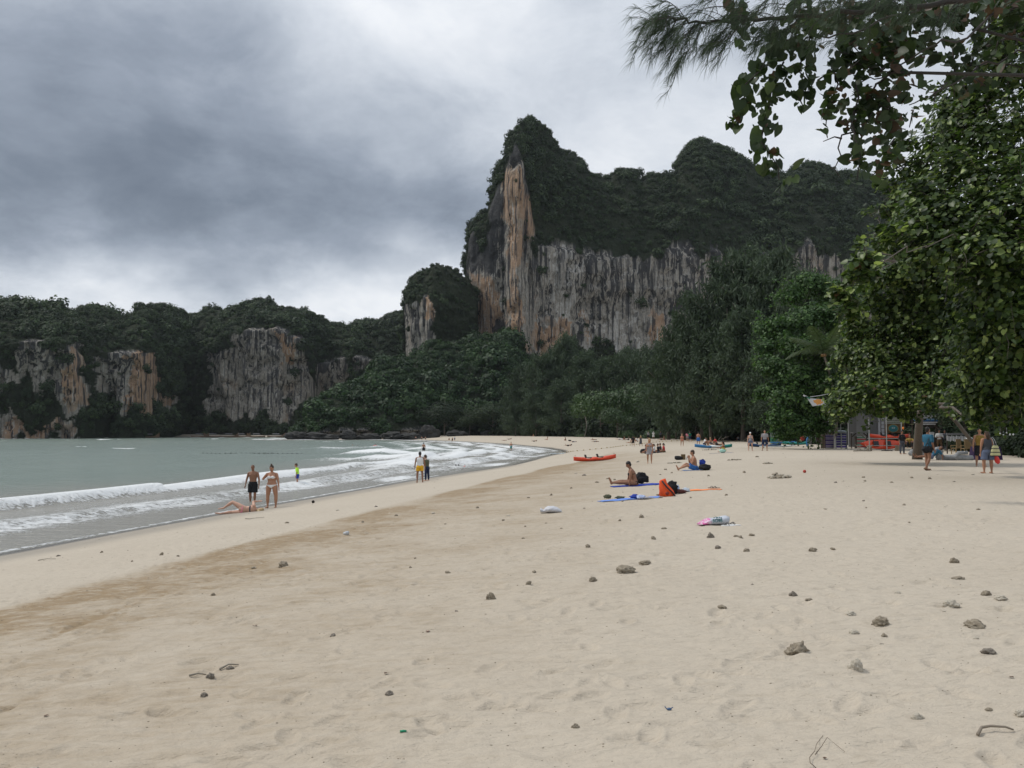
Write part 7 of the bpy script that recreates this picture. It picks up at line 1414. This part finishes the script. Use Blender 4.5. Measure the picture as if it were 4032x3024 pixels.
# crumbs too small and many to count
q = np.random.default_rng(8); mb = []
n = 1500; t = q.random(n); px = q.uniform(-200, 4200, n); py = 1760 + 1260 * q.random(n) ** 1.25
dx, dy, dz = ray(px, py); tt = -(CAMZ + 0.15) / dz; X = dx * tt; Y = dy * tt; sd = shore_sd(X, Y); k = (sd > 1.2) & (Y < 90); X, Y = X[k], Y[k]; n = len(X)
S = q.uniform(0.0012, 0.0045, n) ** 1.0 * (0.6 + Y * 0.16); ic = coral_mesh(400, 1, 0); iv = np.array([v.co[:] for v in ic.vertices]); ifc = np.array([p.vertices[:] for p in ic.polygons])
Z = gzv(X, Y); V = np.stack([X, Y, Z], -1)[:, None, :] + iv[None] * S[:, None, None] * np.stack([q.uniform(0.7, 1.8, n), q.uniform(.6, 1.1, n), q.uniform(.35, .8, n)], -1)[:, None, :]
Fc = (np.arange(n)[:, None, None] * len(iv) + ifc[None]).reshape(-1, 3); me = mesh_np('pebbles', V.reshape(-1, 3), Fc, [C('crumbs', (0.20, 0.165, 0.12), 0.95, var=0.6)]); link('pebbles', me, kind='stuff', label='crumbs of coral, shell and leaf strewn over the sand')
# ================================================================== huts and stalls under the trees
def ws(px, Y): return (px - CX) / F * Y
M_TIN = C('tin_roof', (0.30, 0.34, 0.35), 0.5, var=0.25); M_CONC = C('concrete', (0.15, 0.15, 0.15), 0.9, var=0.2, scale=2.5, bump=0.3); M_GREENP = C('green_paint', (0.03, 0.17, 0.10), 0.6); M_PURP = C('purple_mat', (0.10, 0.06, 0.26), 0.8); M_NAVY = C('navy_box', (0.03, 0.03, 0.12), 0.7)
M_WHT = C('white_paint', (0.55, 0.55, 0.56), 0.6); M_REDP = C('red_paint', (0.38, 0.04, 0.03), 0.5); M_BLUEP = C('blue_crate', (0.03, 0.13, 0.36), 0.5); M_DKW = C('dark_wood', (0.045, 0.032, 0.024), 0.8)
# rental hut with a slanting tin roof
Yh = 84; z0 = gz(ws(3280, Yh), Yh); o = empty('rental_hut', (ws(3270, Yh), Yh, z0), 0, label='small open hut with a slanting grey tin roof beside the almond tree', cat='hut')
def X_(px, Y=Yh, oo=None): return ws(px, Y) - (oo or o).location.x
def Z_(py, Y=Yh, oo=None): return float(P(2016, py, Y)[2]) - (oo or o).location.z
for i in range(9):
    a = i / 8; c = MB(); x0, x1 = X_(3218), X_(3296); y = -1.3 + 2.6 * a
    c.box(((x0 + x1) / 2, y, (Z_(1672) + Z_(1641)) / 2 + 0.02 * (i % 2)), (math.hypot(x1 - x0, Z_(1641) - Z_(1672)), 0.30, 0.035), ry=-math.atan2(Z_(1641) - Z_(1672), x1 - x0)); c.build('roof_sheet', M_TIN, o)
for px, yy in ((3232, -1.1), (3278, -1.1), (3290, 1.1), (3235, 1.1), (3256, -1.1)): c = MB(); c.tube([(X_(px), yy, -0.2), (X_(px), yy, Z_(1668 - (px - 3218) * 0.38))], 0.06, 7); c.build('post', M_WOOD, o)
c = MB(); c.box((X_(3262), -1.0, Z_(1703)), (1.7, 0.8, 0.07)); c.build('counter', M_DKW, o); c = MB(); c.box((X_(3262), 1.0, Z_(1715)), (1.7, 0.06, 1.5)); c.build('back_wall', M_DKW, o)
for px, py in ((3226, 1698), (3237, 1696), (3252, 1697)): c = MB(); c.box((X_(px), -1.0, Z_(py)), (0.24, 0.2, 0.22)); c.build('box', M_WHT if px != 3237 else M_WOOD, o)
def shelf(label, px0, px1, py0, py1, Y, rows, frame, item, alt, name='shelf', ends=None, bars=True):
    cx = (px0 + px1) / 2; z0 = gz(ws(cx, Y), Y); o = empty(name, (ws(cx, Y), Y, z0), 0, label=label, cat='shelf'); W = (px1 - px0) / F * Y; zt = float(P(2016, py0, Y)[2]) - z0; H = zt
    for s in (-1, 1):
        c = MB(); c.box((s * W / 2, 0, H / 2), (0.05, 0.5, H)); c.build('side', frame, o)
    if bars: c = MB(); c.box((0, -0.27, H / 2), (0.05, 0.04, H)); c.build('upright', M_STEEL, o)
    for i in range(rows + 1): c = MB(); c.box((0, 0, 0.08 + (H - 0.1) * i / rows), (W - 0.06, 0.5, 0.035)); c.build('board', M_WHT, o)
    for i in range(rows):
        h = (H - 0.1) / rows; c = MB(); c.box((-0.03, 0, 0.08 + h * (i + 0.48)), (W * (0.86 if ends else 0.94), 0.44, h * 0.72)); c.build('rolled_mat', item if i % 2 or not alt else alt, o)
        if ends: c = MB(); c.tube([(W / 2 - 0.10, -0.2, 0.08 + h * (i + .5)), (W / 2 - 0.10, 0.2, 0.08 + h * (i + .5))], h * 0.38, 10); c.build('rolled_end', ends[i % len(ends)], o)
    return o
M_ORP = C('orange_mat', (0.50, 0.12, 0.05)); M_LIL = C('lilac_mat', (0.30, 0.24, 0.42), 0.8)
shelf('shelf of rolled purple mats with orange and blue ends in front of the hut', 3243, 3280, 1712, 1756, 80, 6, M_DKW, M_PURP, M_LIL, ends=[M_ORP, M_BLUEP, M_BLUEP], bars=False)
shelf('steel framed shelf of navy boxes right of the purple mats', 3285, 3328, 1704, 1760, 79, 6, M_STEEL, M_NAVY, M_PURP)
shelf('low shelf of white, red and green towels under the trestle top', 3366, 3404, 1718, 1756, 80, 6, M_DKW, C('green_towel', (0.10, 0.26, 0.17)), M_REDP, ends=[M_REDP, M_WHT], bars=False)
def simple_box(name, label, cat, px, py, d, mat, dz=0, rz=0, Y=None):
    p = G(px, py) if Y is None else Vector((ws(px, Y), Y, gz(ws(px, Y), Y))); o = empty(name, p + Vector((0, 0, dz)), rz, label=label, cat=cat); t = 0.03
    c = MB(); c.box((0, 0, t / 2), (d[0], d[1], t)); c.build('base', mat, o)
    for s in (-1, 1): c = MB(); c.box((s * (d[0] / 2 - t / 2), 0, d[2] / 2 + t / 2), (t, d[1], d[2] - t)); c.build('side', mat, o); c = MB(); c.box((0, s * (d[1] / 2 - t / 2), d[2] / 2 + t / 2), (d[0] - 2 * t - 0.004, t, d[2] - t)); c.build('side', mat, o)
    return o
simple_box('crate', 'blue plastic crate at the foot of the mat shelves', 'crate', 3272, 1765, (0.48, 0.35, 0.26), M_BLUEP); simple_box('crate', 'blue plastic crate under the trestle top', 'crate', 3367, 1757, (0.38, 0.3, 0.26), M_BLUEP)
Yt = 80; o = empty('trestle_table', (ws(3383, Yt), Yt, gz(ws(3383, Yt), Yt)), 0, label='grey trestle top with dark slanted struts over the low towel shelf', cat='table')
c = MB(); c.box((0, -0.1, 1.50), (1.65, 0.8, 0.07)); c.build('table_top', M_CONC, o)
for s in (-1, 1): c = MB(); c.box((s * 0.55, 0, 1.30), (0.55, 0.06, 0.10), ry=s * 0.7); c.build('strut', M_DKW, o); c = MB(); c.box((s * 0.78, 0.1, 0.74), (0.07, 0.07, 1.48)); c.build('leg', M_DKW, o)
# signboard on a pole with an awning sheet, no lamp on it
Yp = 79; o = empty('hooded_pole', (ws(3303, Yp), Yp, gz(ws(3303, Yp), Yp)), 0, label='thin pale pole with a flat grey hood above the navy shelf', cat='post'); c = MB(); c.tube([(0, -0.35, 0), (0, -0.35, 2.6)], 0.035, 7); c.build('pole', M_STEEL, o)
for k in (0, 1): c = MB(); c.box((0.03, -0.2, 1.58 + 0.09 * k), (0.98 - 0.1 * k, 0.7, 0.03), rx=0.12); c.build('hood_sheet', M_TIN, o)
# grey building behind the kayak rack
Yb = 88; xb = ws(3400, Yb); zb = gz(xb, Yb); o = empty('shop_building', (xb, Yb, zb), 0, label='grey plastered building behind the orange kayaks', cat='building')
def bx_part(nm, px0, px1, py0, py1, mat, y=0.0, th=0.2, Y=Yb):
    c = MB(); xa, xc = ws(px0, Y + y) - xb, ws(px1, Y + y) - xb; za, zc = float(P(2016, py1, Y + y)[2]) - zb, float(P(2016, py0, Y + y)[2]) - zb
    if py1 > 1740: za = -0.3
    c.box(((xa + xc) / 2, y, (za + zc) / 2), (abs(xc - xa), th, zc - za)); return c.build(nm, mat, o)
bx_part('wall', 3338, 3368, 1600, 1760, M_CONC, 0, 0.25); bx_part('wall', 3368.2, 3416, 1585, 1760, C('pale_concrete', (0.21, 0.21, 0.215), 0.9, var=0.2, scale=2), 0.05, 0.25)
for i in range(6): bx_part('wall_sheet', 3416.5 + i * 6.6, 3422.6 + i * 6.6, 1590, 1760, C('wall_sheet_grey', (0.17, 0.175, 0.185), 0.7, var=0.2), 0.1 - 0.05 * (i % 2), 0.06)
bx_part('door', 3456.5, 3483, 1640, 1760, C('pale_door', (0.52, 0.53, 0.58), 0.6), -0.05, 0.08); bx_part('wall', 3338, 3700, 1560, 1640, M_DKW, 1.2, 0.3)
for i in range(5): bx_part('wall_board', 3560 + i * 30, 3588 + i * 30, 1630, 1760, M_DKW, 3.0 + 0.05 * (i % 2), 0.1)
bx_part('roof', 3330, 3700, 1552, 1566, M_TIN, 1.0, 5.0)
Yl = 76; o = empty('ladder', (ws(3474, Yl), Yl, gz(ws(3474, Yl), Yl)), 0, label='dark ladder leaning by the pale door', cat='ladder')
for s in (-1, 1): c = MB(); c.box((s * 0.17, 0, 1.7), (0.05, 0.05, 3.5)); c.build('rail', M_DKW, o)
for i in range(10): c = MB(); c.box((0, 0, 0.25 + i * 0.33), (0.34, 0.04, 0.04)); c.build('rung', M_DKW, o)
# notice board with a round emblem
Yn = 74; xn = ws(3514, Yn); zn = gz(xn, Yn); o = empty('notice_board', (xn, Yn, zn), 0, label='brown notice board with a round green and blue emblem above the kayaks', cat='sign')
zz = lambda py: float(P(2016, py, Yn)[2]) - zn
W = 64 / F * Yn
c = MB(); c.box((0, 0, (zz(1705) + zz(1670)) / 2), (W, 0.06, zz(1670) - zz(1705))); c.build('panel', C('brown_panel', (0.10, 0.055, 0.025), 0.7), o)
for s in (-1, 1): c = MB(); c.box((s * W / 2, 0.02, zz(1640) / 2), (0.06, 0.07, zz(1640))); c.build('post', M_CONC, o)
for i in range(4): c = MB(); c.box((0, -0.02, zz(1666 - i * 6.5)), (W - 0.08, 0.05, 0.10)); c.build('slat', C('grey_board', (0.24, 0.24, 0.20), 0.8), o)
for r, mt, yy in ((0.42, C('ochre_ring', (0.22, 0.17, 0.05)), -0.04), (0.36, C('emblem_teal', (0.02, 0.14, 0.15)), -0.05)):
    c = MB(); c.loft([[Vector((r * 1.15 * math.cos(a), yy + k, zz(1687) + r * 0.85 * math.sin(a))) for a in [2 * math.pi * i / 24 for i in range(24)]] for k in (0, -0.015)]); c.build('emblem', mt, o)
c = MB(); c.box((0, -0.075, zz(1687) + 0.05), (0.26, 0.012, 0.13)); c.build('emblem_mark', C('emblem_pale', (0.34, 0.42, 0.40)), o); c = MB(); c.box((0, -0.083, zz(1687) + 0.05), (0.16, 0.01, 0.06)); c.build('emblem_bar', C('emblem_teal2', (0.02, 0.10, 0.12)), o)
# blue and white slatted stall behind the trunk
Ys = 70; xs = ws(3640, Ys); zs = gz(xs, Ys); o = empty('drinks_stall', (xs, Ys, zs), 0, label='stall with blue and white boards behind the hibiscus trunk', cat='stall'); zz = lambda py: float(P(2016, py, Ys)[2]) - zs
for k, (py, mt, w) in enumerate([(1638, M_WHT, 88), (1645, M_WHT, 92), (1651, C('light_blue_board', (0.20, 0.34, 0.50)), 92), (1657, M_BLUEP, 92), (1663, M_WHT, 90), (1670, M_WHT, 70)]): c = MB(); c.box((0.05 * (k % 2), -0.03 * k, zz(py)), (w / F * Ys, 0.1, 0.09)); c.build('board', mt, o)
for s in (-1, 1): c = MB(); c.box((s * 1.0, 0.15, zz(1635) / 2), (0.08, 0.08, zz(1635))); c.build('post', M_DKW, o)
c = MB(); c.box((0, 0.2, 0.5), (1.9, 0.5, 1.0)); c.build('counter', M_DKW, o); c = MB(); c.box((0.5, -0.1, 1.35), (0.4, 0.05, 0.45)); c.build('picture', M_WHT, o)
for i, (px, py) in enumerate([(3556, 1686), (3555, 1651)]):
    p = PV(px, py, 66); m = MB(); m.ellip((0, 0, 0), (0.08, 0.08, 0.11), 10, 8); m.tube([(0, 0, 0.1), (0, 0, 0.5)], 0.006, 4); b_ = m.build('lantern', C('lantern_orange', (0.75, 0.22, 0.03)), label=['lower orange paper lantern hanging left of the hibiscus trunk', 'upper orange paper lantern hanging left of the hibiscus trunk'][i], cat='lantern', smooth=True); b_.location = p
# cloth banner strung between the trees
def banner_mat(T, out):
    tc = T('ShaderNodeTexCoord').outputs['Object']; s = T('ShaderNodeSeparateXYZ'); T.l.new(tc, s.inputs[0]); n = T.noise(tc, 4.0, 4, 0.6)
    d = T.m('ADD', T.m('POWER', T.m('DIVIDE', T.m('SUBTRACT', s.outputs[0], 0.15), 0.42), 2.0), T.m('POWER', T.m('DIVIDE', T.m('SUBTRACT', s.outputs[2], 0.02), 0.26), 2.0))
    k = T.m('LESS_THAN', T.m('ADD', d, T.m('MULTIPLY', T.m('SUBTRACT', n, 0.5), 2.4)), 0.75)
    prin(T, out, Base_Color=T.mix(k, (0.50, 0.51, 0.52), (0.62, 0.28, 0.07)), Roughness=0.7)
Yk = 66; p0 = PV(3215, 1583, Yk); o = empty('banner', p0, 0, label='white cloth banner with an orange print strung up in front of the almond tree', cat='banner')
def q3(px, py): return PV(px, py, Yk) - p0
c = MB(); a, b, cc, d = q3(3178, 1567), q3(3244, 1573), q3(3248, 1594), q3(3200, 1599); nx = 10; ny = 5; V = []
for j in range(ny):
    for i in range(nx): u, v = i / (nx - 1), j / (ny - 1); p = (a.lerp(b, u)).lerp(d.lerp(cc, u), v); V.append(p + Vector((0, 0.05 * math.sin(u * 7 + v * 2), 0)))
Vb = V + [p + Vector((0, 0.015, 0)) for p in V]; n = nx * ny; Fq = [tuple(f) for f in grid_faces(ny, nx)]; c.add(Vb, Fq + [tuple(i + n for i in f[::-1]) for f in Fq]); c.build('cloth', material('banner_print', banner_mat), o)
c = MB(); c.box(q3(3171, 1560), (0.34, 0.03, 0.12), ry=0.45); c.build('white_corner', M_WHT, o); c = MB(); c.box(q3(3180, 1565), (0.42, 0.03, 0.10), ry=0.4); c.build('green_edge', M_GREENP, o)
c = MB(); c.tube([q3(3190, 1563), q3(3232, 1557), q3(3268, 1550)], 0.018, 5); c.tube([q3(3200, 1599), q3(3250, 1592), q3(3292, 1589)], 0.016, 5); c.build('cord', M_WHT, o)
c = MB(); c.box(q3(3272, 1582), (0.28, 0.03, 0.20)); c.build('white_square', M_WHT, o)
# green information stand, frames, driftwood
Yg = 112; xg = ws(3045, Yg); zg = gz(xg, Yg); o = empty('information_stand', (xg, Yg, zg), 0, label='green stand with a picture panel and a white post at the edge of the wood', cat='sign')
c = MB(); c.box((0, 0, 0.42), (0.82, 0.45, 0.84)); c.build('base', M_GREENP, o); c = MB(); c.box((0, 0.02, 1.15), (0.86, 0.1, 0.6)); c.build('panel', C('picture_panel', (0.28, 0.32, 0.32), 0.6, var=0.8, scale=5), o); c = MB(); c.box((0, 0, 1.52), (1.0, 0.5, 0.10)); c.build('hood', M_GREENP, o); c = MB(); c.box((0.52, -0.05, 0.85), (0.13, 0.08, 1.75)); c.build('post', M_WHT, o)
o = empty('signpost', G(2640, 1726), 0, label='thin post with a slanting pale board at the edge of the bushes', cat='sign'); c = MB(); c.tube([(0, 0, 0), (0, 0, 1.5)], 0.05, 6); c.build('post', M_WOOD, o); c = MB(); c.box((0.15, 0, 1.55), (1.1, 0.12, 0.16), ry=0.3); c.build('board', M_CONC, o)
Yf = 90; o = empty('metal_frame', (ws(3201, Yf), Yf, gz(ws(3201, Yf), Yf)), 0, label='thin metal frame with slanting legs left of the hut', cat='frame')
for s in (-1, 1):
    for yy in (-.3, .3): c = MB(); c.tube([(s * 0.46, yy, 0), (s * 0.24, yy, 1.6)], 0.022, 6); c.build('leg', M_STEEL, o)
    c = MB(); c.tube([(s * .24, -.3, 1.6), (s * .24, .3, 1.6)], 0.022, 6); c.build('bar', M_STEEL, o)
c = MB(); c.tube([(-.26, -.3, 1.6), (.26, -.3, 1.6)], 0.022, 6); c.build('bar', M_STEEL, o)
blob('life_vests', 'red heap of life vests on the boards left of the metal frame', 'life vests', G(3162, 1758) + Vector((0, 0.2, 0.62)), (0.24, 0.2, 0.26), M_REDP, 31, 0.25, 4)
blob('cloth_heap', 'pale yellow cover hanging over the teal kayak', 'cover', G(3150, 1757) + Vector((0, -0.05, 0.42)), (0.22, 0.18, 0.17), cloth('pale_yellow_cloth', (0.48, 0.47, 0.28)), 33, 0.3, 4)
board('white and blue surfboard propped high against the metal frame', G(3181, 1752) + Vector((0, 0.3, 1.35)), R(30), 0.95, 0.36, M_WHITEK, M_BLUEK, rot=(R(70), R(-50)))
def snag(label, px, py, seed, s=1.0, n=5):
    q = np.random.default_rng(seed); p = G(px, py); m = MB(); b = Vector((0, 0, 0.05)); m.tube([(-0.9 * s, 0, 0.06), (0, 0.05, 0.10), (0.9 * s, 0, 0.06)], [0.05, 0.07, 0.04], 7)
    for i in range(n): a = Vector((q.uniform(-.7, .7) * s, 0, 0.1)); m.tube([a, a + Vector((q.normal(0, .2), q.normal(0, .1), .25)) * s, a + Vector((q.normal(0, .45), q.normal(0, .2), .6)) * s], [0.04, 0.03, 0.012], 6)
    o = m.build('driftwood', M_DRIFT, label=label, cat='driftwood', smooth=True); o.location = p
snag('bleached branching driftwood beside the green stand', 3085, 1748, 3, 0.9, 7); snag('long bleached driftwood log behind the row by the kayak', 2840, 1742, 5, 1.5, 3); snag('grey driftwood lying in front of the wood', 2925, 1740, 9, 1.1, 3); snag('bare forked drift branch left of the kayak rack', 3395, 1778, 11, 0.8, 4)
# boulders and logs under the trees
def boulder(label, px, py, w, h, mat=None, seed=0, d=0.5, cat='boulder'):
    p = G(px, py); s = p.y / F; o = link('boulder', coral_mesh(500 + seed, 3, 0), label=label, cat=cat); me = o.data; me.materials[0] = mat or M_CONC2; o.scale = (w * s / 2 * .95, w * s / 2 * d, h * s / 2 * 1.15); o.location = p + Vector((0, w * s / 2 * d, h * s * .36))
M_CONC2 = coral_mat('boulder_grey', (0.20, 0.21, 0.215), (0.34, 0.345, 0.345))
boulder('rounded grey boulder left of the walking man', 3612, 1796, 56, 32, seed=1); boulder('pale grey boulder right of the walking man', 3697, 1796, 40, 42, seed=2); boulder('brownish boulder under the man in a white t-shirt', 3728, 1772, 38, 24, seed=3); boulder('small grey boulder behind the walking man', 3640, 1794, 30, 22, seed=4); boulder('rounded end stone of the low grey log', 3706, 1812, 36, 30, seed=5)
o = empty('stone_bench', G(3770, 1812), 0, label='low grey log lying along the edge of the shade', cat='log'); c = MB(); c.tube([(-0.75, 0.1, 0.13), (0, 0.12, 0.14), (0.9, 0.1, 0.12)], [0.16, 0.17, 0.15], 12); c.build('log', M_CONC2, o, smooth=True); c = MB(); c.tube([(-0.12, -0.05, 0.02), (-0.03, 0.05, 0.28), (0.12, 0.1, 0.40), (0.62, 0.12, 0.42)], [0.10, 0.11, 0.11, 0.10], 12); c.build('bent_log', M_CONC2, o, smooth=True)
def chair(label, px, py, rz, mat=C('cane', (0.22, 0.15, 0.07), 0.7)):
    p = G(px, py); o = empty('chair', p, rz, label=label, cat='chair', group='wooden chairs under the trees'); c = MB(); c.box((0, 0, 0.42), (0.48, 0.46, 0.05)); c.build('seat', mat, o); c = MB(); c.box((0, -0.24, 0.76), (0.46, 0.035, 0.62), rx=-0.14); c.build('backrest', mat, o)
    for sx in (-1, 1):
        for sy in (-1, 1): c = MB(); c.box((sx * 0.21, sy * 0.20, 0.195), (0.045, 0.045, 0.39)); c.build('leg', mat, o)
        c = MB(); c.box((sx * 0.25, 0, 0.62), (0.04, 0.46, 0.03)); c.build('armrest', mat, o); c = MB(); c.box((sx * 0.25, 0.2, 0.53), (0.035, 0.035, 0.15)); c.build('arm_post', mat, o)
    return o
chair('dark backed wooden chair, left of three by the log', 3765, 1788, R(20)); chair('light cane chair with its back to the viewer, middle of three', 3803, 1790, R(4)); chair('light cane chair turned aside, right of three', 3836, 1790, R(-35))
Yr = 60; o = empty('letterboard', (ws(3765, Yr), Yr, gz(ws(3765, Yr), Yr)), 0, label='low white railing with a grey top board behind the chairs', cat='letterboard'); c = MB(); c.box((0, 0, 1.42), (1.55, 0.08, 0.16)); c.build('top_board', M_CONC, o)  # lettered board, its writing stood in for by plain pickets
for i in range(14): c = MB(); c.box((-0.72 + 0.111 * i, -0.02, 1.13 - 0.03 * (i % 3)), (0.06, 0.03, 0.36)); c.build('picket', M_WHT, o)
for s in (-1, 1): c = MB(); c.box((s * 0.72, 0.04, 0.65), (0.06, 0.06, 1.3)); c.build('post', M_DKW, o)
o = empty('covered_table', G(3905, 1812) + Vector((0, 0.6, 0)), 0, label='table under a dark purple cloth in the shade at the right', cat='table'); c = MB(); c.loft([[Vector((sx * (0.62 + k) * 1.0, sy * (0.4 + k), z)) for sx, sy in ((-1, -1), (0, -1.06), (1, -1), (1.04, 0), (1, 1), (0, 1.06), (-1, 1), (-1.04, 0))] for k, z in ((0.08, 0.02), (0.05, 0.4), (0.0, 0.74), (-0.02, 0.76))]); c.build('cloth', K['purple'], o)
for i in range(6):
    p = PV(3925 + i * 13, 1708 + (i % 3) * 3 - (i % 2) * 3, 48); m = MB(); m.ellip((0, 0, 0), (0.045, 0.045, 0.06), 8, 6); m.tube([(0, 0, 0.05), (0, 0, 0.3)], 0.004, 4); b_ = m.build('hanging_globe', M_WHT, label='small white globe hanging in a row in the dark at the right edge', cat='ornament', group='white globes hanging in a row', smooth=True); b_.location = p  # plain white globes that give off no light
for i, px in enumerate((3817, 3829)): m = MB(); m.ellip((0, 0, 0.05), (0.13, 0.13, 0.09), 12, 8); m.ellip((0, 0, 0.0), (0.2, 0.2, 0.015), 12, 6); b_ = m.build('hat', K['white'], label=['white sun hat on the chair back, left of two', 'smaller white hat on the chair back, right of two'][i], cat='hat', smooth=True); b_.location = G(px, 1790) + Vector((0, 0.1, 1.10)); b_.scale = (1 - .3 * i,) * 3
# things carried
def striped(T, out):
    tc = T('ShaderNodeTexCoord').outputs['Object']; s = T('ShaderNodeSeparateXYZ'); T.l.new(tc, s.inputs[0]); k = T.m('LESS_THAN', T.m('FRACT', T.m('MULTIPLY', s.outputs[2], 7.2)), 0.24); prin(T, out, Base_Color=T.mix(k, (0.58, 0.56, 0.30), (0.015, 0.018, 0.03)), Roughness=0.8)
g = G(3890, 1863); o = empty('beach_bag', g + Vector((0.20, -0.20, 0.66)), 0, label='cream beach bag with black stripes hanging from the woman\'s shoulder', cat='bag')
c = MB(); c.loft([[Vector((w * math.cos(a) * 1.0, 0.07 * math.sin(a), z)) for a in [2 * math.pi * k / 16 for k in range(16)]] for w, z in ((0.19, 0), (0.20, 0.05), (0.165, 0.22), (0.12, 0.36), (0.07, 0.44))]); c.build('body', material('bag_stripes', striped), o, smooth=True)
c = MB(); c.tube(curve3((-0.04, 0, 0.42), (-0.10, 0.10, 0.74), (0.02, 0, 0.02), 6), 0.012, 5); c.tube(curve3((0.05, 0, 0.42), (-0.04, 0.10, 0.74), (0.02, 0, 0.02), 6), 0.012, 5); c.build('strap', M_WHT, o, smooth=True)
c = MB(); c.loft([[Vector((0.10 * w * math.cos(a) + 0.22 * (0.42 - z), 0.04 * w * math.sin(a), z)) for a in [2 * math.pi * k / 14 for k in range(14)]] for w, z in ((0.3, 0.0), (1.0, 0.06), (1.15, 0.16), (0.8, 0.28), (0.3, 0.40), (0.12, 0.44))]); b_ = c.build('net_bag', C('red_mesh', (0.72, 0.05, 0.04), 0.5), label='bright red bag held in the right hand of the woman with the striped bag', cat='bag', smooth=True); b_.location = g + Vector((0.30, -0.02, 0.36))
g = G(3655, 1852); bg_ = bag('shoulder_bag', 'black messenger bag with grey edging at the walking man\'s hip', 'bag', g + Vector((-0.16, -0.22, 0.72)), (0.20, 0.08, 0.13), K['black'], 40, M_BLACK, 3.0)
c = MB(); c.tube(curve3((-0.05, 0, 0.24), (0.18, 0.14, 0.72), (0.02, -0.05, 0.02), 6), 0.012, 5); c.build('long_strap', M_BLACK, bg_, smooth=True)
M_SHROCK = coral_mat('shore_rock', (0.014, 0.014, 0.013), (0.055, 0.053, 0.048))
# rocks at the foot of the headland
for i, (px, py, Y, w, h, lab) in enumerate([(1165, 1727, 319, 60, 34, 'dark rock at the very tip of the headland'), (1225, 1728, 320, 80, 30, 'broad dark rock beside the tip of the headland'), (1375, 1727, 322, 50, 36, 'pale topped rock at the foot of the headland'), (1300, 1729, 321, 60, 22, 'low dark rock between the tip and the pale topped rock'), (1450, 1728, 323, 70, 24, 'low rock right of the pale topped one'), (1540, 1727, 325, 60, 30, 'dark rock in the middle of the headland shore'), (1690, 1722, 328, 56, 52, 'tall dark rock at the left end of the far sand'), (1620, 1726, 326, 60, 26, 'low rock left of the tall dark one'), (1800, 1716, 332, 50, 26, 'rock half sunk in the far sand edge'), (1920, 1712, 335, 30, 20, 'small pale rock at the back of the far sand')]):
    X = ws(px, Y); s = Y / F; o = link('shore_rock', coral_mesh(600 + i, 4, 0), label=lab, cat='rock'); o.data.materials[0] = M_SHROCK if 'M_SHROCK' in globals() else None
    o.scale = (w * s / 1.35, w * s / 2.0, h * s * .62); o.location = (X, Y + 1, float(P(px, py, Y)[2]) + h * s * 0.25)

# ================================================================== sea air between here and the far cliffs
def haze_mat():
    m = bpy.data.materials.new('sea_air'); m.use_nodes = True; T = NT(m.node_tree); T.n.clear(); out = T('ShaderNodeOutputMaterial')
    v = T('ShaderNodeVolumePrincipled'); v.inputs['Color'].default_value = (0.86, 0.92, 1.0, 1); v.inputs['Density'].default_value = HAZE; v.inputs['Anisotropy'].default_value = 0.2
    T.l.new(v.outputs[0], out.inputs['Volume']); return m
HAZE = 0.00005
c = MB(); c.box((0, 0, 117), (5200, 5200, 250)); hz_ = c.build('haze', haze_mat(), label='faint sea haze over the bay', kind='stuff')
